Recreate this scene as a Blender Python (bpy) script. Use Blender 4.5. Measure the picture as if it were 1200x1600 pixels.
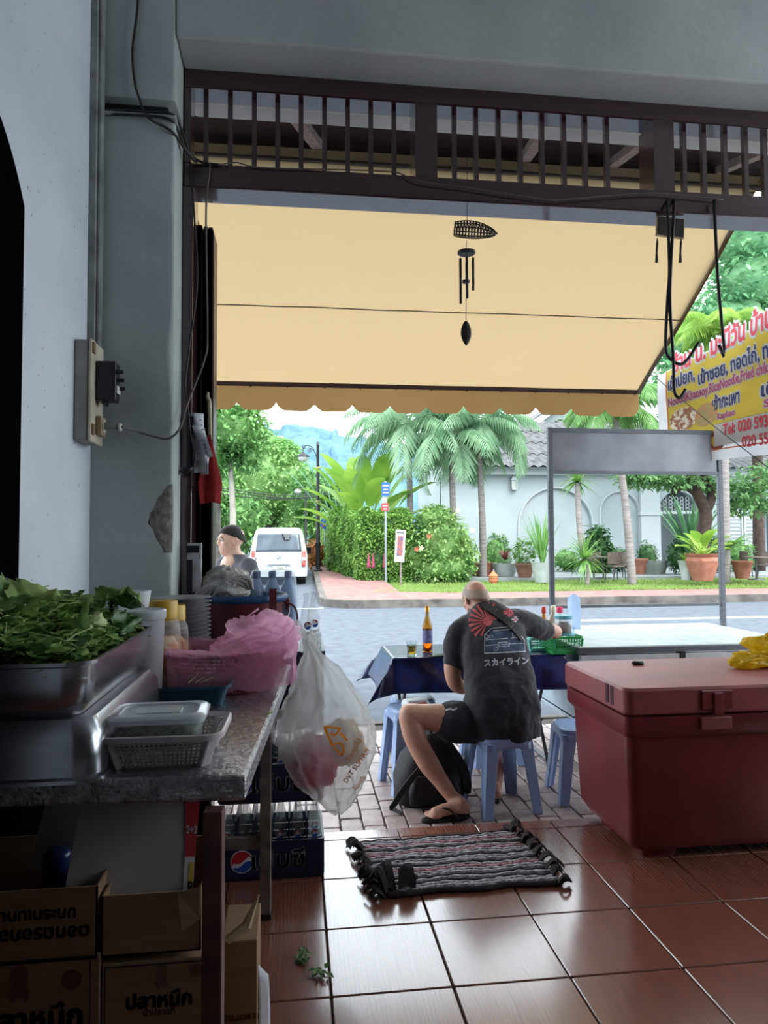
import bpy, bmesh, math, random
from mathutils import Vector, Matrix, noise
from mathutils.bvhtree import BVHTree
for _o in list(bpy.data.objects): bpy.data.objects.remove(_o)
SC = bpy.context.scene
COL = SC.collection
PI = math.pi; R = math.radians
rnd = random.Random(7)

# ------------------------------------------------------------------ camera
CAMH = 1.46; YAW = R(7.05); PIT = R(2.4); ROL = R(0.3); FPX = 1110.0
_fw = Vector((math.sin(YAW)*math.cos(PIT), math.cos(YAW)*math.cos(PIT), math.sin(PIT)))
_rt = Vector((math.cos(YAW), -math.sin(YAW), 0))
_up = _rt.cross(_fw)
_cr = _rt*math.cos(ROL) - _up*math.sin(ROL)
_cu = _rt*math.sin(ROL) + _up*math.cos(ROL)
CAMP = Vector((0, 0, CAMH))
cam = bpy.data.cameras.new('camera')
cam.sensor_fit = 'HORIZONTAL'; cam.sensor_width = 36.0; cam.lens = 36.0*FPX/1200.0
cam.clip_start = 0.05; cam.clip_end = 800
camo = bpy.data.objects.new('camera', cam); COL.objects.link(camo)
_m = Matrix((_cr, _cu, -_fw)).transposed().to_4x4(); _m.translation = CAMP
camo.matrix_world = _m
SC.camera = camo

def P(x, y, X=None, Y=None, Z=None):
    """point of the place seen at photo pixel (x, y) on the plane X=, Y= or Z="""
    d = _fw + _cr*((x-600)/FPX) + _cu*((800-y)/FPX)
    if Y is not None: t = Y/d.y
    elif Z is not None: t = (Z-CAMH)/d.z
    else: t = X/d.x
    return CAMP + d*t

# ------------------------------------------------------------------ sky, sun, exposure
wd = bpy.data.worlds.new('overcast_sky'); SC.world = wd; wd.use_nodes = True
_n = wd.node_tree.nodes; _l = wd.node_tree.links
_bg = _n['Background']
_tc = _n.new('ShaderNodeTexCoord'); _nz = _n.new('ShaderNodeTexNoise'); _rp = _n.new('ShaderNodeValToRGB')
_nz.inputs['Scale'].default_value = 2.2; _nz.inputs['Detail'].default_value = 4
_rp.color_ramp.elements[0].position = .35; _rp.color_ramp.elements[1].position = .7
_rp.color_ramp.elements[0].color = (.74, .88, 1, 1); _rp.color_ramp.elements[1].color = (.95, .99, 1, 1)
_l.new(_tc.outputs['Generated'], _nz.inputs['Vector']); _l.new(_nz.outputs['Fac'], _rp.inputs['Fac'])
_l.new(_rp.outputs['Color'], _bg.inputs['Color'])
_bg.inputs['Strength'].default_value = 1.0
sun = bpy.data.lights.new('sun', 'SUN'); sun.energy = 1.2; sun.angle = R(40); sun.color = (1, .97, .9)
suno = bpy.data.objects.new('sun', sun); COL.objects.link(suno); suno.rotation_euler = (R(38), R(14), R(20))
SC.view_settings.view_transform = 'Standard'; SC.view_settings.look = 'None'
SC.view_settings.exposure = 2.4; SC.view_settings.gamma = 1.0
SC.view_settings.use_curve_mapping = False
SC.cycles.max_bounces = 10; SC.cycles.diffuse_bounces = 6; SC.cycles.transparent_max_bounces = 24
SC.cycles.sample_clamp_indirect = 6.0
SC.cycles.caustics_reflective = False; SC.cycles.caustics_refractive = False

# ------------------------------------------------------------------ materials
def lin(c):
    return tuple(((v/255)/12.92 if v/255 <= .04045 else ((v/255+.055)/1.055)**2.4) for v in c)
MATS = {}
TONE = 1.0     # reflectance scale of a family of paints (outdoor colours are darkened to offset the high exposure)
def mat(name, c, c2=None, scale=6, rough=.6, metal=0, bump=0, bscale=None, trans=0, ior=1.45, alpha=1, coat=0,
        tl=0, tlc=None, emis=0, rough2=None, detail=6, stretch=None, coord='Object', spec=.5, rnd_v=0, lo=.35, hi=.68, sheen=0, wave=None, specks=0):
    """procedural principled material, colours given as display sRGB 0..255"""
    if name in MATS: return MATS[name]
    m = bpy.data.materials.new(name); m.use_nodes = True
    nt = m.node_tree; n = nt.nodes; l = nt.links
    b = n['Principled BSDF']; out = n['Material Output']
    a = tuple(v*TONE for v in lin(c))+(1,); e = tuple(v*TONE for v in (lin(c2) if c2 else lin(c)))+(1,)
    b.inputs['Roughness'].default_value = rough; b.inputs['Metallic'].default_value = metal
    b.inputs['Transmission Weight'].default_value = trans; b.inputs['IOR'].default_value = ior
    b.inputs['Alpha'].default_value = alpha; b.inputs['Coat Weight'].default_value = coat
    b.inputs['Coat Roughness'].default_value = .08
    b.inputs['Specular IOR Level'].default_value = spec
    b.inputs['Sheen Weight'].default_value = sheen
    tc = n.new('ShaderNodeTexCoord'); mp = n.new('ShaderNodeMapping')
    l.new(tc.outputs[coord], mp.inputs['Vector'])
    if stretch: mp.inputs['Scale'].default_value = stretch
    if rnd_v:
        oi = n.new('ShaderNodeObjectInfo')
        va = n.new('ShaderNodeVectorMath'); va.operation = 'SCALE'; va.inputs['Scale'].default_value = 37.0
        cx = n.new('ShaderNodeCombineXYZ'); l.new(oi.outputs['Random'], cx.inputs[0]); l.new(oi.outputs['Random'], cx.inputs[1])
        l.new(cx.outputs[0], va.inputs[0]); l.new(va.outputs[0], mp.inputs['Location'])
    nz = n.new('ShaderNodeTexNoise'); nz.inputs['Scale'].default_value = scale; nz.inputs['Detail'].default_value = detail
    l.new(mp.outputs[0], nz.inputs['Vector'])
    src = nz.outputs['Fac']
    if wave:
        wv = n.new('ShaderNodeTexWave'); wv.inputs['Scale'].default_value = wave[0]; wv.inputs['Distortion'].default_value = wave[1]
        wv.inputs['Detail'].default_value = 3; wv.bands_direction = wave[2]; l.new(mp.outputs[0], wv.inputs['Vector'])
        mm = n.new('ShaderNodeMath'); mm.operation = 'MULTIPLY'; l.new(wv.outputs['Fac'], mm.inputs[0]); l.new(nz.outputs['Fac'], mm.inputs[1])
        mm2 = n.new('ShaderNodeMath'); mm2.operation = 'MULTIPLY'; mm2.inputs[1].default_value = 1.6; l.new(mm.outputs[0], mm2.inputs[0]); src = mm2.outputs[0]
    rp = n.new('ShaderNodeValToRGB'); rp.color_ramp.elements[0].position = lo; rp.color_ramp.elements[1].position = hi
    rp.color_ramp.elements[0].color = a; rp.color_ramp.elements[1].color = e
    l.new(src, rp.inputs['Fac'])
    colo = rp.outputs['Color']
    if rnd_v:
        hs = n.new('ShaderNodeHueSaturation'); mr = n.new('ShaderNodeMapRange')
        mr.inputs['To Min'].default_value = 1-rnd_v; mr.inputs['To Max'].default_value = 1+rnd_v
        l.new(oi.outputs['Random'], mr.inputs['Value']); l.new(mr.outputs[0], hs.inputs['Value']); l.new(colo, hs.inputs['Color']); colo = hs.outputs[0]
    if specks:
        ns = n.new('ShaderNodeTexNoise'); ns.inputs['Scale'].default_value = specks; ns.inputs['Detail'].default_value = 1.5; l.new(mp.outputs[0], ns.inputs['Vector'])
        rs = n.new('ShaderNodeMapRange'); rs.inputs['From Min'].default_value = .735; rs.inputs['From Max'].default_value = .77; l.new(ns.outputs['Fac'], rs.inputs['Value'])
        mc = n.new('ShaderNodeMix'); mc.data_type = 'RGBA'; mc.inputs['B'].default_value = tuple(v*.35 for v in a[:3])+(1,); l.new(rs.outputs[0], mc.inputs['Factor']); l.new(colo, mc.inputs['A']); colo = mc.outputs['Result']
    l.new(colo, b.inputs['Base Color'])
    if rough2 is not None:
        m2 = n.new('ShaderNodeMapRange'); m2.inputs['To Min'].default_value = rough; m2.inputs['To Max'].default_value = rough2
        m2.inputs['From Min'].default_value = lo; m2.inputs['From Max'].default_value = hi
        l.new(src, m2.inputs['Value']); l.new(m2.outputs[0], b.inputs['Roughness'])
    if bump:
        nb = n.new('ShaderNodeTexNoise'); nb.inputs['Scale'].default_value = bscale or scale*5; nb.inputs['Detail'].default_value = 5
        l.new(mp.outputs[0], nb.inputs['Vector'])
        bm = n.new('ShaderNodeBump'); bm.inputs['Strength'].default_value = bump; bm.inputs['Distance'].default_value = .01
        l.new(nb.outputs['Fac'], bm.inputs['Height']); l.new(bm.outputs[0], b.inputs['Normal'])
    if emis:
        l.new(colo, b.inputs['Emission Color']); b.inputs['Emission Strength'].default_value = emis
    if tl:
        t = n.new('ShaderNodeBsdfTranslucent'); mx = n.new('ShaderNodeMixShader'); mx.inputs[0].default_value = tl
        if tlc: t.inputs['Color'].default_value = tuple(v*TONE for v in lin(tlc))+(1,)
        else: l.new(colo, t.inputs['Color'])
        l.new(b.outputs[0], mx.inputs[1]); l.new(t.outputs[0], mx.inputs[2]); l.new(mx.outputs[0], out.inputs['Surface'])
    m.diffuse_color = a
    MATS[name] = m
    return m

def thin(name, c, transp=.5, rough=.3, tl=.4, bump=.3, bscale=20, c2=None, spec=.5):
    """thin film: transparent mixed with a diffuse, translucent, glossy skin (plastic film, clear plastic walls)"""
    if name in MATS: return MATS[name]
    m = mat(name, c, c2, rough=rough, tl=tl, bump=bump, bscale=bscale, spec=spec)
    nt = m.node_tree; n = nt.nodes; l = nt.links; out = n['Material Output']
    cur = out.inputs['Surface'].links[0].from_socket
    tr = n.new('ShaderNodeBsdfTransparent'); mx = n.new('ShaderNodeMixShader'); lw = n.new('ShaderNodeLayerWeight')
    lw.inputs['Blend'].default_value = .35
    mr = n.new('ShaderNodeMapRange'); mr.inputs['To Min'].default_value = 1-transp; mr.inputs['To Max'].default_value = min(1, 1-transp+.35)
    l.new(lw.outputs['Facing'], mr.inputs['Value']); l.new(mr.outputs[0], mx.inputs[0])
    l.new(tr.outputs[0], mx.inputs[1]); l.new(cur, mx.inputs[2]); l.new(mx.outputs[0], out.inputs['Surface'])
    return m

# ------------------------------------------------------------------ mesh builder
def V(*a): return Vector(a)
def rring(w, d, r, n=5, z=0, cx=0, cy=0):
    """rounded rectangle ring, counter-clockwise"""
    r = max(1e-4, min(r, w/2-1e-4, d/2-1e-4)); out = []
    for k, (sx, sy) in enumerate(((1, 1), (-1, 1), (-1, -1), (1, -1))):
        for i in range(n+1):
            a = PI/2*(k + i/n)
            out.append(V(cx+sx*(w/2-r)+r*math.cos(a), cy+sy*(d/2-r)+r*math.sin(a), z))
    return out
def cring(r, n=24, z=0, cx=0, cy=0, ry=None):
    ry = r if ry is None else ry
    return [V(cx+r*math.cos(2*PI*i/n), cy+ry*math.sin(2*PI*i/n), z) for i in range(n)]

class MB:
    def __init__(s): s.v = []; s.f = []; s.mi = []
    def add(s, vs, fs, mi=0):
        o = len(s.v); s.v += [Vector(p) for p in vs]
        for f in fs: s.f.append(tuple(i+o for i in f)); s.mi.append(mi)
        return s
    def box(s, c, d, rot=None, mi=0):
        x, y, z = d[0]/2, d[1]/2, d[2]/2; c = Vector(c)
        vs = [V(a, b, e) for a in (-x, x) for b in (-y, y) for e in (-z, z)]
        if rot is not None: vs = [rot @ p for p in vs]
        return s.add([p+c for p in vs], [(0,1,3,2),(4,6,7,5),(0,4,5,1),(2,3,7,6),(0,2,6,4),(1,5,7,3)], mi)
    def bx(s, x0, x1, y0, y1, z0, z1, mi=0):
        return s.box(((x0+x1)/2, (y0+y1)/2, (z0+z1)/2), (x1-x0, y1-y0, z1-z0), None, mi)
    def bar(s, a, b, w, h=None, mi=0, up=(0, 0, 1)):
        a = Vector(a); b = Vector(b); d = (b-a); L = d.length; d = d.normalized(); u = Vector(up)
        if abs(d.dot(u)) > .98: u = V(0, 1, 0)
        x = d.cross(u).normalized(); z = x.cross(d)
        return s.box((a+b)/2, (w, L, h or w), Matrix((x, d, z)).transposed(), mi)
    def loft(s, rings, cap0=True, cap1=True, mi=0, closed=True):
        n = len(rings[0]); vs = [p for r_ in rings for p in r_]; fs = []
        for i in range(len(rings)-1):
            for j in range(n if closed else n-1):
                k = (j+1) % n
                fs.append((i*n+j, i*n+k, (i+1)*n+k, (i+1)*n+j))
        if cap0: fs.append(tuple(reversed(range(n))))
        if cap1: fs.append(tuple((len(rings)-1)*n+j for j in range(n)))
        return s.add(vs, fs, mi)
    def cyl(s, a, b, r0, r1=None, n=12, cap=True, mi=0):
        return s.tube([a, b], [r0, r0 if r1 is None else r1], n, cap, mi)
    def tube(s, pts, r, n=6, cap=True, mi=0):
        pts = [Vector(p) for p in pts]; rr = r if isinstance(r, (list, tuple)) else [r]*len(pts)
        rings = []; u = None
        for i, p in enumerate(pts):
            d = (pts[min(i+1, len(pts)-1)]-pts[max(i-1, 0)])
            d = d.normalized() if d.length > 1e-9 else V(0, 0, 1)
            if u is None: u = V(0, 0, 1) if abs(d.z) < .9 else V(1, 0, 0)
            x = d.cross(u); x = x.normalized() if x.length > 1e-6 else d.orthogonal().normalized()
            u = x.cross(d).normalized()
            rings.append([p + (x*math.cos(2*PI*k/n) + u*math.sin(2*PI*k/n))*rr[i] for k in range(n)])
        return s.loft(rings, cap, cap, mi)
    def lathe(s, prof, n=24, c=(0, 0, 0), cap0=True, cap1=True, mi=0):
        return s.loft([cring(max(r_, 1e-4), n, c[2]+z, c[0], c[1]) for r_, z in prof], cap0, cap1, mi)
    def grid(s, fn, nu, nv, mi=0, cu=False):
        vs = [fn(i/nu, j/nv) for j in range(nv+1) for i in range(nu+1)]
        fs = [(j*(nu+1)+i, j*(nu+1)+i+1, (j+1)*(nu+1)+i+1, (j+1)*(nu+1)+i) for j in range(nv) for i in range(nu)]
        return s.add(vs, fs, mi)
    def ell(s, c, r, n=16, m=10, rot=None, mi=0):
        c = Vector(c); rings = []
        for j in range(1, m):
            a = PI*j/m; rings.append([V(r[0]*math.sin(a)*math.cos(2*PI*i/n), r[1]*math.sin(a)*math.sin(2*PI*i/n), -r[2]*math.cos(a)) for i in range(n)])
        if rot is not None: rings = [[rot @ p for p in q] for q in rings]
        return s.loft([[p+c for p in q] for q in rings], True, True, mi)
    def prism(s, pts, fn0, fn1, mi=0):
        """closed 2-D outline between two planes; fn maps (a, b) to a point"""
        n = len(pts)
        return s.add([fn0(*p) for p in pts]+[fn1(*p) for p in pts],
                     [tuple(reversed(range(n))), tuple(range(n, 2*n))]+[(i, (i+1) % n, n+(i+1) % n, n+i) for i in range(n)], mi)
    def xf(s, M):
        s.v = [M @ p for p in s.v]; return s
    def jit(s, a, f=1.0, seed=0):
        s.v = [p + noise.noise_vector(p*f + V(seed, seed*.7, 0))*a for p in s.v]; return s
    def mesh(s, name):
        me = bpy.data.meshes.new(name); me.from_pydata([tuple(p) for p in s.v], [], s.f); return me
    def build(s, name, m, parent=None, smooth=False, bevel=0, loc=None, rotz=None, auto=None, solid=0, sub=0, seg=2, fixn=True):
        me = s.mesh(name)
        ms = m if isinstance(m, (list, tuple)) else [m]
        for q in ms: me.materials.append(q)
        if len(ms) > 1: me.polygons.foreach_set('material_index', s.mi)
        if fixn:
            b = bmesh.new(); b.from_mesh(me); bmesh.ops.recalc_face_normals(b, faces=b.faces); b.to_mesh(me); b.free()
        if smooth: me.polygons.foreach_set('use_smooth', [True]*len(me.polygons))
        if smooth and auto:
            try: me.set_sharp_from_angle(angle=R(auto))
            except Exception: pass
        o = bpy.data.objects.new(name, me); COL.objects.link(o)
        if parent is not None: o.parent = parent
        if loc is not None: o.location = loc
        if rotz is not None: o.rotation_euler.z = rotz
        if bevel:
            md = o.modifiers.new('bevel', 'BEVEL'); md.width = bevel; md.segments = seg; md.limit_method = 'ANGLE'; md.angle_limit = R(40)
        if solid:
            md = o.modifiers.new('solid', 'SOLIDIFY'); md.thickness = solid; md.offset = 0
        if sub:
            md = o.modifiers.new('sub', 'SUBSURF'); md.levels = sub; md.render_levels = sub
        return o

def tag(o, label=None, cat=None, group=None, kind=None):
    if label: o['label'] = label
    if cat: o['category'] = cat
    if group: o['group'] = group
    if kind: o['kind'] = kind
    return o
def thing(name, label, cat, loc=(0, 0, 0), rotz=0, group=None, kind=None):
    o = bpy.data.objects.new(name, None); COL.objects.link(o); o.empty_display_size = .1
    o.location = loc; o.rotation_euler = (0, 0, rotz)
    return tag(o, label, cat, group, kind)
def struct(o, label=None):
    o['kind'] = 'structure'
    if label: o['label'] = label
    return o
def copy_tree(o, parent=None):
    c = o.copy(); COL.objects.link(c); c.parent = parent
    for ch in list(o.children): copy_tree(ch, c)
    return c
def inst(me, name, m, parent, loc, rot=(0, 0, 0), scale=(1, 1, 1)):
    o = bpy.data.objects.new(name, me); COL.objects.link(o); o.parent = parent
    o.location = loc; o.rotation_euler = rot; o.scale = scale
    return o
def shared(mb, name, m):
    me = mb.mesh(name); me.materials.append(m); return me
def smoothstep(a, b, x):
    t = max(0, min(1, (x-a)/(b-a))); return t*t*(3-2*t)
def lerp(a, b, t): return a+(b-a)*t
def bez(p, n=12):
    """smooth curve through points (Catmull-Rom)"""
    p = [Vector(q) for q in p]; out = []
    q = [p[0]*2-p[1]] + p + [p[-1]*2-p[-2]]
    for i in range(1, len(q)-2):
        for k in range(n):
            t = k/n; a, b, c, d = q[i-1], q[i], q[i+1], q[i+2]
            out.append(.5*((2*b)+(c-a)*t+(2*a-5*b+4*c-d)*t*t+(3*b-3*c+d-a)*t**3))
    out.append(p[-1]); return out
_TX = {}
def textmb(s, size=1.0, align='CENTER'):
    """flat lettering as a mesh builder in the XY plane"""
    key = (s, align)
    if key not in _TX:
        cu = bpy.data.curves.new('lettering', 'FONT'); cu.body = s; cu.align_x = align; cu.align_y = 'CENTER'; cu.resolution_u = 3
        ob = bpy.data.objects.new('lettering', cu); COL.objects.link(ob)
        dg = bpy.context.evaluated_depsgraph_get(); dg.update()
        me = bpy.data.meshes.new_from_object(ob.evaluated_get(dg))
        _TX[key] = ([v.co.copy() for v in me.vertices], [tuple(p.vertices) for p in me.polygons])
        bpy.data.objects.remove(ob); bpy.data.curves.remove(cu); bpy.data.meshes.remove(me)
    b = MB(); b.add([p*size for p in _TX[key][0]], _TX[key][1]); return b
def bold(mb, w):
    """heavier strokes: the lettering repeated with small offsets"""
    o = MB()
    for dx, dy in ((0, 0), (w, 0), (-w, 0), (0, w), (0, -w), (w*.7, w*.7), (-w*.7, -w*.7)):
        o.add([p+V(dx, dy, 0) for p in mb.v], mb.f)
    return o
# ================================================================== the room
XL = -.83; YP = 3.0; YF = 3.2; ZB = 3.6; ZC = 4.35
m_wall = mat('left_wall_paint', (208, 214, 222), (190, 198, 208), scale=1.6, rough=.75, bump=.25, bscale=26, detail=8, specks=38)
m_pil = mat('pillar_paint', (174, 182, 180), (148, 157, 156), scale=2.2, rough=.8, bump=.3, bscale=18, detail=8)
m_cem = mat('bare_cement', (128, 122, 118), (88, 82, 78), scale=30, rough=.95, bump=.8, bscale=60)
m_beam = mat('beam_plaster', (188, 192, 190), (168, 172, 172), scale=2, rough=.85, bump=.3, bscale=22)
m_maroon = mat('maroon_gloss_wood', (60, 27, 34), (40, 17, 23), scale=5, rough=.28, bump=.12, bscale=40, stretch=(1, 1, 8), coat=1)
m_maroon.node_tree.nodes['Principled BSDF'].inputs['Coat IOR'].default_value = 1.7
m_dark = mat('dark_frame_void_shade', (14, 13, 15), rough=.9)  # near-black holds the shade of void, slot and grooves; also the doorway frame
m_dwood = mat('old_dark_timber', (58, 44, 38), (30, 24, 22), scale=6, rough=.8, bump=.4, bscale=30, stretch=(.6, 6, 6))
m_gtimber = mat('weathered_grey_timber', (128, 116, 112), (90, 80, 78), scale=8, rough=.85, bump=.3, stretch=(5, 5, 1))

# left wall with the arched dark doorway
b = MB(); A0, A1, ZS, ZT = .45, P(34, 600, X=XL).y, P(34, 318, X=XL).z, P(2, 195, X=XL).z+.1
arch = []
for i in range(61):
    t = i/60; y = lerp(A0, A1, t); u = abs(2*t-1)
    arch.append((y, ZS+(ZT-ZS)*(1-u**5)))
for x in (XL, XL-.16):
    for i in range(60):
        (ya, za), (yb, zb) = arch[i], arch[i+1]
        b.add([V(x, ya, za), V(x, yb, zb), V(x, yb, ZC), V(x, ya, ZC)], [(0, 1, 2, 3)])
    b.add([V(x, -3.2, 0), V(x, A0, 0), V(x, A0, ZC), V(x, -3.2, ZC)], [(0, 1, 2, 3)])
    b.add([V(x, A1, 0), V(x, YP+.1, 0), V(x, YP+.1, ZC), V(x, A1, ZC)], [(0, 1, 2, 3)])
edge = [(A0, 0)]+arch+[(A1, 0)]
for i in range(len(edge)-1):
    (ya, za), (yb, zb) = edge[i], edge[i+1]
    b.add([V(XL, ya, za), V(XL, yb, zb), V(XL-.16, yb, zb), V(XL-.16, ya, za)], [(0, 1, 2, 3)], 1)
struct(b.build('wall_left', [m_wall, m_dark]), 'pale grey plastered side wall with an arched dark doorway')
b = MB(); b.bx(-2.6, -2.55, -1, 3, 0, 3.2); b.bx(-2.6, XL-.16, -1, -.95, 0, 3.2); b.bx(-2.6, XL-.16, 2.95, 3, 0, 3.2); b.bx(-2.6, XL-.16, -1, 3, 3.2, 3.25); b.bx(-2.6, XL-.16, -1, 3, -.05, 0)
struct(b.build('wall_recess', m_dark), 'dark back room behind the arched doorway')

# pillar: rounded, worn plaster edge with a chip, and a slot where cables run
b = MB(); rings = []; zs = []
z = 0
while z < ZC+.001: zs.append(z); z += .02
zs += [3.251, 3.3101]; zs.sort()
chip = []
for z in zs:
    slot = 3.25 < z < 3.315
    ins = .035 if slot else 0
    cz = 1.55; w = max(0, 1-abs(z-cz)/.15)
    nn = noise.noise(V(z*9, 3, 0))*.012 + noise.noise(V(z*31, 7, 0))*.008
    rc = .012 + abs(nn) + (.055*w**.8 + noise.noise(V(z*40, 1, 5))*.012 if w > 0 else 0)
    rc += max(0, .02*(1-abs(z-2.25)/.18)) + .012*max(0, noise.noise(V(z*6, 2, 2)))
    X1 = -.505; Y1 = 3.34
    ring = [V(XL, YP+ins, z), V(XL+.16, YP+ins, z), V(X1-.09-ins, YP+ins, z)]
    K = 5
    for k in range(K+1):
        a = PI/2*k/K
        if w > 0: ring.append(V(X1-ins-rc*(1-math.sin(a))*1.35, YP+ins+rc*(1-math.cos(a)), z))
        else: ring.append(V(X1-ins-rc*(1-math.sin(a)), YP+ins+rc*(1-math.cos(a)), z))
    ring += [V(X1-ins, YP+.1+ins, z), V(X1-ins, Y1, z), V(XL, Y1, z)]
    rings.append(ring); chip.append((w > 0.02, slot))
n = len(rings[0])
b.loft(rings)
k = 0
for i in range(len(rings)-1):
    for j in range(n):
        if chip[i][0] and 3 <= j <= 6: b.mi[k] = 1
        if chip[i][1] and chip[i+1][1]: b.mi[k] = 2  # shade inside the cable slot put in as near-black faces
        k += 1
struct(b.build('wall_pillar', [m_pil, m_cem, m_dark], smooth=True, auto=50), 'grey plaster pillar with a chipped corner beside the opening')
# vertical conduit casing in the corner, and slot ledge
b = MB(); b.bx(XL, XL+.028, 2.93, 2.998, 1.9, ZC); b.bx(XL+.028, XL+.042, 2.945, 2.998, 1.9, ZC)
struct(b.build('trim_1', mat('casing_grey', (150, 154, 152), (104, 108, 108), scale=9, rough=.7, bump=.2), bevel=.004), 'grey cable casing running up the corner')
b = MB(); b.bx(XL+.0, -.5, YP-.012, YP+.05, 3.235, 3.252)
struct(b.build('trim_2', m_pil, bevel=.003), 'narrow ledge under the cable slot on the pillar')

# concrete beam over the opening, ceiling, other walls (right one unseen, its opening added for fill daylight)
b = MB(); b.bx(-.505, 6.3, YP, 3.58, ZB, ZC)
struct(b.build('wall_front_beam', m_beam, bevel=.012), 'thick plaster beam across the top of the opening')
b = MB(); b.bx(-6, -.84, 3.34, 3.58, -.2, 6.5); b.bx(-.84, 6.3, 3.3, 3.58, ZC, 6.5); b.bx(6.0, 6.3, 3.0, 3.58, 0, ZB)
struct(b.build('wall_front', m_beam), 'outer face of the shop front')
b = MB(); b.bx(XL-.16, 6.3, -3.2, 3.3, ZC, ZC+.1)
struct(b.build('ceiling', mat('ceiling_paint', (186, 190, 192), rough=.9)), 'plain painted ceiling')
b = MB(); b.bx(XL-.16, 6.3, -3.3, -3.2, 0, ZC)
struct(b.build('wall_back', mat('rear_wall_brown', (86, 78, 74), (70, 64, 60), scale=2, rough=.8)), 'plain rear wall')
b = MB(); b.bx(4.3, 4.5, -3.2, .6, 0, ZC); b.bx(4.3, 4.5, .6, 3.0, 4.3, ZC); b.bx(4.3, 4.5, .6, 3.0, 0, 1.15)
struct(b.build('wall_right', MATS['rear_wall_brown']), 'unseen side wall with an opening added for fill daylight')

# tiled floor: each tile a piece of its own over the grout bed
TS = .4; TX0, TY0 = .1118, 2.349; YE = 3.655
m_grout = mat('grout', (64, 50, 46), (90, 74, 68), scale=30, rough=.9)
m_tile = mat('wood_grain_tile', (138, 82, 64), (96, 54, 42), scale=4, rough=.26, rough2=.36, bump=.05, bscale=60, stretch=(7, 1.1, 1), wave=(3.2, 7, 'X'), rnd_v=.07, detail=8, lo=.1, hi=.9, spec=.5, coat=1)
m_tile.node_tree.nodes['Principled BSDF'].inputs['Coat IOR'].default_value = 1.75
m_tile.node_tree.nodes['Principled BSDF'].inputs['Coat Roughness'].default_value = .16
b = MB(); b.bx(XL-.1, 6.3, -3.2, YE, -.35, -.012)
floor = struct(b.build('floor', m_grout), 'brown wood-grain ceramic tile floor with dark joints')
def tile_mesh(w, d):
    t = MB(); t.loft([rring(w, d, .004, 2, -.012), rring(w, d, .004, 2, -.003), rring(w-.006, d-.006, .004, 2, 0)], True, True)
    return shared(t, 'tile', m_tile)
tm = tile_mesh(TS-.006, TS-.006); tme = tile_mesh(TS-.006, YE-(TY0+TS*3)-.006)
for j in range(-5, 4):
    for i in range(-3, 8):
        x = TX0+TS*(i+.5)
        if j < 3: y = TY0+TS*(j+.5); me = tm
        else: y = (TY0+TS*3+YE)/2; me = tme
        if x > 3.4 or x < XL-.2: continue
        inst(me, 'tile', None, floor, (x, y, 0))

# transom screen of bars between two rails
tr = thing('trim_3', 'maroon wooden transom of upright bars above the opening', None, (0, YF, 0)); tr['kind'] = 'structure'
XA, XB = -.5, 5.9
zt0, zt1 = P(300, 136, Y=YF).z, ZB
zl0, zl1 = 3.055, 3.165
b = MB(); b.bx(XA, XB, 0, .12, zt0, zt1); b.build('top_rail', m_maroon, tr, bevel=.006)
b = MB(); b.bx(XA, XB, 0, .155, zl0, zl1); b.build('bottom_rail', m_maroon, tr, bevel=.006)
b = MB(); b.bx(XA, XA+.03, 0, .13, zl1, zt0); b.build('end_post', m_maroon, tr, bevel=.004)
bm_ = shared(MB().bx(-.011, .011, .04, .066, zl1-.004, zt0+.004), 'slat', m_maroon)
for x in (322, 360, 397.5, 434, 470.5, 507, 543, 579, 615, 709, 743, 778, 812, 846, 880, 913, 947, 1067, 1098, 1131, 1163, 1193):
    inst(bm_, 'slat', None, tr, (P(x, 200, Y=YF+.05).x, 0, 0))
for x in range(5): inst(bm_, 'slat', None, tr, (P(1193, 200, Y=YF+.05).x+.1*(x+1), 0, 0))
mm = shared(MB().bx(-.052, .052, .0, .15, zl1-.004, zt0+.004), 'mullion', m_maroon)
for x in (666, 1037): inst(mm, 'mullion', None, tr, (P(x, 210, Y=YF).x, 0, 0))
# lit inner board beside the second mullion
# door jamb and stacked folding leaves
b = MB(); b.bx(-.504, -.458, 3.2, 3.36, 0, zl0); struct(b.build('trim_4', m_maroon, bevel=.004), 'maroon door jamb on the pillar')
def leaf(x, y0, y1, zt, nm):
    l_ = MB(); l_.bx(x-.01, x+.01, y0, y1, .03, zt)
    for k in range(2): l_.bx(x-.0115, x+.0115, y0+.0, y0+.05, .03, zt-.01)
    o = l_.build(nm, m_fold, fd, bevel=.003)
    g = MB(); g.bx(x-.012, x+.012, y0+.02, y0+.03, .05, zt-.02); g.build('groove_shade', m_dark, o)  # proud dark strip carries the recess shade in its colour
m_fold = mat('folding_door_paint', (66, 38, 50), (42, 22, 32), scale=7, rough=.35, bump=.2, stretch=(1, 1, 5))
fd = thing('door_1', 'stack of narrow dark maroon folding door leaves', None, (0, 0, 0)); fd['kind'] = 'structure'
for x, y0, zt in ((-.474, 3.362, 3.0), (-.448, 3.35, 2.95), (-.424, 3.375, 2.955), (-.4, 3.36, 2.945)):
    leaf(x, y0, y0+.2, zt, 'door_leaf')

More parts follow.
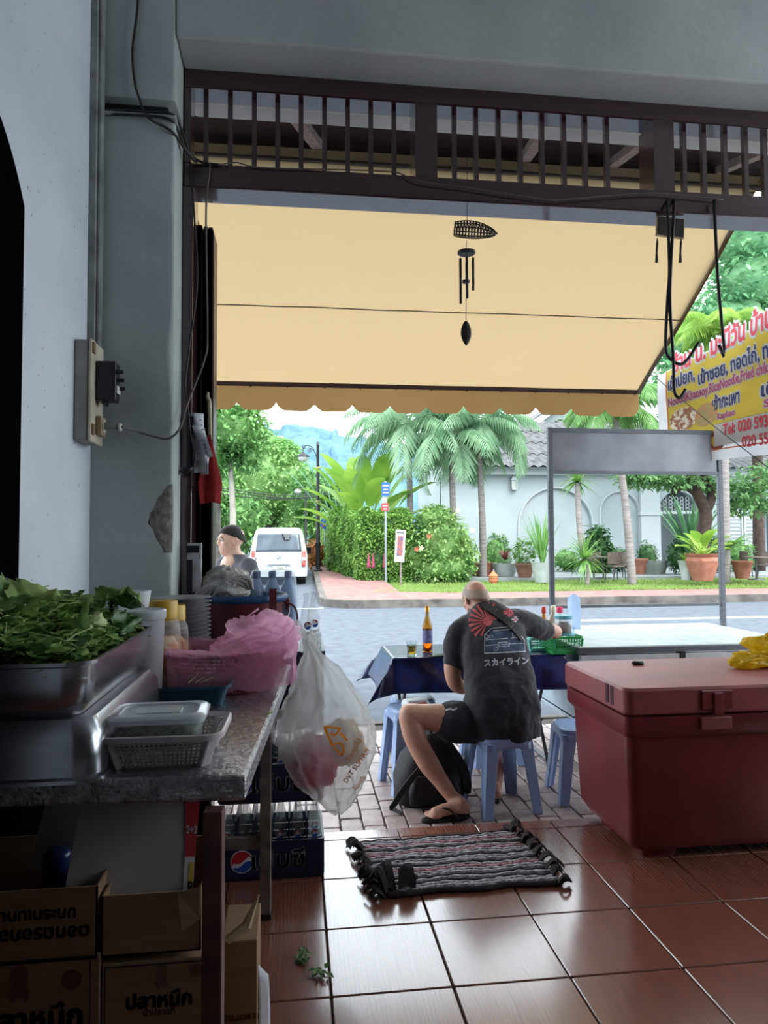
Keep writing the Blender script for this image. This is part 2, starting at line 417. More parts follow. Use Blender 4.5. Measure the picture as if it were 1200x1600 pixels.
# eaves beyond the beam: dark boards, purlins and struts
ev = thing('eaves', 'dark timber eaves seen through the transom bars', None, (0, 0, 0)); ev['kind'] = 'structure'
MB().add([V(-6, 3.5, 4.75), V(6.5, 3.5, 4.75), V(6.5, 4.75, 4.02), V(-6, 4.75, 4.02), V(-6, 3.5, 4.8), V(6.5, 3.5, 4.8), V(6.5, 4.75, 4.07), V(-6, 4.75, 4.07)],
         [(0, 1, 2, 3), (4, 5, 6, 7), (3, 2, 6, 7), (0, 1, 5, 4)]).build('roof_boards', m_dwood, ev)
MB().bx(-6, 6.5, 4.6, 4.64, 3.97, 4.2).build('fascia', m_dwood, ev)
MB().bx(-6, 6.5, 3.95, 4.03, 4.12, 4.2).build('purlin', m_gtimber, ev)
for x in (487, 838, 985, 1165):
    q = P(x, 195, Y=4.2)
    MB().bar((q.x-.14, 3.62, 3.72), (q.x+.05, 4.58, 4.06), .07, .05).build('strut', m_gtimber, ev)
TONE = .36
# ================================================================== awning
m_awn = mat('awning_canvas', (222, 200, 162), (208, 184, 142), scale=1.6, rough=.9, tl=.6, tlc=(230, 198, 150), bump=.35, bscale=160, detail=9, spec=.1)
m_awn2 = mat('awning_valance_canvas', (210, 174, 124), (190, 152, 102), scale=3, rough=.9, tl=.5, tlc=(216, 166, 106), bump=.35, bscale=160, detail=9, spec=.1)
AX0, AX1, AY0, AY1, AZ0, AZ1 = -2.0, 3.27, 4.55, 6.4, 4.02, 2.89
aw = thing('awning', 'large tan canvas awning with a scalloped front edge', 'awning', (0, AY0, 0))
def awp(u, t):
    return V(lerp(AX0, AX1, u), (AY1-AY0)*t, lerp(AZ0, AZ1, t) - .035*math.sin(PI*t) + .012*noise.noise(V(u*9, t*4, 1)))
SE = .575
b = MB(); b.grid(lambda u, v: awp(u, v*SE), 40, 12); b.build('canvas_upper', m_awn, aw, smooth=True)
b = MB(); b.grid(lambda u, v: awp(u, SE+v*(1-SE)) , 40, 10); b.build('canvas_lower', m_awn, aw, smooth=True)
b = MB(); b.tube([awp(i/20, SE)-V(0, 0, .006) for i in range(21)], .005, 5); b.build('seam', mat('seam_dark', (120, 110, 100), rough=.8), aw)
b = MB(); b.tube([awp(1, i/12) for i in range(13)], .008, 5); b.build('edge_hem', m_awn2, aw)
b = MB(); b.cyl((AX0, AY1-AY0, AZ1-.01), (AX1, AY1-AY0, AZ1-.01), .022, n=10); b.build('front_bar', mat('rusty_red_tube', (92, 52, 48), (58, 34, 34), rough=.6), aw)
def val(u, v):
    x = lerp(AX0, AX1, u); k = (x-AX1)/.345; s = abs(math.sin(PI*k)); 
    d = .165 + .075*min(1, s*1.6)**.6
    return V(x, AY1-AY0+.025+.02*math.sin(x*2.1)*v, AZ1-.005-d*v)
b = MB(); b.grid(val, 330, 4); b.build('valance', m_awn2, aw, smooth=True)
lm_ = shared(MB().bar((0, .01, -.035), (.02, .01, .02), .014), 'lacing', mat('lacing_dark', (40, 30, 28)))
for i in range(16): inst(lm_, 'lacing', None, aw, (AX1-.05-.33*i, AY1-AY0, AZ1))
MB().bar((AX1-.02, .1, AZ0-.06), (AX1-.02, AY1-AY0, AZ1-.02), .03).build('side_arm', mat('arm_grey', (150, 140, 120)), aw)

TONE = .43
# ================================================================== ground outside
m_road = mat('asphalt_road', (122, 132, 146), (98, 108, 122), scale=5, rough=.85, bump=.5, bscale=90, detail=10)
TONE = .85
m_brick = mat('paving_brick', (206, 186, 182), (172, 152, 150), scale=10, rough=.42, bump=.4, bscale=50, rnd_v=.12)
TONE = .43
m_joint = mat('sandy_joint', (112, 104, 98), rough=.95)
m_kerb = mat('concrete_kerb', (150, 144, 138), (96, 90, 86), scale=3, rough=.9, bump=.5, bscale=20)
m_redpave = mat('red_brick_paving', (196, 150, 144), (170, 122, 118), scale=2.5, rough=.9, bump=.3)
m_grass = mat('lawn_soil', (150, 186, 96), (122, 158, 78), scale=3, rough=.95)
ZP = -.12; ZR = -.2

b = MB(); b.bx(-8, 12, YE-.01, 6.2, -.5, ZP-.012)
pv = struct(b.build('ground_pavement', m_joint), 'brick pavement in front of the shop')
BW, BL = .125, .25
bme = shared(MB().loft([rring(BW-.009, BL-.009, .01, 1, -.03), rring(BW-.009, BL-.009, .01, 1, -.004), rring(BW-.018, BL-.018, .01, 1, 0)]), 'brick', m_brick)
rows = []
for i in range(-30, 60):
    x = .06+BW*i
    for j in range(0, 11):
        y = YE+.1+BL*j+(BL/2 if i % 2 else 0)
        if y > 6.12: continue
        rows.append((x, y))
vis = [(x, y) for x, y in rows if -.06*y+.1 < x < .42*y+.25]
vis.sort(key=lambda p: (p[0]-1)**2*.2+p[1]); vis = vis[:298]; vs_ = set(vis)
for x, y in vis:
    inst(bme, 'brick', None, pv, (x, y, ZP+rnd.uniform(-.004, .003)), (rnd.uniform(-.012, .012), rnd.uniform(-.012, .012), rnd.uniform(-.02, .02)))
b = MB()
for x, y in rows:
    if (x, y) not in vs_: b.bx(x-BW/2+.005, x+BW/2-.005, y-BL/2+.005, y+BL/2-.005, ZP-.02, ZP)
tag(b.build('outer_bricks', m_brick, pv), kind='stuff')
b = MB(); b.bx(-10, 14, 6.2, 6.3, -.5, ZP+.005); struct(b.build('ground_kerb_near', m_kerb, bevel=.01), 'low kerb at the edge of the near pavement')
def zr(x, y):   # the side street climbs gently away from the junction
    return ZR + .5*smoothstep(17, 32, y)*smoothstep(3.5, 1.0, x-.0*y) + .012*max(0, y-32)
b = MB(); b.grid(lambda u, v: V(lerp(-40, 60, u), lerp(6.3, 18, v), ZR), 4, 4)
b.grid(lambda u, v: (lambda y: V(lerp(-14, 1.9, u), y, zr(lerp(-14, 1.9, u), y)))(lerp(18, 120, v)), 12, 40)
struct(b.build('ground_road', m_road), 'grey asphalt street at the junction')
MB().bx(5.6, 40, 14.1, 14.4, ZR, ZR+.004).build('painted_line', mat('road_paint', (215, 222, 224), rough=.8))
struct(bpy.data.objects['painted_line'], 'white painted line along the street')
# far kerb with rounded corner, brick footway, lawn
KY = 17.75; CXR = 2.2
def kerbline():
    """from far up the side street to the corner, then along the main street"""
    pts = []
    for i in range(30): y = 75-56.2*(i/29); pts.append((.62+(y-20)*.002, y))
    for i in range(1, 13):
        a = PI/2*i/12; pts.append((.62+1.05*(1-math.cos(a)), 18.8-(18.8-KY)*math.sin(a)))
    for i in range(1, 30): pts.append((1.67+i*1.4, KY))
    return pts
KL = kerbline()
def off(pts, d):
    out = []
    for i, p in enumerate(pts):
        a = pts[max(0, i-1)]; c = pts[min(len(pts)-1, i+1)]; t = Vector((c[0]-a[0], c[1]-a[1])).normalized()
        out.append((p[0]-t.y*d, p[1]+t.x*d))
    return out
def strip(p0, p1, h0, h1, bl):
    for i in range(len(p0)-1):
        q = [p0[i], p0[i+1], p1[i+1], p1[i]]; hh = [h0, h0, h1, h1]
        bl.add([V(a[0], a[1], zr(a[0]-1.2, a[1])+h) for a, h in zip(q, hh)], [(0, 1, 2, 3)])
K1 = off(KL, .18); K2 = off(KL, 2.3); K3 = off(KL, 9)
b = MB(); strip(KL, KL, -.05, .2, b); strip(KL, K1, .2, .2, b)
struct(b.build('ground_kerb', m_kerb, fixn=False), 'stained concrete kerb curving round the far corner')
b = MB(); strip(K1, K2, .2, .205, b)
struct(b.build('ground_footway', m_redpave), 'red brick footway along the far kerb')
b = MB(); b.grid(lambda u, v: V(lerp(2.4, 60, u), lerp(KY+2.0, 60, v), .0+.12*smoothstep(KY+2, 26, lerp(KY+2.0, 60, v))), 20, 20)
struct(b.build('ground_lawn', m_grass), 'lawn beyond the far footway')
b = MB(); b.bx(5.0, 40, 23.6, 34, -.2, .2)
struct(b.build('ground_terrace', mat('terrace_concrete', (178, 188, 190), (156, 166, 168), scale=2, rough=.8)), 'pale concrete terrace of the white house')
b = MB(); b.grid(lambda u, v: V(lerp(-60, 80, u), lerp(30, 220, v), -.6+(.5 if lerp(30, 220, v) > 45 else 0)), 6, 6)
struct(b.build('ground_far', m_grass), 'green ground beyond the houses')
# grass blades on the lawn strip
b = MB()
for i in range(16000):
    y = KY+2.1+rnd.random()**1.4*4.0; x = rnd.uniform(2.2, 17.5)
    h = rnd.uniform(.04, .1); a = rnd.uniform(0, PI); w = .02; z0 = .0+.12*smoothstep(KY+2, 26, y)
    dx, dy = math.cos(a)*w, math.sin(a)*w
    b.add([V(x-dx, y-dy, z0), V(x+dx, y+dy, z0), V(x+rnd.uniform(-.04, .04), y, z0+h)], [(0, 1, 2)])
m_blade = mat('grass_blades', (196, 226, 130), (164, 204, 104), scale=.8, rough=.8, tl=.3)
tag(b.build('grass', m_blade, fixn=False), 'short green lawn grass beyond the red footway', 'grass', kind='stuff')
TONE = .56
# ================================================================== beyond the street
def leafmat(name, c, c2, sc=.7):
    k = 1.1; c = tuple(min(250, v*k) for v in c); c2 = tuple(min(250, v*k) for v in c2); return mat(name, c, c2, scale=sc, rough=.55, tl=.35, detail=4)
g_pale = leafmat('leaf_pale_green', (176, 216, 140), (134, 188, 108))
g_mid = leafmat('leaf_mid_green', (140, 190, 112), (92, 148, 78))
g_deep = leafmat('leaf_deep_green', (84, 134, 76), (48, 92, 52))
g_palm = leafmat('leaf_palm', (172, 206, 168), (124, 174, 130), 1.5)
g_lime = leafmat('leaf_lime', (170, 206, 88), (122, 178, 70), 1.5)
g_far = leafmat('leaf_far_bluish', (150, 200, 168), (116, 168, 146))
m_bark = mat('bark_grey', (150, 140, 130), (110, 100, 92), scale=6, rough=.9, bump=.5, stretch=(1, 1, 3))
m_barkd = mat('bark_dark', (96, 76, 68), (62, 48, 44), scale=6, rough=.9, bump=.6)
m_palmt = mat('palm_trunk_bark', (176, 168, 164), (138, 130, 128), scale=3, rough=.9, bump=.5, stretch=(1, 1, 9))
m_terra = mat('terracotta', (196, 132, 108), (168, 106, 86), scale=5, rough=.8)
m_glaze = mat('white_glazed_planter', (208, 216, 214), (186, 196, 194), scale=4, rough=.5)

def leafquad(b, p, L, W, yaw, pitch, curl=.2):
    d = V(math.cos(yaw)*math.cos(pitch), math.sin(yaw)*math.cos(pitch), math.sin(pitch))
    s_ = V(-math.sin(yaw), math.cos(yaw), 0); u = d.cross(s_)
    b.add([p, p+d*L*.5+s_*W*.5, p+d*L-u*L*curl, p+d*L*.5-s_*W*.5], [(0, 1, 2), (0, 2, 3)])
def cloud(b, c, r, n, L, seed=0, shell=.55, flat=1.0):
    q = random.Random(seed); c = Vector(c)
    for i in range(n):
        d = V(q.gauss(0, 1), q.gauss(0, 1), q.gauss(0, 1)).normalized()
        k = lerp(shell, 1, q.random()**.5)*(1+.22*noise.noise(d*2.3+V(seed, 0, 0)))
        p = c+V(d.x*r[0], d.y*r[1], d.z*r[2])*k
        s = L*q.uniform(.6, 1.35)
        leafquad(b, p, s, s*.55, q.uniform(0, 2*PI), q.uniform(-1.0, .6)*flat)
def solid_blob(b, c, r, seed=0):
    n0 = len(b.v); b.ell(c, r, 14, 10)
    for i in range(n0, len(b.v)): b.v[i] = Vector(c)+(b.v[i]-Vector(c))*(1+.25*noise.noise(b.v[i]*.9+V(seed, 1, 0)))
def tree(name, label, base, crowns, leafm, nleaf, L, tr=.2, trunkm=None, group=None, core=True, branches=None):
    """crowns: list of (dx, dy, z, rx, ry, rz) relative to the base"""
    t = thing(name, label, 'tree' if 'tree' in name else 'shrub', base, 0, group)
    b = MB(); tot = sum(c[3]*c[5] for c in crowns)
    for k, c in enumerate(crowns): cloud(b, c[:3], c[3:], int(nleaf*c[3]*c[5]/tot), L, seed=int(abs(base[0])*31+k*7))
    b.build('foliage', leafm, t, fixn=False)
    if core:
        b = MB()
        for k, c in enumerate(crowns): solid_blob(b, c[:3], tuple(.72*v for v in c[3:]), k)
        b.build('inner_foliage', leafm, t, smooth=True)
    if tr:
        b = MB(); zt = max(c[2] for c in crowns)
        b.tube(bez([(0, 0, -.3), (.05, 0, zt*.35), (-.05, 0, zt*.7), (0, 0, zt)], 4), [tr*(1-.05*i) for i in range(13)], 8)
        b.build('trunk', trunkm or m_bark, t, smooth=True)
    return t
def gz(px, py, Z): return P(px, py, Z=Z)

# hill: distance haze is mixed into its blue colour
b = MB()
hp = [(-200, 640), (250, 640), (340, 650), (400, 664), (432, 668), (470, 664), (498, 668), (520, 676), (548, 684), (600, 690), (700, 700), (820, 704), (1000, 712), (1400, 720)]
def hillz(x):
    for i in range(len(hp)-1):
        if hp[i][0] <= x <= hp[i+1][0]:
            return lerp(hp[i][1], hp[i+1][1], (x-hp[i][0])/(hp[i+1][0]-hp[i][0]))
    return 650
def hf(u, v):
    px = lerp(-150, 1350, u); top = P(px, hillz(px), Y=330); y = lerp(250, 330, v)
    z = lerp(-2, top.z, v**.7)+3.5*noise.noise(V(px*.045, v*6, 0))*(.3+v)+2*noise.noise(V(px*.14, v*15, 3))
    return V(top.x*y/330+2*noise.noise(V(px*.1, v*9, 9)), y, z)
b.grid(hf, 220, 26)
struct(b.build('hill', mat('hill_haze_tint', (104, 142, 166), (72, 116, 142), scale=.12, rough=.95, detail=10), smooth=False), 'forested hill with distance haze in its blue colour behind the trees')

# trees of the side street
def at_px(px, D, Z=0): q = P(px, 846, Y=D); return (q.x, D, Z)
tree('street_tree', 'dark leafy tree with a pale trunk beside the folding door', at_px(362, 31, .2), [(.1, 0, 6.1, 1.5, 1.5, 1.5), (-1.1, 0, 5.0, 1.3, 1.2, 1.1), (.7, 0, 4.9, .55, .8, .6), (-1.8, 0, 6.6, 1.6, 1.5, 1.3)], g_mid, 5200, .3, .17, mat('pale_trunk', (196, 190, 180), (160, 156, 146), scale=3, rough=.9), 'street trees')
tree('street_tree', 'broad bright green tree behind the white van', at_px(418, 52, .4), [(0, 0, 5.6, 3.1, 3, 3.4), (-2.4, 0, 3.6, 2.2, 2, 2.6), (1.7, 0, 3.3, 1.6, 2, 2.4), (.8, 0, 7.2, 1.7, 2, 1.5)], g_pale, 8500, .42, .3, None, 'street trees')
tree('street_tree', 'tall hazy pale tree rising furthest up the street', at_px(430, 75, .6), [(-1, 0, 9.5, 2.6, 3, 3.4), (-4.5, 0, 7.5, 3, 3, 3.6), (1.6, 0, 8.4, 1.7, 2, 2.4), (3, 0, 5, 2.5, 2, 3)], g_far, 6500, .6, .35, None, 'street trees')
tree('street_tree', 'rounded green tree behind the street lamp', at_px(488, 46, .4), [(0, 0, 4.0, 1.5, 1.6, 2.0), (.6, 0, 2.4, 1.5, 1.4, 1.8), (1.6, 0, 3.4, 1.2, 1.2, 1.5)], g_mid, 4600, .34, .2, None, 'street trees')
tree('street_tree', 'low green tree at the left of the van roof', at_px(372, 42, .3), [(0, 0, 2.4, 1.8, 1.5, 1.8), (-2, 0, 3, 2, 1.5, 2.2)], g_mid, 3800, .34, .2, None, 'street trees')
tree('street_shrub', 'orange red croton shrub behind the lamp post', at_px(492, 30, .2), [(0, 0, .75, .42, .4, .7)], mat('croton_leaf', (226, 140, 96), (190, 150, 70), scale=3, rough=.6, tl=.3), 700, .16, 0)

# hedge along the footway
HF = [(3.9, 23.6), (2.2, 23.7), (1.3, 27.6), (1.22, 38)]; HB = [(3.9, 25.0), (3.0, 25.1), (2.6, 27.8), (2.5, 38)]
hd = thing('hedge', 'long clipped green hedge beside the far footway', 'hedge', (2.2, 23.7, 0))
def hz(y): return 2.35+.012*(y-22)+.3*smoothstep(22, 30, y)
b = MB(); org = V(2.2, 23.7, 0)
for i in range(3):
    a, c, d, e = HF[i], HF[i+1], HB[i+1], HB[i]
    z0 = -.1
    vs = [V(a[0], a[1], z0), V(c[0], c[1], z0), V(d[0], d[1], z0), V(e[0], e[1], z0)]
    vt = [V(p.x, p.y, hz(p.y)-.2) for p in vs]
    b.add([p-org for p in vs+vt], [(0, 1, 5, 4), (1, 2, 6, 5), (2, 3, 7, 6), (3, 0, 4, 7), (4, 5, 6, 7)])
b.build('inner_foliage', g_deep, hd)
b = MB(); q = random.Random(3)
for i in range(15000):
    k = 0 if q.random() < .45 else (1 if q.random() < .8 else 2); t = q.random()
    a, c, d, e = HF[k], HF[k+1], HB[k+1], HB[k]
    x, y = lerp(a[0], c[0], t), lerp(a[1], c[1], t); H = hz(y)
    if q.random() < .72: z = H*q.random()-.02; n_ = .26*noise.noise(V(x*1.6, y*1.6, z*1.6)); dx, dy = -.06-n_*.7, -.1-n_
    else:
        s_ = q.random(); x2, y2 = lerp(e[0], d[0], t), lerp(e[1], d[1], t); x, y = lerp(x, x2, s_), lerp(y, y2, s_); z = H+.3*noise.noise(V(x*1.5, y*1.5, 0))-.03+.1*q.random(); dx = dy = 0
    leafquad(b, V(x+dx, y+dy, z)-org, q.uniform(.09, .17), .08, q.uniform(0, 2*PI), q.uniform(-1, .6))
b.build('foliage', leafmat('hedge_leaf', (166, 208, 110), (116, 170, 80), 1.6), hd, fixn=False)

# flowering shrub and looser bushes
fs = gz(690, 912, .05)
t = tree('flowering_shrub', 'loose flowering shrub between the notice board and the palm', (fs.x, fs.y+.3, 0), [(0, 0, 1.45, 1.15, .8, 1.2), (-.75, 0, 1.1, .7, .6, 1.0), (.75, 0, .95, .6, .6, .9), (.1, -.2, .55, 1.1, .7, .55), (-.2, 0, 2.25, .7, .6, .5)], leafmat('shrub_leaf', (172, 208, 128), (112, 164, 88), 2), 7200, .15, .05, m_barkd)
for (px, py, c) in ((715, 798, 0), (738, 828, 0), (658, 856, 0), (651, 858, 1), (670, 838, 1)):
    w = P(px, py, Y=fs.y-.62); b = MB(); 
    for k in range(5):
        a = 2*PI*k/5; b.add([V(0, -.02, 0), V(.07*math.cos(a-.4), -.04, .07*math.sin(a-.4)), V(.1*math.cos(a), -.05, .1*math.sin(a)), V(.07*math.cos(a+.4), -.04, .07*math.sin(a+.4))], [(0, 1, 2, 3)])
    b.build('flower', mat('flower_cream', (246, 236, 190)) if not c else mat('flower_red', (214, 92, 70)), t, loc=w-V(*t.location), fixn=False)
def bush(px, py, Z, rx, rz, label, m=g_mid, n=900, L=.13, name='bush'):
    p = gz(px, py, Z); return tree(name+'_shrub', label, (p.x, p.y, Z), [(0, 0, rz*.95, rx, rx*.8, rz), (rx*.4, 0, rz*.6, rx*.6, rx*.6, rz*.6)], m, n, L, 0)

# palms
def frond(b, az, el, L, droop, nl=26, ll=.55, w=.035, seed=0):
    q = random.Random(seed); pts = []; p = V(0, 0, 0); e = el
    for i in range(13):
        pts.append(p.copy()); e -= droop/12; p = p+V(math.cos(az)*math.cos(e), math.sin(az)*math.cos(e), math.sin(e))*(L/12)
    b.tube(pts, [.022*(1-i/14) for i in range(13)], 4)
    for k in range(nl):
        t = .12+.88*k/(nl-1); f = t*12; i = min(11, int(f)); pp = pts[i].lerp(pts[i+1], f-i); d = (pts[i+1]-pts[i]).normalized()
        sd = V(-math.sin(az), math.cos(az), 0); l_ = ll*math.sin(PI*min(1, .15+.83*t))**.7*q.uniform(.85, 1.1)
        for s_ in (-1, 1):
            dd = (d*.55+sd*s_*.8+V(0, 0, -.28-q.random()*.35)).normalized(); tip = pp+dd*l_+V(0, 0, -l_*.3)
            mid = pp+dd*l_*.5; nrm = d*w
            b.add([pp-nrm*.4, mid-nrm, tip, mid+nrm, pp+nrm*.4], [(0, 1, 2), (0, 2, 4), (4, 2, 3)])
def palm(label, px, pyb, Zb, pytop, n, L, ll, m=g_palm, D=None, lean=0, r=.11, seed=1, droop=2.0, skip=None):
    base = gz(px, pyb, Zb) if D is None else V(*at_px(px, D, Zb))
    top = P(px+lean, pytop, Y=base.y); H = top.z-Zb; dx = top.x-base.x
    t = thing('palm_tree', label, 'palm', (base.x, base.y, Zb), 0, 'palms in the garden'); q = random.Random(seed)
    b = MB(); pp = []; rr = []
    for i in range(31):
        k = i/30; pp.append(V(dx*k+.03*math.sin(k*5), 0, H*k-.1*(1-k))); rr.append(r*(1.25-.45*k)*(1+.05*(i % 2)))
    b.tube(pp, rr, 9); b.build('trunk', m_palmt, t, smooth=True)
    MB().tube([(dx, 0, H-.5), (dx, 0, H-.2), (dx, 0, H+.15)], [r*.75, r*.95, r*.4], 9).build('crownshaft', leafmat('crownshaft', (150, 180, 110), (120, 150, 90)), t, smooth=True)
    for k in range(n):
        b = MB(); el = lerp(1.25, .05, (k+.5)/n)+q.uniform(-.12, .12); az = k*2.399+q.uniform(-.3, .3)
        frond(b, az, el, L*q.uniform(.85, 1.08), droop*q.uniform(.75, 1.15), ll=ll, seed=seed*50+k)
        b.build('frond', m, t, loc=(dx, 0, H+.05), fixn=False)
    return t
palm('slender palm with a ringed trunk in front of the white wall', 755, 908, .05, 668, 20, 2.9, .8, seed=2, lean=-6)
palm('shorter palm rising behind the flowering shrub', 707, 905, .1, 690, 18, 2.8, .78, D=24.5, seed=5)
palm('feathery palm left of the tiled roof, behind the banana leaves', 640, 905, .1, 664, 18, 3.3, .85, D=25.5, seed=9)
palm('leaning palm trunk seen below the middle of the cart panel', 988, 912, .08, 640, 14, 2.4, .7, seed=12, lean=-26, m=leafmat('leaf_palm_bright', (150, 196, 120), (104, 158, 90), 1.5))
palm('palm trunk carrying a fern beside the right cart post', 1132, 910, .08, 522, 18, 2.2, .7, seed=14, lean=-4, m=leafmat('leaf_palm_yellow', (190, 220, 110), (130, 186, 90), 1.5), r=.14, droop=1.7)
palm('tall palm showing beside the awning edge behind the banner', 1215, 905, .1, 545, 16, 2.4, .75, seed=18, m=MATS['leaf_palm_yellow'], droop=1.9, D=21)

# banana and traveller leaves with an orange flower
def paddle(b, p0, az, el, Ls, Lb, W, droop=.7):
    pts = []; e = el; p = Vector(p0)
    for i in range(4): pts.append(p.copy()); p = p+V(math.cos(az)*math.cos(e), math.sin(az)*math.cos(e), math.sin(e))*(Ls/3)
    b.tube(pts, [.03, .026, .022, .018], 5); p = pts[-1]; sd = V(-math.sin(az), math.cos(az), 0); row = []
    for i in range(9):
        k = i/8; w = W*math.sin(PI*(.06+.93*k))**.6; row.append((p-sd*w+V(0, 0, w*.3), p.copy(), p+sd*w+V(0, 0, w*.3)))
        e -= droop/8; p = p+V(math.cos(az)*math.cos(e), math.sin(az)*math.cos(e), math.sin(e))*(Lb/8)
    vs = [v for r_ in row for v in r_]; b.add(vs, [(i*3+j, i*3+j+1, i*3+j+4, i*3+j+3) for i in range(8) for j in range(2)])
bp = P(566, 846, Y=26.6)
bn = thing('banana_plant', 'banana clump with broad lime leaves above the hedge', 'plant', (bp.x, 26.6, .1))
q = random.Random(4)
for k, (az, el, Ls, Lb, W) in enumerate(((3.3, 1.25, 2.3, 1.7, .27), (2.9, .95, 1.8, 1.3, .26), (3.5, .8, 1.8, 1.2, .24), (.2, 1.2, 2.5, 1.7, .28), (.1, .7, 2.2, 1.4, .26), (4.6, 1.35, 2.6, 1.6, .3), (1.6, 1.4, 2.9, 1.5, .26), (3.1, .7, 1.7, 1.2, .24), (6.0, .95, 2.6, 1.5, .3), (4.2, .9, 2.2, 1.3, .25), (5.4, .6, 2.1, 1.3, .25), (3.9, 1.1, 2.7, 1.5, .26), (2.6, 1.0, 2.4, 1.6, .3), (3.2, 1.0, 1.9, 1.7, .3), (5.8, 1.25, 2.2, 1.8, .32), (4.9, 1.0, 2.4, 1.5, .3), (.5, 1.0, 2.3, 1.6, .3), (3.6, 1.3, 2.5, 1.9, .32), (2.8, 1.2, 2.7, 1.6, .3), (5.0, 1.2, 2.9, 1.7, .34), (4.4, 1.15, 2.1, 1.8, .34), (.9, 1.2, 2.6, 1.7, .32), (5.6, .9, 2.0, 1.7, .3))):
    b = MB(); paddle(b, (q.uniform(-.35, .35), q.uniform(-.2, .2), 1.0), az, el, Ls*.8, Lb*1.12, W*1.15); b.build('leaf', g_lime, bn, smooth=True, fixn=False)
fp = P(573, 735, Y=26.2); b = MB()
for k in range(16):
    z = -.45+.9*k/15; a = k*2.2; leafquad(b, V(0, 0, z), .2, .1, a, .4)
b.build('flower_spike', mat('orange_bract', (238, 150, 70), (226, 110, 60), scale=5), bn, loc=fp-V(bp.x, 26.6, .1), fixn=False)
tv = P(532, 846, Y=29)
tvt = thing('fan_plant', 'pale fan of long narrow leaves left of the banana clump', 'plant', (tv.x, 29, .1))
for k in range(11):
    b = MB(); a = lerp(-.6, .6, k/10); paddle(b, (0, 0, 1.4), PI if a < 0 else 0, PI/2-abs(a), 2.1, 1.5, .13, .25); b.build('leaf', g_far, tvt, smooth=True, fixn=False)

# canopy tree over the terrace and right-hand trees
tp = gz(1083, 905, .15)
tt = thing('garden_tree', 'crooked dark trunked tree spreading leafy branches over the terrace', 'tree', (tp.x, tp.y+.6, .15))
b = MB(); yb = tp.y+.6
def rel(px, py, dy=0): w = P(px, py, Y=yb+dy); return w-V(tp.x, yb, .15)
for path, r0 in (([(1095, 905), (1098, 840), (1102, 800), (1085, 762), (1078, 735), (1070, 690)], .28), ([(1102, 800), (1112, 772), (1100, 745), (1090, 700)], .2), ([(1092, 775), (1068, 760), (1052, 772), (1060, 745)], .13)):
    pt = bez([rel(*p) for p in path], 5); b.tube(pt, [r0*(1-.6*i/len(pt)) for i in range(len(pt))], 8)
b.build('trunk', m_barkd, tt, smooth=True)
b = MB()
for k, (px, py, rx, rz) in enumerate(((1010, 748, 1.0, .35), (1060, 752, .9, .3), (985, 745, .5, .3), (1120, 755, .8, .4), (1165, 770, .9, .5), (1190, 745, .8, .6), (1080, 715, 1.4, .5), (1150, 790, .5, .35), (1195, 790, .5, .4))):
    cloud(b, rel(px, py), (rx, .9, rz), int(520*rx), .22, seed=k, shell=.1)
b.build('foliage', leafmat('garden_tree_leaf', (152, 196, 132), (98, 152, 92), 2), tt, fixn=False)
tree('garden_tree', 'big leafy tree filling the gap beside the awning', at_px(1185, 27, .1), [(-.9, 0, 9.6, 2.5, 1.8, 2.4), (1.8, 0, 9, 2.4, 1.8, 2.6), (-1.6, 0, 7.4, 1.8, 1.5, 1.4), (.6, 0, 11.8, 2.6, 2, 2.0), (.8, 0, 7, 2, 1.5, 1.6), (-2.7, 0, 9.3, 1.5, 1.2, 1.7), (-3.0, 0, 7.6, 1.5, 1.2, 1.5), (.6, 0, 13.6, 2.4, 2, 1.6)], leafmat('gap_tree_leaf', (150, 204, 150), (92, 160, 108), 1.2), 13500, .32, .25, m_barkd, core=True)
tree('garden_tree', 'bushy tree behind the upper gable', at_px(905, 38, .1), [(0, 0, 7.1, 2.2, 1.5, 1.3), (3, 0, 7, 2.2, 1.5, 1.2)], g_mid, 2600, .34, 0)

# white house
m_house = mat('house_white_paint', (200, 212, 216), (186, 200, 206), scale=.6, rough=.85)
m_house2 = mat('house_white_trim', (214, 222, 226), rough=.8)
m_roof = mat('grey_fibre_roof', (128, 128, 130), (92, 92, 96), scale=4, rough=.9, bump=.3)
m_glass_dark = mat('dark_window_glass', (40, 52, 58), (70, 84, 88), scale=3, rough=.1)
YH = 31.0
hs = thing('white_house', 'long white garden house with arches and grey roof', 'building', (0, YH, 0))
def hx(px, py=846): return P(px, py, Y=YH).x
def hzp(py, px=900): return P(px, py, Y=YH).z
x0, x1 = hx(690), hx(1330); zt = hzp(733)
# front wall with recessed blind arches and openings: piers, spandrels and set-back panels
arches = [(hx(872), hx(735), hx(872)-0, 0)]
def archspan(b, xa, xb, zs, zt_, y0, y1, n=14, rise=None):
    """spandrel above a round arch between xa and xb springing at zs"""
    r_ = (xb-xa)/2; h = rise or r_; pts = [(xa+r_-r_*math.cos(PI*i/n), zs+h*math.sin(PI*i/n)) for i in range(n+1)]
    for i in range(n):
        (a, za), (c, zc) = pts[i], pts[i+1]
        b.add([V(a, y0, za), V(c, y0, zc), V(c, y0, zt_), V(a, y0, zt_), V(a, y1, za), V(c, y1, zc)], [(0, 1, 2, 3), (0, 1, 5, 4)])
b = MB(); zb = 0.1
ops = [(hx(812), hx(925), hzp(822)), (hx(940), hx(998), hzp(800)), (hx(1030), hx(1092), hzp(800)), (hx(1138), hx(1205), hzp(800)), (hx(1225), hx(1290), hzp(800))]
cx = x0
for xa, xb, zs in ops:
    b.bx(cx, xa, 0, .3, zb, zt); archspan(b, xa, xb, zs, zt, 0, .3, rise=min((xb-xa)/2, zt-zs-.35)); cx = xb
b.bx(cx, x1, 0, .3, zb, zt)
b.build('front_wall', m_house, hs)
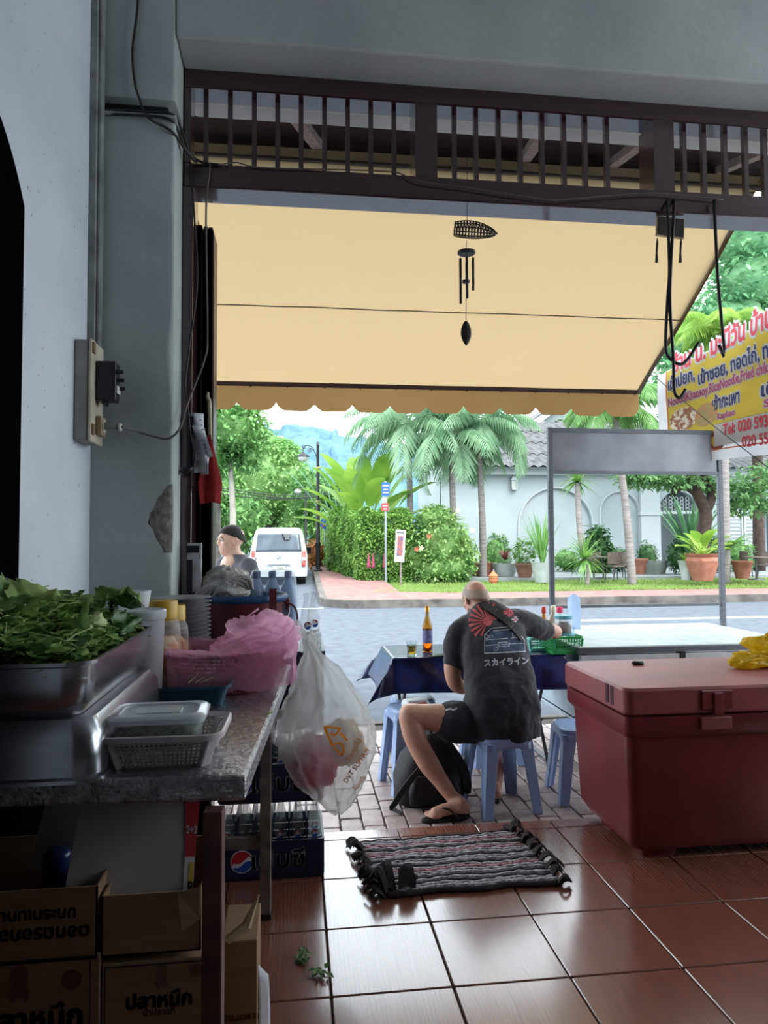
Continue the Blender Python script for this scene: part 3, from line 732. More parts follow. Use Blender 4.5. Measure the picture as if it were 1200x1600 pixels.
for k, (xa, xb, zs) in enumerate(ops[:2]): MB().bx(xa-.1, xb+.1, .12, .2, zb, zt).build('blind_panel', m_house, hs)
MB().bx(ops[2][0]-1, x1, 2.2, 2.4, zb, zt).build('veranda_back_wall', m_house, hs)
MB().bx(x0, x1, .1, 2.4, zt-.05, zt).build('veranda_ceiling', m_house, hs)
# fanlight lattice, glazed door and louvred shutters
def fan(xa, xb, zs, y):
    w = xb-xa; o = MB(); o.bx(xa, xb, y, y+.05, zs-.08, zs+.04)
    for i in range(7):
        for j in range(4):
            x = xa+w*(i+.5)/7; z = zs+.12+.17*j
            if ((x-(xa+xb)/2)/(w/2))**2+((z-zs)/(w/2))**2 < .95:
                o.tube([V(x+.085*math.cos(2*PI*k/8), y+.03, z+.085*math.sin(2*PI*k/8)) for k in range(9)], .022, 4)
    fo = o.build('fanlight_lattice', m_house2, hs)
fan(ops[2][0], ops[2][1], ops[2][2], .15); fan(ops[3][0], ops[3][1], ops[3][2], .15)
def glazed(xa, xb, z0, z1, y):
    o = MB(); w = xb-xa
    for i in range(4): o.bx(xa+w*i/3-.03, xa+w*i/3+.03, y, y+.06, z0, z1)
    for j in range(4): o.bx(xa, xb, y, y+.05, lerp(z0, z1, j/3)-.03, lerp(z0, z1, j/3)+.03)
    fr = o.build('window', m_house2, hs)
    pm = shared(MB().box((0, 0, 0), (w/3-.05, .02, (z1-z0)/3-.05)), 'pane', m_glass_dark)
    for i in range(3):
        for j in range(3): inst(pm, 'pane', None, fr, (xa+w*(i+.5)/3, y+.03, lerp(z0, z1, (j+.5)/3)))
glazed(hx(1028), hx(1056), zb+.1, hzp(800), 2.1)
def louvre(xa, xb, z0, z1, y):
    o = MB(); o.bx(xa, xa+.08, y, y+.06, z0, z1); o.bx(xb-.08, xb, y, y+.06, z0, z1); o.bx(xa, xb, y, y+.06, z1-.08, z1); o.bx(xa, xb, y, y+.06, z0, z0+.08); o.bx(xa, xb, y+.055, y+.065, z0, z1)
    fr = o.build('shutter', m_house2, hs); n = 16
    sm = shared(MB().box((0, 0, 0), (xb-xa-.16, .012, .1), Matrix.Rotation(.6, 3, 'X')), 'slat', m_house2)
    for k in range(n): inst(sm, 'slat', None, fr, ((xa+xb)/2, y+.03, lerp(z0+.14, z1-.14, k/(n-1))))
louvre(hx(1165), hx(1192), zb+.1, hzp(790), .05); louvre(hx(1140), hx(1163), zb+.1, hzp(790), .05)
MB().bx(hx(1194), hx(1206), .6, .65, zb, hzp(790)).build('doorway', m_glass_dark, hs)
# pilaster, mouldings, lantern
o = MB(); o.bx(hx(999), hx(1030), -.2, 0, zb, zt); o.bx(hx(997), hx(1032), -.26, 0, hzp(806), hzp(800)); o.build('pilaster', m_house2, hs, bevel=.03)
o = MB(); o.bx(x0, x1, -.35, 0, zt-.3, zt); o.bx(x0, x1, -.5, 0, zt-.06, zt+.06); o.build('cornice', m_house2, hs)
for xa, xb, zs in ops[:2]:
    r_ = (xb-xa)/2; hh = min(r_, zt-zs-.35)
    MB().tube([(xa-.06, -.02, zb)]+[(xa+r_-(r_+.06)*math.cos(PI*i/16), -.02, zs+(hh+.06)*math.sin(PI*i/16)) for i in range(17)]+[(xb+.06, -.02, zb)], .045, 5).build('arch_moulding', m_house2, hs)
lx = hx(803)
ln = thing('wall_lantern', 'white wall lantern on the house wall left of the cart post', 'lantern', (lx, YH-.12, hzp(765)))
MB().box((0, 0, 0), (.26, .2, .06)).build('base', m_house2, ln); MB().box((0, 0, .42), (.3, .22, .05)).build('top_plate', m_house2, ln)
for sx in (-1, 1):
    for sy in (-1, 1): MB().bx(sx*.11-.02, sx*.11+.02, sy*.08-.02, sy*.08+.02, 0, .42).build('bar', m_house2, ln)
MB().loft([rring(.3, .22, .01, 1, .44), rring(.08, .06, .01, 1, .6)]).build('cap', m_house2, ln)
MB().box((0, 0, .21), (.18, .12, .36)).build('glass', mat('lantern_glass', (206, 216, 206), rough=.2), ln)
# corrugated roof in overlapping courses
zr0, zr1 = zt, hzp(668)*1.12; ny = 4
for k in range(ny):
    t0, t1 = k/ny, (k+1)/ny
    def rf(u, v, t0=t0, t1=t1):
        t = lerp(t0-.01, t1+.015, v); xx = lerp(x0-.4, x1, u)
        ph = u*(x1-x0)/.42*2*PI
        return V(max(xx-2.2*t, x0-.4+2.4*t), -.75+4.2*t, zr0+.02+(zr1-zr0)*t+.05*math.sin(ph)+.05*(1-v))
    MB().grid(rf, 560, 1).build('roof_sheet_course', m_roof, hs)
MB().add([V(x0-.4, -.7, zr0-.05), V(x1, -.7, zr0-.05), V(x1-2.2, 3.45, zr1-.05), V(x0+2.0, 3.45, zr1-.05)], [(0, 1, 2, 3)]).build('roof_underside', m_house, hs)
MB().add([V(x0, .0, zt), V(x0, 6, zt), V(x0+2, 3.4, zr1)], [(0, 1, 2)]).bx(x0, x0+.2, .1, 6, 0, zt).build('side_wall', m_house, hs)
# upper gabled storey behind
ug = thing('gabled_house', 'white gabled upper storey behind the grey roof', 'building', (0, 38, 0))
ux = lambda p: P(p, 846, Y=38).x
uz = lambda p: P(860, p, Y=38).z
MB().bx(ux(845), ux(960), 0, 3, 0, uz(660)).build('wall', m_house, ug)
MB().prism([(ux(822), uz(664)), (ux(818), uz(668)), (ux(895), uz(622)), (ux(975), uz(668)), (ux(971), uz(660)), (ux(895), uz(612))], lambda a, c: V(a, -.6, c), lambda a, c: V(a, 3.4, c)).build('roof', m_roof, ug)
MB().prism([(ux(845), uz(662)), (ux(895), uz(624)), (ux(950), uz(662))], lambda a, c: V(a, -.0, c), lambda a, c: V(a, .1, c)).build('gable', m_house, ug)
MB().bar((ux(820), -.62, uz(667)), (ux(895), -.62, uz(621)), .06, .3, up=(0, 1, 0)).build('barge_board', m_house2, ug)

# ---------------------------------------------------------------- pots and terrace plants
def pot(name, label, px, py, Z, prof, m, n=18, D=None):
    p = gz(px, py, Z) if D is None else V(*at_px(px, D, Z))
    b = MB(); b.lathe(prof+[(prof[-1][0]*.86, prof[-1][1]), (prof[-1][0]*.8, prof[-1][1]*.9)], n, cap1=False)
    b.add([V(prof[-1][0]*.82*math.cos(2*PI*i/n), prof[-1][0]*.82*math.sin(2*PI*i/n), prof[-1][1]*.9) for i in range(n)], [tuple(range(n))])
    t = thing(name, label, 'planter', (p.x, p.y, Z)); b.build('pot', m, t, smooth=True, auto=40); return t
def straps(t, n, L, W, z, el0, el1, droop, m, seed=0, name='leaf', joined=True, r=.05):
    q = random.Random(seed); b = MB()
    for k in range(n):
        az = k*2.399+q.uniform(-.3, .3); e = q.uniform(el0, el1); p = V(math.cos(az)*r*q.random(), math.sin(az)*r*q.random(), z); l_ = L*q.uniform(.75, 1.1)
        sd = V(-math.sin(az), math.cos(az), 0); row = []; dr = droop*q.uniform(.5, 1.3)
        for i in range(5):
            w = W*(1-(i/4)**2)*.5+.002; row += [p-sd*w, p+sd*w]; p = p+V(math.cos(az)*math.cos(e), math.sin(az)*math.cos(e), math.sin(e))*(l_/4); e -= dr/4
        if not joined: b = MB()
        b.add(row, [(2*i, 2*i+1, 2*i+3, 2*i+2) for i in range(4)])
        if not joined: b.build(name, m, t, fixn=False)
    if joined: b.build(name+'_rosette', m, t, fixn=False)
ZT = .2
SM = [(.2, 0), (.27, .3), (.31, .5), (.33, .52), (.33, .58)]
pot('terracotta_pot', 'wide terracotta pot half hidden behind the palm trunk', 752, 905, .08, [(.3, 0), (.42, .3), (.44, .55), (.48, .6)], m_terra)
t = pot('glazed_pot', 'terracotta and white pot with red bromeliad beside the palm', 790, 905, .1, [(.24, 0), (.38, .25), (.42, .5), (.45, .56)], m_glaze)
straps(t, 26, .6, .05, .5, .3, 1.2, 1.0, leafmat('bromeliad_green', (168, 196, 150), (120, 160, 110), 3), 3)
straps(t, 16, .5, .1, .7, .6, 1.4, .6, mat('bromeliad_red', (170, 84, 92), (130, 60, 74), scale=3, rough=.5, tl=.2), 4, 'red_leaf')
lt = gz(771, 912, .06); lt = thing('clay_lantern', 'small orange pierced clay lantern on the lawn edge', 'lantern', (lt.x, lt.y, .06))
MB().lathe([(.12, 0), (.16, .12), (.15, .25), (.17, .26), (.05, .38), (.02, .42)], 14).build('body', mat('orange_clay', (226, 140, 96), rough=.8), lt, smooth=True, auto=40)
hm = shared(MB().cyl((0, -.004, 0), (0, .03, 0), .018, n=8), 'hole_shade', mat('hole_shade_brown', (110, 56, 40)))  # solid dark discs, shade of the pierced openings put into the colour
for k in range(18):
    a = -PI/2+((k % 6)-2.5)*.42; inst(hm, 'hole_shade', None, lt, (.153*math.cos(a), .153*math.sin(a), .07+.06*(k//6)), (0, 0, a+PI/2))
t = pot('small_terracotta_pot', 'small brown pot with a round leafy bush', 820, 906, .12, SM, mat('brown_clay', (150, 110, 92), (130, 92, 76), scale=4, rough=.8))
b = MB(); cloud(b, (0, 0, .95), (.42, .4, .5), 520, .15, 3); b.build('foliage', leafmat('pot_bush_leaf', (150, 196, 110), (104, 156, 80), 3), t, fixn=False)
t = pot('white_planter', 'tall white planter with upright blade leaves', 848, 910, .1, [(.24, 0), (.32, .3), (.36, .62), (.38, .66)], m_glaze)
straps(t, 40, 1.7, .07, .6, 1.15, 1.5, .35, leafmat('iris_leaf', (150, 200, 112), (104, 164, 84), 3), 5)
p = gz(917, 911, .12); t = thing('yucca', 'yucca with a low and a tall tufted head on the lawn edge', 'plant', (p.x, p.y, .12))
b = MB(); b.tube(bez([(0, 0, -.1), (.05, 0, .35), (-.05, 0, .7)], 4), .07, 7); b.tube(bez([(0, 0, .5), (-.12, .2, 1.6), (-.14, .3, 3.2)], 4), .09, 7); b.build('trunk', m_palmt, t, smooth=True)
def head(t, c, n, L, W, m, seed, el0=-.5, el1=1.5, droop=.9, name='leaf_head'):
    e = thing('x', None, None); q = random.Random(seed); b = MB(); c = Vector(c)
    bpy.data.objects.remove(e)
    for k in range(n):
        az = k*2.399; el = q.uniform(el0, el1); p = c.copy(); row = []; sd = V(-math.sin(az), math.cos(az), 0); l_ = L*q.uniform(.8, 1.1)
        for i in range(5):
            w = W*(1-(i/4)**1.5)*.5+.003; row += [p-sd*w, p+sd*w]; p = p+V(math.cos(az)*math.cos(el), math.sin(az)*math.cos(el), math.sin(el))*(l_/4); el -= droop/4*q.uniform(.3, 1.3)
        b.add(row, [(2*i, 2*i+1, 2*i+3, 2*i+2) for i in range(4)])
    b.build(name, m, t, fixn=False)
m_yuc = leafmat('yucca_leaf', (158, 206, 110), (100, 156, 80), 3)
head(t, (-.05, 0, .75), 85, 1.0, .07, m_yuc, 1); head(t, (-.14, .3, 3.25), 80, .9, .07, m_yuc, 2)
bush(935, 895, ZT, .55, 1.0, 'dark spiky bush behind the yucca', g_deep, 700, .3)
bush(885, 893, ZT, .6, .5, 'low dark green bush left of the yucca', g_mid, 600, .14)
bush(965, 893, ZT, .6, .55, 'low round bush behind the cafe chairs', g_deep, 600, .14)
bush(1012, 893, ZT, .45, .65, 'leafy bush in front of the house pilaster', g_deep, 600, .14)
bush(1065, 897, ZT, .55, .75, 'round dark shrub left of the big terracotta pot', g_deep, 900, .14)
bush(1118, 895, ZT, .7, .8, 'dense shrub behind the right cart post', g_deep, 900, .16)
bush(1155, 893, ZT, .6, .7, 'shadowy fern bush at the right edge of the terrace', g_mid, 700, .18)
bush(775, 893, .1, .7, .95, 'green bush behind the glazed pot', g_mid, 1000, .16)
bush(826, 880, ZT, .5, 1.7, 'tall dark leaved bush against the white wall', g_deep, 800, .26)
bush(600, 880, .1, 1.1, 1.9, 'green thicket behind the banana clump', g_mid, 1600, .2)
bush(735, 890, .1, .7, 1.5, 'upright bush between the two palm trunks', g_pale, 1100, .16)
t = pot('large_terracotta_pot', 'large round terracotta pot with broad lime leaves', 1098, 907, ZT, [(.3, 0), (.42, .35), (.5, .62), (.44, .74), (.5, .78), (.52, .84)], m_terra)
q = random.Random(8)
for k in range(16):
    b = MB(); paddle(b, (0, 0, .75), k*2.4, q.uniform(.3, 1.2), q.uniform(.3, .6), q.uniform(.5, .75), .18, .6); b.build('leaf', g_lime, t, smooth=True, fixn=False)
t = pot('white_vase', 'tapering white vase leaning by the large terracotta pot', 1073, 906, ZT, [(.16, 0), (.2, .3), (.26, .6), (.28, .62)], m_glaze)
straps(t, 10, .4, .12, .55, .5, 1.3, .5, g_lime, 2)
pot('grey_planter', 'low grey stone planter beside the pilaster', 1023, 897, ZT, [(.42, 0), (.5, .3), (.5, .5)], mat('stone_grey', (150, 156, 150), (120, 128, 120), scale=5, rough=.9), 4)
pot('brown_pot', 'small brown pot at the foot of the pilaster', 1000, 897, ZT, SM, m_terra)
t = pot('dark_pot', 'dark pot with tall strappy leaves under the crooked tree', 1082, 898, ZT, SM, mat('dark_clay', (110, 92, 84), rough=.8))
straps(t, 50, 2.6, .16, .5, 1.0, 1.5, .5, leafmat('strap_leaf', (120, 172, 118), (84, 138, 92), 2), 9)
p = gz(1150, 862, ZT); 
fe = P(1140, 855, Y=gz(1132, 910, .08).y-.2); t = thing('nest_fern', 'bird nest fern growing on the palm trunk', 'fern', fe); q = random.Random(3)
for k in range(14):
    b = MB(); paddle(b, (0, 0, -.05), k*2.4, q.uniform(.2, 1.1), .06, q.uniform(.7, 1.0), .1, .9); b.build('leaf', g_mid, t, smooth=True, fixn=False)
t = pot('clay_pot_right', 'terracotta pot under the fern at the right', 1160, 904, ZT, SM, m_terra)
# cafe chairs and tables
m_rat = mat('rattan', (122, 108, 100), (96, 84, 78), scale=20, rough=.7)
m_iron = mat('dark_iron', (60, 62, 66), rough=.5)
def cafe_chair(px, py, rz, label):
    p = gz(px, py, ZT); t = thing('cafe_chair', label, 'chair', (p.x, p.y, ZT), rz, 'chairs on the terrace')
    MB().loft([rring(.46, .44, .08, 4, .42), rring(.46, .44, .08, 4, .46)]).build('seat', m_rat, t)
    b = MB(); b.grid(lambda u, v: V(.24*math.cos(PI*u), .2*math.sin(PI*u)+.02, .5+.38*v+.0*u), 12, 4); b.build('backrest', m_rat, t, solid=.02)
    for sx in (-1, 1):
        for sy in (-1, 1): MB().cyl((sx*.19, sy*.17, .43), (sx*.24, sy*.22, 0), .016, n=6).build('leg', m_iron, t)
    return t
cafe_chair(962, 906, .2, 'rattan chair nearest the leaning palm'); cafe_chair(928, 903, -1.2, 'rattan chair behind the yucca')
cafe_chair(975, 903, 2.0, 'rattan chair partly behind the leaning palm trunk'); cafe_chair(1168, 902, 1.2, 'cafe chair by the round table at the right'); cafe_chair(1196, 904, 2.6, 'cafe chair at the right picture edge')
def cafe_table(px, py, label):
    p = gz(px, py, ZT); t = thing('cafe_table', label, 'table', (p.x, p.y, ZT), 0, 'tables on the terrace')
    MB().lathe([(.38, .7), (.38, .73)], 20).build('table_top', m_rat, t); MB().cyl((0, 0, 0), (0, 0, .7), .03).build('pole', m_iron, t); MB().lathe([(.26, 0), (.24, .03)], 16).build('base', m_iron, t)
cafe_table(943, 904, 'small table between the rattan chairs'); cafe_table(1182, 906, 'round table at the right end of the terrace')

# ---------------------------------------------------------------- street things
zl = .35; lp = P(497, 893, Z=zl)
t = thing('street_lamp', 'black street lamp with a scrolled arm and hanging lantern', 'lamp', (lp.x, lp.y, zl))
Lz = P(497, 690, Y=lp.y).z-zl; m_lamp = mat('lamp_black', (44, 46, 52), rough=.5)
b = MB(); b.lathe([(.16, 0), (.16, .06), (.09, .1), (.085, 1.0), (.1, 1.02), (.1, 1.08), (.075, 1.1), (.07, 2.6), (.09, 2.62), (.09, 2.7), (.06, 2.72), (.055, Lz-.15), (.07, Lz-.13), (.05, Lz-.05), (.01, Lz)], 12); b.build('pole', m_lamp, t, smooth=True, auto=40)
for z in (1.05, 2.66, Lz-1.0): MB().lathe([(.1, z-.03), (.1, z+.03)], 12).build('band', mat('lamp_band_gold', (196, 180, 120), rough=.4), t)
pts = bez([(0, 0, Lz-.75), (-.1, 0, Lz-.45), (-.22, 0, Lz-.22), (-.42, 0, Lz-.15), (-.55, 0, Lz-.25), (-.56, 0, Lz-.36)], 6); MB().tube(pts, .02, 6).build('arm', m_lamp, t)
sp = [V(-.3+.1*(1-i/26)*math.cos(i*.5), 0, Lz-.34+.1*(1-i/26)*math.sin(i*.5)) for i in range(24)]; MB().tube(sp, .014, 5).build('scroll', m_lamp, t)
sp = [V(-.54+.08*(1-i/26)*math.cos(-i*.5), 0, Lz-.2+.08*(1-i/26)*math.sin(-i*.5)) for i in range(22)]; MB().tube(sp, .012, 5).build('scroll', m_lamp, t)
MB().lathe([(.03, -.0), (.06, -.05), (.09, -.08), (.24, -.16), (.26, -.2), (.2, -.2)], 16, (-.56, 0, Lz-.38)).build('lantern_hood', m_lamp, t, smooth=True, auto=40)
MB().lathe([(.2, -.2), (.18, -.3), (.1, -.38), (.01, -.4)], 16, (-.56, 0, Lz-.38)).build('lantern_glass', mat('lamp_glass', (214, 220, 214), rough=.2), t, smooth=True)
p2 = V(*at_px(478, 44, .5)); t = thing('street_lamp', 'distant slim lamp post further up the street', 'lamp', p2)
H2 = P(478, 762, Y=44).z-.5; MB().lathe([(.07, 0), (.05, H2)], 8).build('pole', m_lamp, t); MB().tube([(0, 0, H2-.2), (-.25, 0, H2), (-.5, 0, H2-.1)], .03).build('arm', m_lamp, t); MB().ell((-.5, 0, H2-.25), (.22, .22, .16)).build('lantern_glass', MATS['lamp_glass'], t)
# sign pole
sp = gz(603, 914, .05); t = thing('sign_post', 'street sign pole with blue and red plates by the hedge', 'sign', (sp.x, sp.y, .05))
sz = lambda py: P(603, py, Y=sp.y).z-.05
MB().cyl((0, 0, 0), (0, 0, sz(752)), .035, n=8).build('pole', mat('galvanised', (168, 178, 184), metal=.3, rough=.5), t)
m_blue = mat('sign_blue', (40, 100, 190)); m_red = mat('sign_red', (206, 72, 72)); m_signw = mat('sign_white', (226, 230, 230))
pl = MB().box((0, -.05, (sz(754)+sz(775))/2), (.26, .02, sz(754)-sz(775))).build('plate_blue', m_blue, t)
MB().box((-.03, -.05, (sz(778)+sz(785))/2), (.16, .02, sz(778)-sz(786))).build('plate_small', mat('sign_beige', (206, 190, 170)), t)
pr = MB().box((-.02, -.05, (sz(787)+sz(798))/2), (.24, .02, sz(787)-sz(799))).build('plate_red', m_red, t)
def put_text(par, s_, size, c, m, rx=PI/2, rz=0, name='lettering', sx=1, bw=0):
    b = textmb(s_, size)
    if bw: b = bold(b, bw)
    b.v = [V(p.x*sx, p.y, p.z) for p in b.v]
    b.xf(Matrix.Translation(c) @ Matrix.Rotation(rz, 4, 'Z') @ Matrix.Rotation(rx, 4, 'X')); return b.build(name, m, par, fixn=False)
for py_, w_, par_ in ((759, .2, pl), (765, .15, pl), (770, .2, pl), (790.5, .16, pr), (795.5, .1, pr)): MB().box((-.02 if par_ is pr else 0, -.062, sz(py_)), (w_, .003, .035)).build('print_line', m_signw, par_)
rs = P(507, 818, Y=30); t = thing('round_sign', 'round blue road sign behind the lamp post', 'sign', (rs.x, 30, .3))
MB().cyl((0, 0, 0), (0, 0, rs.z-.3), .03, n=6).build('pole', MATS['galvanised'], t)
MB().cyl((.05, -.06, rs.z-.3), (.05, -.03, rs.z-.3), .24, n=20).build('disc', m_blue, t); MB().bar((-.1, -.07, rs.z-.45), (.2, -.07, rs.z-.15), .05, .02, up=(0, 1, 0)).build('stripe', m_red, t)
# notice board
nb = gz(626, 916, .03); t = thing('notice_board', 'tilted white notice board on a wooden stake', 'sign', (nb.x, nb.y, .03))
nz_ = lambda py: P(626, py, Y=nb.y).z-.03
MB().bar((0, 0, 0), (.02, 0, nz_(875)), .06).build('stake', m_gtimber, t)
hh = nz_(828)-nz_(878); rm = Matrix.Rotation(.06, 3, 'Y'); cc = V(-.02, -.05, (nz_(828)+nz_(878))/2)
pb = MB().box(cc, (.32, .03, hh), rm).build('board', m_signw, t); MB().box(cc+V(0, -.02, 0), (.18, .01, hh*.62), rm).build('picture', mat('board_picture', (190, 110, 80), (70, 90, 150), scale=8, rough=.6), pb)
MB().box(cc+V(.01, -.02, hh*.42), (.22, .01, .05), rm).build('heading', mat('heading_grey', (110, 114, 120)), pb)
m_pinkc = mat('pink_cloth', (226, 120, 150), (210, 96, 130), scale=5, rough=.8, tl=.3)
for px, lb in ((576, 'left pink cloth strip hung on the hedge'), (583, 'right pink cloth strip hung on the hedge'), (600.5, 'pink cloth strip beside the sign pole')):
    c = P(px, 876, Y=23.35); b = MB(); b.grid(lambda u, v: V((u-.5)*.1*(1.25-v), -.03*math.sin(u*6), -.24+v*.48), 5, 6)
    tag(b.build('pink_cloth', m_pinkc, smooth=True, loc=c, solid=.006), lb, 'cloth', 'pink cloths on the hedge')
# utility wires up the side street
for k, (y0, y1) in enumerate(((772, 768), (778, 765), (768, 764))):
    a = P(345, y0-6, Y=33); c = P(575, y1-12, Y=40)
    pts = [a.lerp(c, i/14)-V(0, 0, 2.0*math.sin(PI*i/14)*.28) for i in range(15)]
    tag(MB().tube(pts, .022, 4).build('utility_wire', m_lamp), ('lowest', 'middle', 'top')[k]+' utility wire sagging across the side street', 'wire', 'utility wires')
up_ = V(*at_px(340, 33, .2)); t = thing('utility_pole', 'concrete utility pole behind the door leaves', 'pole', up_); MB().lathe([(.16, 0), (.11, 7)], 10).build('shaft', m_kerb, t)

# ---------------------------------------------------------------- van
vx, vy = P(435.5, 846, Y=24).x, 24.0; vz = zr(vx, 24)
m_van = mat('van_white', (214, 224, 228), rough=.25, coat=.3); m_vglass = mat('van_glass', (62, 74, 88), (98, 112, 124), scale=1.5, rough=.08)
m_tyre = mat('tyre', (34, 34, 36), rough=.9)
van = thing('van', 'white passenger van parked up the side street, seen from behind', 'car', (vx, vy, vz))
prof = [(.3, 0, .95), (.5, -.02, .96), (.95, 0, .955), (1.15, .04, .93), (1.7, .2, .82), (1.86, .32, .76), (1.93, .55, .66)]
rings = []
for z, y, w in prof: rings.append([V(-w, y+.12, z), V(-w*.93, y+.02, z), V(0, y-.03, z), V(w*.93, y+.02, z), V(w, y+.12, z), V(w, 4.6, z*.98), V(0, 4.9-.6*max(0, z-1), z*.98), V(-w, 4.6, z*.98)])
b = MB(); b.loft(rings); b.build('body', m_van, van, smooth=True, auto=35)
def vsurf(x, z):
    for i in range(len(prof)-1):
        if prof[i][0] <= z <= prof[i+1][0]:
            t = (z-prof[i][0])/(prof[i+1][0]-prof[i][0]); return lerp(prof[i][1], prof[i+1][1], t)-.03+.05*abs(x)**2
    return 0
def vpatch(name, x0, x1, z0, z1, m, d=.012, tp=0, par=None):
    b = MB(); b.grid(lambda u, v: (lambda x, z: V(x, vsurf(x, z)-d, z))(lerp(x0, x1, u)*(1-tp*v), lerp(z0, z1, v)), 12, 8); return b.build(name, m, par or van, smooth=True, solid=.01)
vpatch('rear_window', -.76, .76, 1.13, 1.72, m_vglass, tp=.08)
for s_ in (-1, 1):
    tl_ = vpatch('tail_light', s_*.77, s_*.9, .62, 1.16, mat('tail_light_red', (206, 60, 56), (226, 120, 110), scale=9, rough=.25), .05)
    vpatch('clear_lens', s_*.775, s_*.895, .82, .93, mat('clear_lens', (236, 226, 222), rough=.2), .07, par=tl_)
    b = MB(); b.cyl((s_*.62, .65, .32), (s_*.9, .65, .32), .33, n=20); b.build('wheel', m_tyre, van, smooth=True, auto=40)
    b = MB(); b.cyl((s_*.62, 3.8, .32), (s_*.9, 3.8, .32), .33, n=20); b.build('wheel', m_tyre, van, smooth=True, auto=40)
    MB().box((s_*1.05, 3.6, 1.12), (.2, .1, .24)).build('mirror', m_tyre, van, bevel=.03)
b = MB(); b.loft([[V(-.93, -.06, z), V(0, -.13, z), V(.93, -.06, z), V(.95, .3, z), V(-.95, .3, z)] for z in (.28, .5)]); b.build('bumper', m_van, van, bevel=.03)
MB().bx(-.9, .9, .1, 4.5, .2, .3).build('underside', m_tyre, van)
gp = vpatch('garnish', -.42, .42, .66, .71, mat('chrome_trim', (190, 196, 200), metal=.8, rough=.25), .03)
pl = vpatch('licence_plate', -.2, .2, .52, .64, mat('plate_cream', (210, 214, 196)), .045)
put_text(pl, '1264', .11, (0.04, vsurf(0, .58)-.062, .58), mat('plate_ink', (60, 64, 60)))
b = MB(); b.tube([V(.09*math.cos(2*PI*i/16), -.055, .93+.045*math.sin(2*PI*i/16)) for i in range(17)], .008, 4); b.bar((-.05, -.055, .9), (.05, -.055, .96), .012); b.build('badge', MATS['chrome_trim'], van)
MB().bar((.12, vsurf(0, 1.7)-.03, 1.72), (.2, vsurf(0, 1.6)-.06, 1.5), .03).build('wiper', m_tyre, van); MB().box((.28, .1, 1.66), (.24, .08, .1)).box((.28, .08, 1.58), (.16, .06, .12)).build('rear_camera', mat('grey_plastic', (110, 116, 120)), van)
b = MB(); b.box((-.78, -.02, .9), (.12, .02, .03)); b.build('lettering_badge', MATS['chrome_trim'], van)

TONE = 1.0
# ================================================================== shop front fittings
m_blk = mat('black_plastic', (24, 26, 30), rough=.35)
m_cable = mat('black_cable', (30, 29, 30), rough=.5); m_cable2 = mat('grey_brown_cable', (92, 84, 80), rough=.6)
# meter box on the left wall
Y0, Y1 = P(115, 600, X=XL).y, 2.93; XF = P(143, 600, Y=Y0).x; zb0, zb1 = P(115, 688, X=XL).z, P(115, 528, X=XL).z
t = thing('meter_box', 'old cream metal switch box fixed to the left wall', 'electric box', (XL, Y0, zb0))
w_, h_ = XF-XL, zb1-zb0; L_ = Y1-Y0
m_box = mat('cream_metal_box', (196, 188, 168), (150, 142, 126), scale=7, rough=.55, bump=.2, detail=8); m_boxs = mat('scuffed_grey_metal', (160, 158, 154), (112, 108, 104), scale=5, rough=.6, detail=8)
MB().bx(0.001, w_*.8, 0, L_, 0, h_).build('case', m_boxs, t, bevel=.006)
MB().bx(w_*.82, w_, -.004, L_+.004, -.004, h_+.004).build('lid', m_box, t, bevel=.005)
for z in (.09, .9): MB().bx(w_*.8, w_+.006, .004, .03, h_*z-.012, h_*z+.03).build('hinge', mat('rusty_hinge', (120, 88, 64), (90, 66, 52), scale=20, rough=.8), t, bevel=.002)
d = MB().bx(w_, w_+.075, L_*.3, L_*.72, h_*.42, h_*.82).build('breaker_unit', m_blk, t, bevel=.006)
MB().bx(w_+.075, w_+.08, L_*.36, L_*.66, h_*.5, h_*.58).build('label_strip', mat('label_grey', (190, 192, 194)), d)
for k in range(3): MB().cyl((w_+.07, L_*(.4+.1*k), h_*.72-.03*k), (w_+.1, L_*(.4+.1*k), h_*.72-.03*k), .008, n=8).build('knob', m_blk, d)
for k in range(4): MB().cyl((w_+.03, L_*(.36+.09*k), h_*.42), (w_+.03, L_*(.36+.09*k), h_*.385), .007, n=6).build('terminal', m_blk, d)
so = MB().bx(w_, w_+.022, L_*.36, L_*.78, h_*.08, h_*.27).build('socket', mat('brown_socket_frame', (150, 132, 104), rough=.6), t, bevel=.004)
MB().bx(w_+.022, w_+.027, L_*.45, L_*.68, h_*.11, h_*.24).build('socket_plate', mat('ivory_plastic', (206, 204, 196), rough=.4), so, bevel=.003)
PLUG = V(XL+w_+.027, Y0+L_*.56, zb0+h_*.18)
pg = thing('plug', 'clear grey plug pushed into the wall box socket', 'plug', PLUG)
MB().tube([(0, 0, 0), (.015, 0, 0), (.03, 0, 0), (.05, .004, -.002), (.06, .005, -.003)], [.016, .018, .014, .011, .006], 10).build('body', mat('grey_green_plastic', (120, 128, 120), rough=.35), pg, smooth=True)
MB().lathe([(.016, 0), (.016, .008)], 10).xf(Matrix.Translation((.052, .004, -.004)) @ Matrix.Rotation(PI/2, 4, 'Y')).build('collar', MATS['ivory_plastic'], pg)

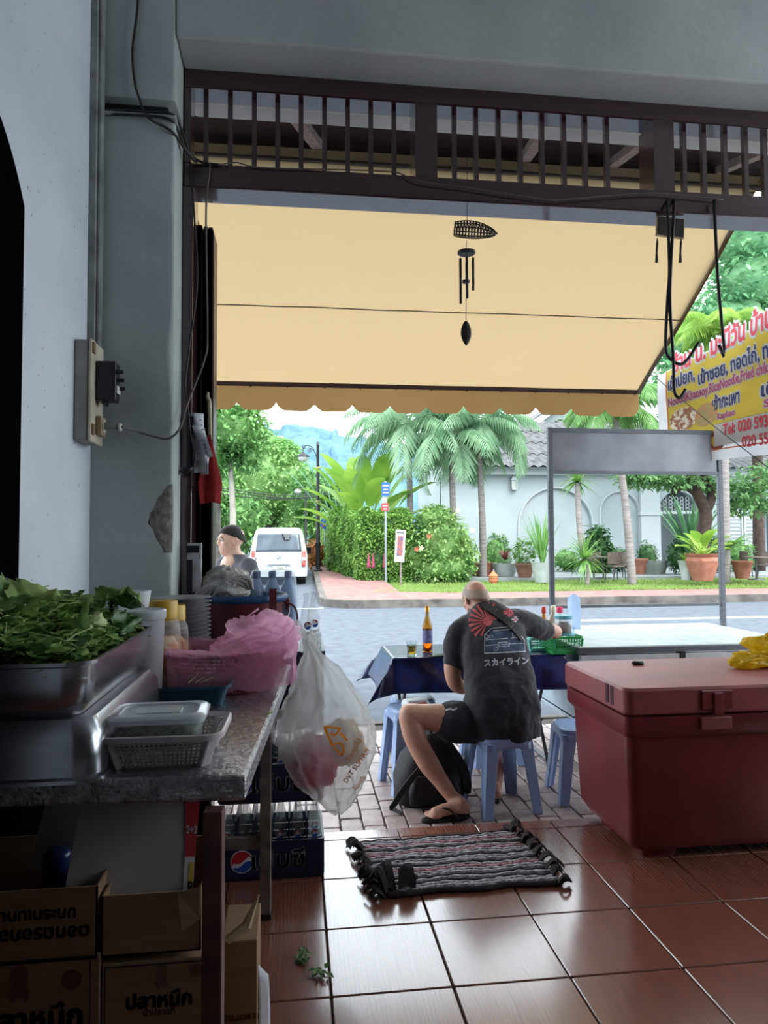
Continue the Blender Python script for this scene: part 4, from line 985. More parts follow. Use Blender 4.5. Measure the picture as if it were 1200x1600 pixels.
def cable(name, label, pts, r=.004, m=None, group='cables by the pillar'):
    c = bez(pts, 8); o = MB().tube([p-c[0] for p in c], r, 6).build(name, m or m_cable, smooth=True, loc=c[0]); return tag(o, label, 'cable', group)
q_ = lambda x, y, Y=2.985: P(x, y, Y=Y)
cable('cable', 'black cable dropping from the ceiling across the pillar', [q_(216, -20), q_(214, 20), q_(207, 80), q_(210, 125), q_(217, 152), q_(232, 184), q_(268, 205), q_(288, 232, 3.1), q_(304, 252, 3.15)], .0055)
cable('cable', 'lower cable of the bundle leaving the pillar slot', [q_(166, 178, 2.995), q_(215, 180, 2.985), q_(262, 185), q_(276, 200, 3.03), q_(290, 232, 3.12), q_(312, 252, 3.18), q_(345, 258, 3.19)], .006)
cable('cable', 'upper cable of the bundle leaving the pillar slot', [q_(166, 171, 2.995), q_(225, 174, 2.985), q_(268, 178), q_(281, 196, 3.05), q_(296, 240, 3.15)], .0045)
cable('cable', 'brown cable looping from the slot to the transom rail', [q_(232, 186), q_(262, 200, 2.98), q_(285, 228, 3.1), q_(300, 248, 3.17), q_(308, 254, 3.17)], .004, m_cable2)
cable('cable', 'thin black cable hanging down the door jamb to a loose plug', [q_(297, 252, 3.18), q_(303, 330, 3.18), q_(308, 440, 3.18), q_(296, 540, 3.17), q_(289, 600, 3.16), q_(293, 632, 3.16), q_(298, 680, 3.16), q_(305, 712, 3.16), q_(302, 728, 3.16)], .0045)
cable('cable', 'grey cable sweeping from the transom to the wall socket', [PLUG+V(.06, .005, -.003), q_(215, 674, 2.95), q_(240, 682, 2.97), q_(264, 685, 2.96), q_(282, 668, 2.97), q_(290, 640, 3.1), q_(301, 610, 3.17), q_(320, 560, 3.18), q_(324, 520, 3.18), q_(322, 330, 3.18), q_(328, 262, 3.18), q_(322, 256, 3.19)], .0045, m_cable2)
cable('cable', 'thin wire running along the transom rail', [q_(340, 258, 3.17), q_(370, 254, 3.19), q_(410, 262, 3.19), q_(560, 266, 3.19), q_(620, 270, 3.19), q_(650, 282, 3.18), q_(720, 292, 3.18), q_(800, 304, 3.18), q_(860, 312, 3.18), q_(890, 311, 3.18), q_(1000, 302, 3.18), q_(1050, 304, 3.18), q_(1130, 312, 3.18)], .003, m_cable2)
lp_ = q_(290, 735, 3.15); t = thing('loose_plug', 'black two-pin plug dangling by the door jamb', 'plug', lp_)
MB().tube([(.03, 0, .014), (.012, 0, .004), (-.012, 0, -.006), (-.02, 0, -.009)], [.006, .014, .016, .01], 8).build('body', m_blk, t, smooth=True)
for s_ in (-1, 1): MB().bar((-.018, s_*.006, -.008+s_*.004), (-.042, s_*.006, -.018+s_*.004), .002, .006).build('prong', mat('steel_pin', (150, 150, 150), metal=.9, rough=.3), t)
# papers, strap, red pennant, latch on the door
m_paper = mat('white_paper', (214, 216, 222), (196, 200, 210), scale=12, rough=.8)
def sheet(name, label, px, py, w, h, Y, cat, rot=0, m=None, bend=.02):
    c = P(px, py, Y=Y); b = MB(); b.grid(lambda u, v: V((u-.5)*w, bend*math.sin(u*3+v*4), (v-.5)*h), 6, 8); b.xf(Matrix.Rotation(rot, 4, 'Y'))
    return tag(b.build(name, m or m_paper, smooth=True, loc=c, solid=.0008), label, cat, 'papers pinned by the door')
o = sheet('paper_sheet', 'long printed paper slip pinned to the door jamb', 310, 692, .055, .26, 3.19, 'paper', -.06)
for k in range(9): MB().box((0, -.012, .1-k*.022), (.036 if k % 3 else .028, .001, .004)).build('print_line', mat('faded_ink', (130, 134, 150)), o)
o = sheet('paper_sheet', 'folded paper receipt overlapping the long slip', 316, 690, .05, .15, 3.18, 'paper', -.3)
for k in range(5): MB().box((0.002, -.014, .05-k*.022), (.03, .001, .004), Matrix.Rotation(-.3, 3, 'Y')).build('print_line', MATS['faded_ink'], o)
sheet('paper_sheet', 'small paper corner showing behind the red pennant', 321, 725, .03, .09, 3.2, 'paper', .05)
st = P(297, 690, Y=3.17); tag(MB().loft([rring(.03, .012, .005, 2, z) for z in (-.12, .11)]).build('strap', m_blk, smooth=True, loc=st, auto=40), 'black strap hanging on the door jamb behind the papers', 'strap')
rp_ = P(327, 680, Y=3.24); t = thing('pennant', 'folded red pennant on a pale stick hung on the door', 'flag', rp_)
MB().tube(bez([(.004, 0, -.02), (.002, 0, .08), (.0, 0, .15), (-.008, .0, .17), (-.006, 0, .195)], 4), [.009]*13+[.008, .007, .006, .005], 8).build('stick', mat('pale_stick', (196, 186, 160), (170, 158, 130), scale=12, rough=.7), t, smooth=True)
m_rcl = mat('red_cloth', (170, 44, 44), (128, 28, 32), scale=9, rough=.85, tl=.15)
def pen(u, v):
    w = lerp(.006, .05, min(1, v*1.35)); sk = .012*v
    return V((u-.5)*2*w*(1 if v < .72 else 1-.25*(v-.72)/.28)-.0+sk*u, -.012*math.cos(u*9)*v-.008, .0-.3*v-(.02*abs(u-.55) if v > .9 else 0))
MB().grid(pen, 16, 14).build('cloth', m_rcl, t, smooth=True, solid=.003)
la = P(304, 885, Y=3.16); t = thing('latch', 'white metal door latch plate with black bolt', 'latch', la)
MB().loft([rring(.062, .018, .006, 2, z) for z in (-.11, .1)]).build('plate', mat('latch_white', (200, 200, 206), (150, 150, 156), scale=14, rough=.5), t)
MB().box((-.006, -.014, .075), (.06, .016, .03)).build('bolt', m_blk, t, bevel=.004); MB().box((-.02, -.013, -.04), (.026, .012, .14)).build('dark_slot', m_blk, t, bevel=.004)

# wind chime
wc = P(730, 318, Y=3.22); t = thing('wind_chime', 'wind chime with a woven fish, metal tubes and a leaf', 'wind chime', wc)
rz_ = lambda px, py: P(px, py, Y=3.22)-wc
m_chime = mat('chime_dark', (30, 28, 28), (46, 42, 40), scale=30, rough=.45)
MB().tube([rz_(730, 240), rz_(730, 345)], .0016, 4).build('cord', m_cable, t); MB().tube([rz_(729, 376), rz_(728, 392)], .0016, 4).build('cord', m_cable, t); MB().tube([rz_(729, 395), rz_(728, 505)], .0014, 4).build('cord', m_cable, t)
b = MB(); n0 = rz_(711, 358); n1 = rz_(777, 365); Lf = (n1-n0).length
for k in range(15):
    u = k/14; rr = .042*(math.sin(PI*min(1, .25+.75*u))**.6); c = n0.lerp(n1, u)+V(0, 0, .006*math.sin(u*PI))
    b.tube([c+V(.002*math.sin(a*2), rr*.55*math.cos(a), rr*math.sin(a)) for a in [2*PI*i/14 for i in range(15)]], .003, 4)
b.build('woven_ring', m_chime, t)['kind'] = 'stuff'
b = MB()
for k in range(12):
    a = 2*PI*k/12; b.tube([n0.lerp(n1, u)+V(0, .042*math.sin(PI*min(1, .25+.75*u))**.6*.55*math.cos(a), .042*math.sin(PI*min(1, .25+.75*u))**.6*math.sin(a)+.006*math.sin(u*PI)) for u in [i/10 for i in range(11)]], .0028, 4)
b.build('woven_rib', m_chime, t)['kind'] = 'stuff'
MB().lathe([(.03, -.006), (.043, 0), (.043, .008), (.02, .012)], 18, rz_(729, 396)).build('disc', m_chime, t)
for k in range(6):
    a = 2*PI*k/6+.3; c = rz_(729, 396)+V(.034*math.cos(a), .034*math.sin(a), 0); e = P(729, (452, 440, 472, 462, 470, 448)[k], Y=3.22).z-wc.z
    MB().tube([c, V(c.x, c.y, c.z-.03)], .001, 4).build('tube_cord', m_cable, t); MB().cyl((c.x, c.y, c.z-.03), (c.x, c.y, e), .0062, n=8).build('chime_tube', m_chime, t, smooth=True)
MB().lathe([(.0, -.01), (.018, -.006), (.018, .006), (0, .01)], 12, rz_(728, 440)).build('clapper', m_chime, t)
b = MB(); a0 = rz_(728, 502); a1 = rz_(728, 540)
b.grid(lambda u, v: V(a0.x+(u-.5)*.05*math.sin(PI*(.04+.96*v))**.7*(1 if v < .5 else 1), -.004+.008*abs(u-.5), lerp(a0.z, a1.z, v)), 6, 12); b.build('leaf_sail', m_chime, t, solid=.003, smooth=True)
MB().tube([a0, a1], .003, 5).build('leaf_rib', m_chime, t)
# little hanging plaque
pq = P(1047, 326, Y=3.24); t = thing('hanging_plaque', 'small dark framed plaque with two tassels under the transom', 'plaque', pq)
rq = lambda px, py: P(px, py, Y=3.24)-pq
cq = rq(1047, 356); m_ptan = mat('plaque_tan', (190, 170, 130), rough=.7)
MB().box(cq, (.146, .012, .1), Matrix.Rotation(.07, 3, 'Y')).build('backing', m_ptan, t, bevel=.002); MB().box(cq+V(.002, -.008, 0), (.128, .008, .088), Matrix.Rotation(.07, 3, 'Y')).build('panel', mat('plaque_dark', (34, 28, 26), (50, 42, 36), scale=30, rough=.5), t)
for px in (1038, 1056): MB().tube([rq(px+ (0 if px < 1047 else 0), 322), rq(px-5 if px < 1047 else px+6, 337)], .0016, 4).build('hanging_cord', m_cable, t)
for px in (1027, 1064):
    o = MB().tube([rq(px, 372), rq(px, 380), rq(px-1, 395), rq(px-1, 410)], [.002, .006, .005, .008], 7).build('tassel', m_chime, t)
# hooks
m_hook = mat('black_iron_hook', (18, 17, 18), rough=.5)
def hook(label, pts, r):
    c = bez([P(x, y, Y=Y) for x, y, Y in pts], 8); tag(MB().tube([p-c[0] for p in c], r, 8).build('hanging_hook', m_hook, smooth=True, loc=c[0]), label, 'hook', 'iron hooks under the transom')
hook('black rope hook with a wide curl beside the plaque', [(1043, 312, 3.2), (1043, 330, 3.17), (1046, 420, 3.17), (1043, 470, 3.17), (1040, 540, 3.17), (1046, 559, 3.17), (1062, 569, 3.17), (1074, 562, 3.17), (1092, 535, 3.17)], .0075)
hook('longest black rope hook ending in a small curl', [(1053, 312, 3.2), (1053, 330, 3.165), (1048, 420, 3.165), (1047, 480, 3.165), (1052, 560, 3.165), (1053, 605, 3.165), (1057, 619, 3.165), (1064, 620, 3.165), (1071, 608, 3.165)], .0075)
c = [P(x, y, Y=3.17) for x, y in ((1116, 312), (1117, 340), (1121, 430), (1129, 520), (1132, 545), (1131, 557), (1123, 539))]
tag(MB().tube([p-c[0] for p in c], .0078, 8).build('hanging_hook', m_hook, smooth=True, loc=c[0]), 'right-hand black iron hook with a sharp bent tip', 'hook', 'iron hooks under the transom')

# ================================================================== banner beside the awning
TL = P(1028, 588, Y=6.28); TR = P(1200, 503, Y=5.36); EX = (TR-TL); UL = EX.length; ex = EX.normalized()
nrm = ex.cross(V(0, 0, 1)).normalized(); ez = V(0, 0, -1); BH = 1.08; BLn = 1.95
bn_ = thing('banner', 'yellow printed food banner hung along the awning side', 'banner', TL)
NS = 1 if nrm.dot(CAMP-TL) > 0 else -1
def bk(a): return .8+.2*min(max(a, 0), 1.3)
def bs(a, c, d=0):
    c = c*bk(a); return ex*a+ez*c+nrm*(.012*math.sin(a*7+c*3)+.02*math.sin(a*2.2)+.01*math.sin(c*9+a)+d*NS)
def bq(px, py):      # banner coordinates of a photo point on the banner plane
    d_ = (_fw+_cr*((px-600)/FPX)+_cu*((800-py)/FPX)); k = (TL-CAMP).dot(nrm)/d_.dot(nrm); w = CAMP+d_*k-TL
    a = (w.x*ex.x+w.y*ex.y)/(ex.x**2+ex.y**2); return a, -(w.z-ex.z*a)/bk(a)
def bpanel(name, a0, a1, c0, c1, m, d, nu=30, nv=14): MB().grid(lambda u, v: bs(lerp(a0, a1, u), lerp(c0, c1, v), d), nu, nv).build(name, m, bn_, smooth=True, fixn=False)
m_by = mat('banner_yellow', (214, 190, 70), (196, 170, 52), scale=3, rough=.5, tl=.25, bump=.2, bscale=9); m_bw = mat('banner_white', (206, 206, 208), (190, 192, 198), scale=4, rough=.5, tl=.25)
m_bor = mat('banner_orange', (206, 120, 60)); m_bred = mat('banner_red', (200, 62, 78)); m_bnav = mat('banner_navy', (44, 54, 104)); m_bpl = mat('banner_plum', (168, 70, 110))
bpanel('sheet', 0, BLn, 0, BH, m_bw, 0, 60, 24); bpanel('yellow_field', .1, BLn, .012, .95, m_by, .002, 60, 22)
bpanel('orange_rule', .1, .112, .0, .985, m_bor, .004, 2, 20); bpanel('orange_rule', .1, BLn, .975, .987, m_bor, .004, 60, 1)
def btext(s_, px, py, hpx, m, outline=None, wid=None, sk=0, nm='lettering', dd=.005):
    a, c = bq(px, py); a2, c2 = bq(px, py-hpx); size = (c-c2)*1.35
    mb = textmb(s_, 1.0, 'LEFT'); x1 = max(p.x for p in mb.v)
    sx = size if wid is None else (bq(px+wid, py)[0]-a)/x1
    def put(mb, d, m_, n_): 
        o = MB(); o.add([bs(a+p.x*sx, c-p.y*size, d) for p in mb.v], mb.f); o.build(n_, m_, bn_, fixn=False)
    if outline: put(bold(mb, .14), dd-.0015, outline, 'lettering_outline')
    put(bold(mb, .035), dd, m, nm)
btext('ร้าน น. มะนีวัน บ้าน', 1054, 573, 26, m_bred, m_bw, 158)
btext('เข้าปยก,', 1046, 604, 18, m_bnav, m_bw, 42); btext('เข้าซอย, ทอดไก่, ทอ', 1092, 594, 19, m_bnav, m_bw, 122)
btext('NooddlKhaosoy,RiceNoodle,Fried chiken,', 1046, 631, 13, m_bpl, m_bw, 170)
btext('เข้ากะเพา', 1112, 634, 20, m_bnav, m_bw, 46); btext('เตื', 1190, 612, 22, m_bnav, m_bw, 24); btext('Kaphao', 1122, 652, 10, m_bpl, m_bw, 30); btext('S', 1196, 632, 12, m_bpl, m_bw, 9)
a0, c0 = bq(1122, 664); a1, c1 = bq(1120, 702)
bpanel('white_field', a0-.02, BLn, c0, .95, m_bw, .004, 40, 8)
btext('Tel: 020 5930', 1134, 673, 17, m_bred, None, 76, dd=.008); btext('020 556', 1163, 692, 17, m_bred, None, 46, dd=.008)
m_dish = mat('dish_print', (226, 220, 200), (150, 92, 60), scale=26, rough=.5, lo=.42, hi=.56); m_dish2 = mat('dish_print_green', (150, 150, 96), (196, 130, 90), scale=22, rough=.5)
m_dish3 = mat('dish_print_red', (146, 60, 44), (110, 40, 34), scale=22, rough=.5)
for px, py, r1, r2, m_ in ((1068, 655, 22, 18, m_dish), (1103, 648, 20, 18, m_dish2), (1124, 688, 14, 16, m_dish3)):
    a, c = bq(px, py); ra = bq(px+r1, py)[0]-a; rc = bq(px, py+r2)[1]-c
    MB().add([bs(a+ra*math.cos(2*PI*i/24), c+rc*math.sin(2*PI*i/24), .0035) for i in range(24)], [tuple(range(24))]).build('dish_picture', m_, bn_, fixn=False)
b = MB()
for k in range(60): aa = a0+.02*k*1.1; b.add([bs(aa, c0-.006, .006), bs(aa+.008, c0-.006, .006), bs(aa+.008, c0, .006), bs(aa, c0, .006)], [(0, 1, 2, 3)])
tag(b.build('dotted_rule', m_bnav, bn_, fixn=False), kind='stuff')
MB().tube([V(0, 0, 0), V(-.12, .02, .02)], .004, 5).build('tie', m_cable, bn_)
a = P(1024, 592, Y=6.3); c = P(1215, 745, Y=5.25)
tag(MB().tube([V(0, 0, 0), (c-a)*.5+V(0, 0, -.02), c-a], .004, 5).build('guy_rope', m_cable, loc=a-V(.02, .05, 0)), 'thin dark rope slanting down across the banner', 'rope')

# ================================================================== red ice chest
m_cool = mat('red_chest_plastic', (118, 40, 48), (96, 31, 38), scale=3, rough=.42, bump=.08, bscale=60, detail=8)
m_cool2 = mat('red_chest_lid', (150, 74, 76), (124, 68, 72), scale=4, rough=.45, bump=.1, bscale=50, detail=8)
CX0, CX1, CY0, CY1 = 1.45, 3.0, 3.03, 3.78; ZL = .80
ic = thing('ice_chest', 'big scuffed maroon red ice chest on short feet', 'cooler', ((CX0+CX1)/2, (CY0+CY1)/2, 0))
W_, D_ = CX1-CX0, CY1-CY0
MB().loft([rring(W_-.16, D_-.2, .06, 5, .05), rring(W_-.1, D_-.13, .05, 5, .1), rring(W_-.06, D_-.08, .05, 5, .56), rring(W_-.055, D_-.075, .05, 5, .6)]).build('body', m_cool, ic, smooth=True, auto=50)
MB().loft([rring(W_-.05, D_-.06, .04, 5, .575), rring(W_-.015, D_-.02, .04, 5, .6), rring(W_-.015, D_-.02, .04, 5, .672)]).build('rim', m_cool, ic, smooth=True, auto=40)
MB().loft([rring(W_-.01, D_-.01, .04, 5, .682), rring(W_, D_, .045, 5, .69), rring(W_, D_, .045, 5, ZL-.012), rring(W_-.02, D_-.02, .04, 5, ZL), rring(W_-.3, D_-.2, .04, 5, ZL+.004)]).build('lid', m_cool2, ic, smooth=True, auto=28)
for sx in (-1, 1):
    for sy in (-1, 1): MB().loft([rring(.16, .12, .02, 3, 0, sx*(W_/2-.22), sy*(D_/2-.2)), rring(.2, .14, .02, 3, .07, sx*(W_/2-.22), sy*(D_/2-.2))]).build('foot', m_cool, ic, smooth=True, auto=40)
for x in (-.36, .22):
    o = MB().bx(x-.06, x+.09, -D_/2-.012, -D_/2+.02, .7, ZL-.015).build('latch', m_cool, ic, bevel=.006); MB().bx(x-.005, x+.04, -D_/2-.02, -D_/2, .68, .775).build('tongue', m_cool, o, bevel=.004); MB().bx(x-.06, x+.09, -D_/2-.002, -D_/2+.02, .605, .665).build('keeper', m_cool2, o, bevel=.005)
for k, (a, r_) in enumerate(((.12, .0), (.17, .1))): MB().bx(-W_/2-.003, -W_/2+.03, -D_/2+a, -D_/2+a+.035, .70, ZL-.01).build('worn_notch', mat('worn_dark', (70, 34, 38), rough=.8), ic, bevel=.004)
k = P(997, 1037, Z=ZL+.01); tag(MB().ell((0, 0, .012), (.035, .022, .012), 12, 8).jit(.006, 40).build('dark_pebble', m_blk, smooth=True, loc=(k.x, k.y, ZL+.002)), 'small dark lump lying on the ice chest lid', 'scrap')
# crumpled yellow bag on the chest
yb_ = P(1178, 1040, Z=ZL+.004); yb_ = V(yb_.x+.02, yb_.y-.02, ZL+.004)
m_ybag = thin('yellow_bag_film', (236, 206, 40), .12, .3, .5, .5, 30, (214, 180, 24))
t = thing('yellow_bag', 'crumpled yellow plastic bag on the ice chest', 'plastic bag', yb_)
def crumple(rx, ry, rz_, seed, amp=.35, n=36, m=22):
    b = MB(); b.ell((0, 0, 0), (rx, ry, rz_), n, m)
    for i, p in enumerate(b.v):
        d_ = p.normalized(); f = noise.noise(V(p.x/rx*1.4, p.y/ry*1.4, p.z/rz_*1.4)+V(seed, 0, 0)); g = abs(noise.noise(V(p.x/rx*3.1, p.y/ry*3.1, p.z/rz_*3.1)+V(0, seed, 4)))
        g2 = abs(noise.noise(V(p.x/rx*6.7, p.y/ry*6.7, p.z/rz_*6.7)+V(seed, seed, 9)))
        b.v[i] = p*(1+amp*f-amp*1.1*g-amp*.5*g2)
        if b.v[i].z < -rz_*.75: b.v[i].z = -rz_*.75
    return b
crumple(.18, .13, .11, 3, .4, 60, 40).xf(Matrix.Translation((.12, .02, .078))).build('crumpled_body', m_ybag, t, smooth=True)
crumple(.135, .075, .05, 9, .35, 56, 36).xf(Matrix.Translation((-.07, -.03, .037))).build('loose_fold', m_ybag, t, smooth=True)

# ================================================================== rag rug
m_rugd = mat('rug_dark', (50, 44, 46), (30, 27, 30), scale=20, rough=.95, bump=.5); m_rugs = mat('rug_stripe_grey', (196, 192, 200), (100, 96, 104), scale=60, rough=.95, bump=.5, stretch=(1, 4, 1), lo=.45, hi=.55); m_rugp = mat('rug_stripe_pink', (186, 130, 140), (120, 84, 92), scale=50, rough=.95, bump=.5, lo=.45, hi=.55)
ra, rb_, rc_, rd_ = P(562, 1322, Z=0), P(800, 1303, Z=0), P(872, 1385, Z=0), P(600, 1405, Z=0)
rg = thing('rag_rug', 'braided rag rug in dark grey and pink stripes on the tiles', 'rug', ra)
seq = [0, 1, 1, 2, 1, 0, 1, 2, 1, 1, 0, 1, 1, 0, 1, 2, 1, 1, 0, 1, 0, 1, 1, 0]
NR = len(seq)
for k, s_ in enumerate(seq):
    v0 = (k+.5)/NR; l0 = ra.lerp(rd_, v0); l1 = rb_.lerp(rc_, v0); l0 = l0+(l1-l0)*rnd.uniform(-.02, .02); l1 = l1+(l1-l0)*rnd.uniform(-.02, .03)
    pts = [l0.lerp(l1, i/26)+V(0, .008*math.sin(i*.6+k*.4)+.004*noise.noise(V(i*.9, k, 0)), .014+.004*noise.noise(V(i*.7, k*3, 1))-ra.z)-V(ra.x, ra.y, 0) for i in range(27)]
    MB().tube(pts, [.0125*(1+.2*math.sin(i*2.4+k)) for i in range(27)], 6).build('strand', (m_rugd, m_rugs, m_rugp)[s_], rg, smooth=True)
def tuft(p, az, n, L, seed, big=1):
    q = random.Random(seed)
    for i in range(n):
        a = az+q.uniform(-.7, .7); l_ = L*q.uniform(.6, 1.2); w = q.uniform(.012, .022)*big; d_ = V(math.cos(a), math.sin(a), 0); s_ = V(-d_.y, d_.x, 0); h = q.uniform(.01, .05)*big; b = MB()
        b.grid(lambda u, v: p+d_*(l_*v)+s_*((u-.5)*2*w*(1-.4*v))+V(0, 0, .012+h*math.sin(PI*v*.9)+.006*math.sin(u*4)), 2, 5); b.build('rag_end', m_rugd, rg, solid=.004)
for k in range(9):
    v = k/8; l0 = ra.lerp(rd_, v)-ra; l1 = rb_.lerp(rc_, v)-ra; tuft(V(l0.x, l0.y, 0), PI+.1, 3, .07, k, 1.0); tuft(V(l1.x, l1.y, 0), -.1, 3, .07, k+30, 1.0)
dl = rd_-ra; tuft(V(dl.x+.02, dl.y+.02, .015), PI*.7, 6, .1, 77, 1.9); tuft(V(dl.x+.1, dl.y+.02, .02), PI*.4, 4, .08, 78, 1.8)
tu = rb_-ra; MB().tube([V(tu.x-.03, tu.y+.02, .03), V(tu.x-.0, tu.y-.03, .035)], .016, 8).build('rag_roll', m_rugd, rg)

# leaf scraps on the floor
m_sprig = mat('sprig_leaf', (96, 130, 70), (60, 92, 48), scale=20, rough=.6)
for (px, py, lb) in ((474, 1497, 'tiny green leaf scrap further under the table'), (503, 1524, 'small green leaf sprig on the floor tiles')):
    p = P(px, py, Z=.003); b = MB(); q = random.Random(px)
    for i in range(14): leafquad(b, V(q.uniform(-.02, .02), q.uniform(-.02, .02), .004+q.uniform(0, .014)), .03, .022, q.uniform(0, 6.3), q.uniform(-.2, .5))
    tag(b.build('leaf_scrap', m_sprig, loc=p, fixn=False), lb, 'leaf', 'leaf scraps on the floor')

# ================================================================== cart
ZCT = .72; KX0, KX1, KY0, KY1 = 1.95, 3.66, 4.78, 6.0
ct = thing('food_cart', 'food cart with white tiled top, steel posts and a hanging metal panel', 'cart', (KX0, KY0, ZP))
cz = ZCT-ZP; cw, cd = KX1-KX0, KY1-KY0
m_cw = mat('cart_white_tile', (206, 216, 216), (190, 202, 204), scale=5, rough=.22); m_steel = mat('brushed_steel', (96, 98, 104), (74, 76, 82), scale=10, rough=.4, metal=.5, stretch=(1, 1, 12)); m_cpan = mat('cart_side_panel', (188, 204, 212), (160, 180, 192), scale=4, rough=.5)
MB().bx(0, cw, 0, cd, cz-.05, cz-.008).build('top_frame', m_steel, ct, bevel=.004)
tme_ = shared(MB().loft([rring(.279, .299, .005, 2, -.008), rring(.279, .299, .005, 2, -.002), rring(.273, .293, .005, 2, 0)]), 'tile', m_cw)
for i in range(6):
    for j in range(4): inst(tme_, 'tile', None, ct, (.1425+.285*i, .1525+.305*j, cz))
MB().bx(.02, cw-.02, .0, .05, cz-.16, cz-.06).build('front_rail', mat('pale_steel_rail', (176, 178, 182), (150, 152, 158), scale=9, rough=.45), ct, bevel=.003)
for k in range(5): MB().cyl((.25+.3*k, .004, cz-.11), (.25+.3*k, -.006, cz-.11), .01, n=8).build('rivet', m_blk, ct)
MB().bx(.75, .79, -.006, .06, cz-.16, cz-.05).build('bracket', m_blk, ct)
MB().bx(.04, .08, .03, cd-.03, .3, cz-.06).build('side_panel', m_cpan, ct); MB().bx(.04, cw-.04, .06, .1, .3, cz-.16).build('front_panel', m_cpan, ct)
MB().bx(.04, cw-.04, cd-.1, cd-.06, .3, cz-.06).build('back_panel', m_cpan, ct); MB().bx(.04, cw-.04, .06, cd-.06, .28, .31).build('shelf', m_cpan, ct)
for x in (.06, cw-.06):
    for y in (.06, cd-.06): MB().bx(x-.02, x+.02, y-.02, y+.02, .0, cz-.05).build('leg', m_steel, ct)
for y in (.06, ): 
    for x in (.1, cw-.1): o = MB().cyl((x-.03, y, .12), (x+.03, y, .12), .12, n=18).build('wheel', m_tyre, ct, smooth=True, auto=40)
YQ = 5.8; pxl, pxr = P(860.5, 800, Y=YQ).x-KX0, P(1125.5, 800, Y=YQ).x-KX0; ztp, zbt = P(990, 672, Y=YQ).z-ZP, P(990, 739, Y=YQ).z-ZP; yq = YQ-KY0
for x in (pxl, pxr): MB().bx(x-.02, x+.02, yq-.02, yq+.02, cz-.02, ztp+.01).build('post', m_steel, ct, bevel=.003)
MB().bx(pxl, pxr, yq-.018, yq+.018, ztp-.03, ztp+.005).build('top_bar', m_steel, ct); MB().bx(pxl, pxr, yq-.018, yq+.018, zbt-.015, zbt+.015).build('panel_bar', m_steel, ct)
m_cpanel = mat('dull_metal_panel', (118, 118, 122), (84, 84, 92), scale=2, rough=.3, metal=.6, detail=8, bump=.1, bscale=6)
MB().bx(pxl+.02, pxr-.02, yq-.006, yq+.006, zbt, ztp-.02).build('sign_panel', m_cpanel, ct)
zrr = P(1000, 946, Y=YQ).z-ZP; MB().bx(pxl, pxr, yq-.012, yq+.012, zrr-.012, zrr+.012).build('guard_rail', m_steel, ct)

# ================================================================== folding table with vinyl cloth
TX0_, TX1_, TY0_, TY1_ = .66, 1.88, 4.86, 5.46; ZT_ = .66
ft = thing('folding_table', 'folding table with crossed steel legs under the blue cloth', 'table', ((TX0_+TX1_)/2, (TY0_+TY1_)/2, ZP))
tw, td, th = TX1_-TX0_, TY1_-TY0_, ZT_-ZP
MB().loft([rring(tw, td, .02, 3, th-.03), rring(tw, td, .02, 3, th-.004)]).build('tabletop', m_dwood, ft)
for sx in (-1, 1):
    x = sx*(tw/2-.1)
    for s_ in (-1, 1): MB().cyl((x+.012*s_, s_*td*.42, 0), (x+.012*s_, -s_*td*.38, th-.04), .013, n=8).build('leg', m_steel, ft, smooth=True)
    MB().cyl((x, td*.42, .02), (x, -td*.42, .02), .012, n=8).build('foot_bar', m_steel, ft)
MB().cyl((-tw/2+.1, 0, th*.45), (tw/2-.1, 0, th*.45), .012, n=8).build('cross_bar', m_steel, ft); MB().cyl((-tw/2+.1, -.1, th*.36), (tw/2-.1, -.1, th*.36), .012, n=8).build('cross_bar', m_steel, ft)
m_vin = mat('blue_vinyl_cloth', (30, 44, 104), (12, 18, 52), scale=7, rough=.22, bump=.25, bscale=9, detail=5, lo=.4, hi=.6)
cl = thing('tablecloth', 'shiny dark blue vinyl cloth over the folding table', 'tablecloth', ((TX0_+TX1_)/2, (TY0_+TY1_)/2, ZT_))
def clothp(u, v):
    gx = (u-.5)*(tw+.46); gy = (v-.5)*(td+.5); ax = max(0, abs(gx)-tw/2-.005); ay = max(0, abs(gy)-td/2-.005)
    x = max(-tw/2-.005, min(tw/2+.005, gx)); y = max(-td/2-.005, min(td/2+.005, gy)); z = .003
    if ax or ay:
        dr = max(ax, ay); z -= dr*.97+min(ax, ay)*.25; fl = .10 if gy < 0 else .12
        s_ = .5+.5*math.sin(gx*9+gy*7)
        if ax: x += math.copysign(ax*.16+ay*.55*min(1, ax/.1)+.02*s_*ax/.2, gx)
        if ay: y += math.copysign(ay*.07+ax*.4*min(1, ay/.1)+.025*s_*ay/.2, gy)
        if ax > .0 and ay == 0: x += math.copysign(.06*ax/.23, gx)
    return V(x, y, z)
MB().grid(clothp, 92, 64).build('cloth', m_vin, cl, smooth=True, solid=.0015, fixn=True)

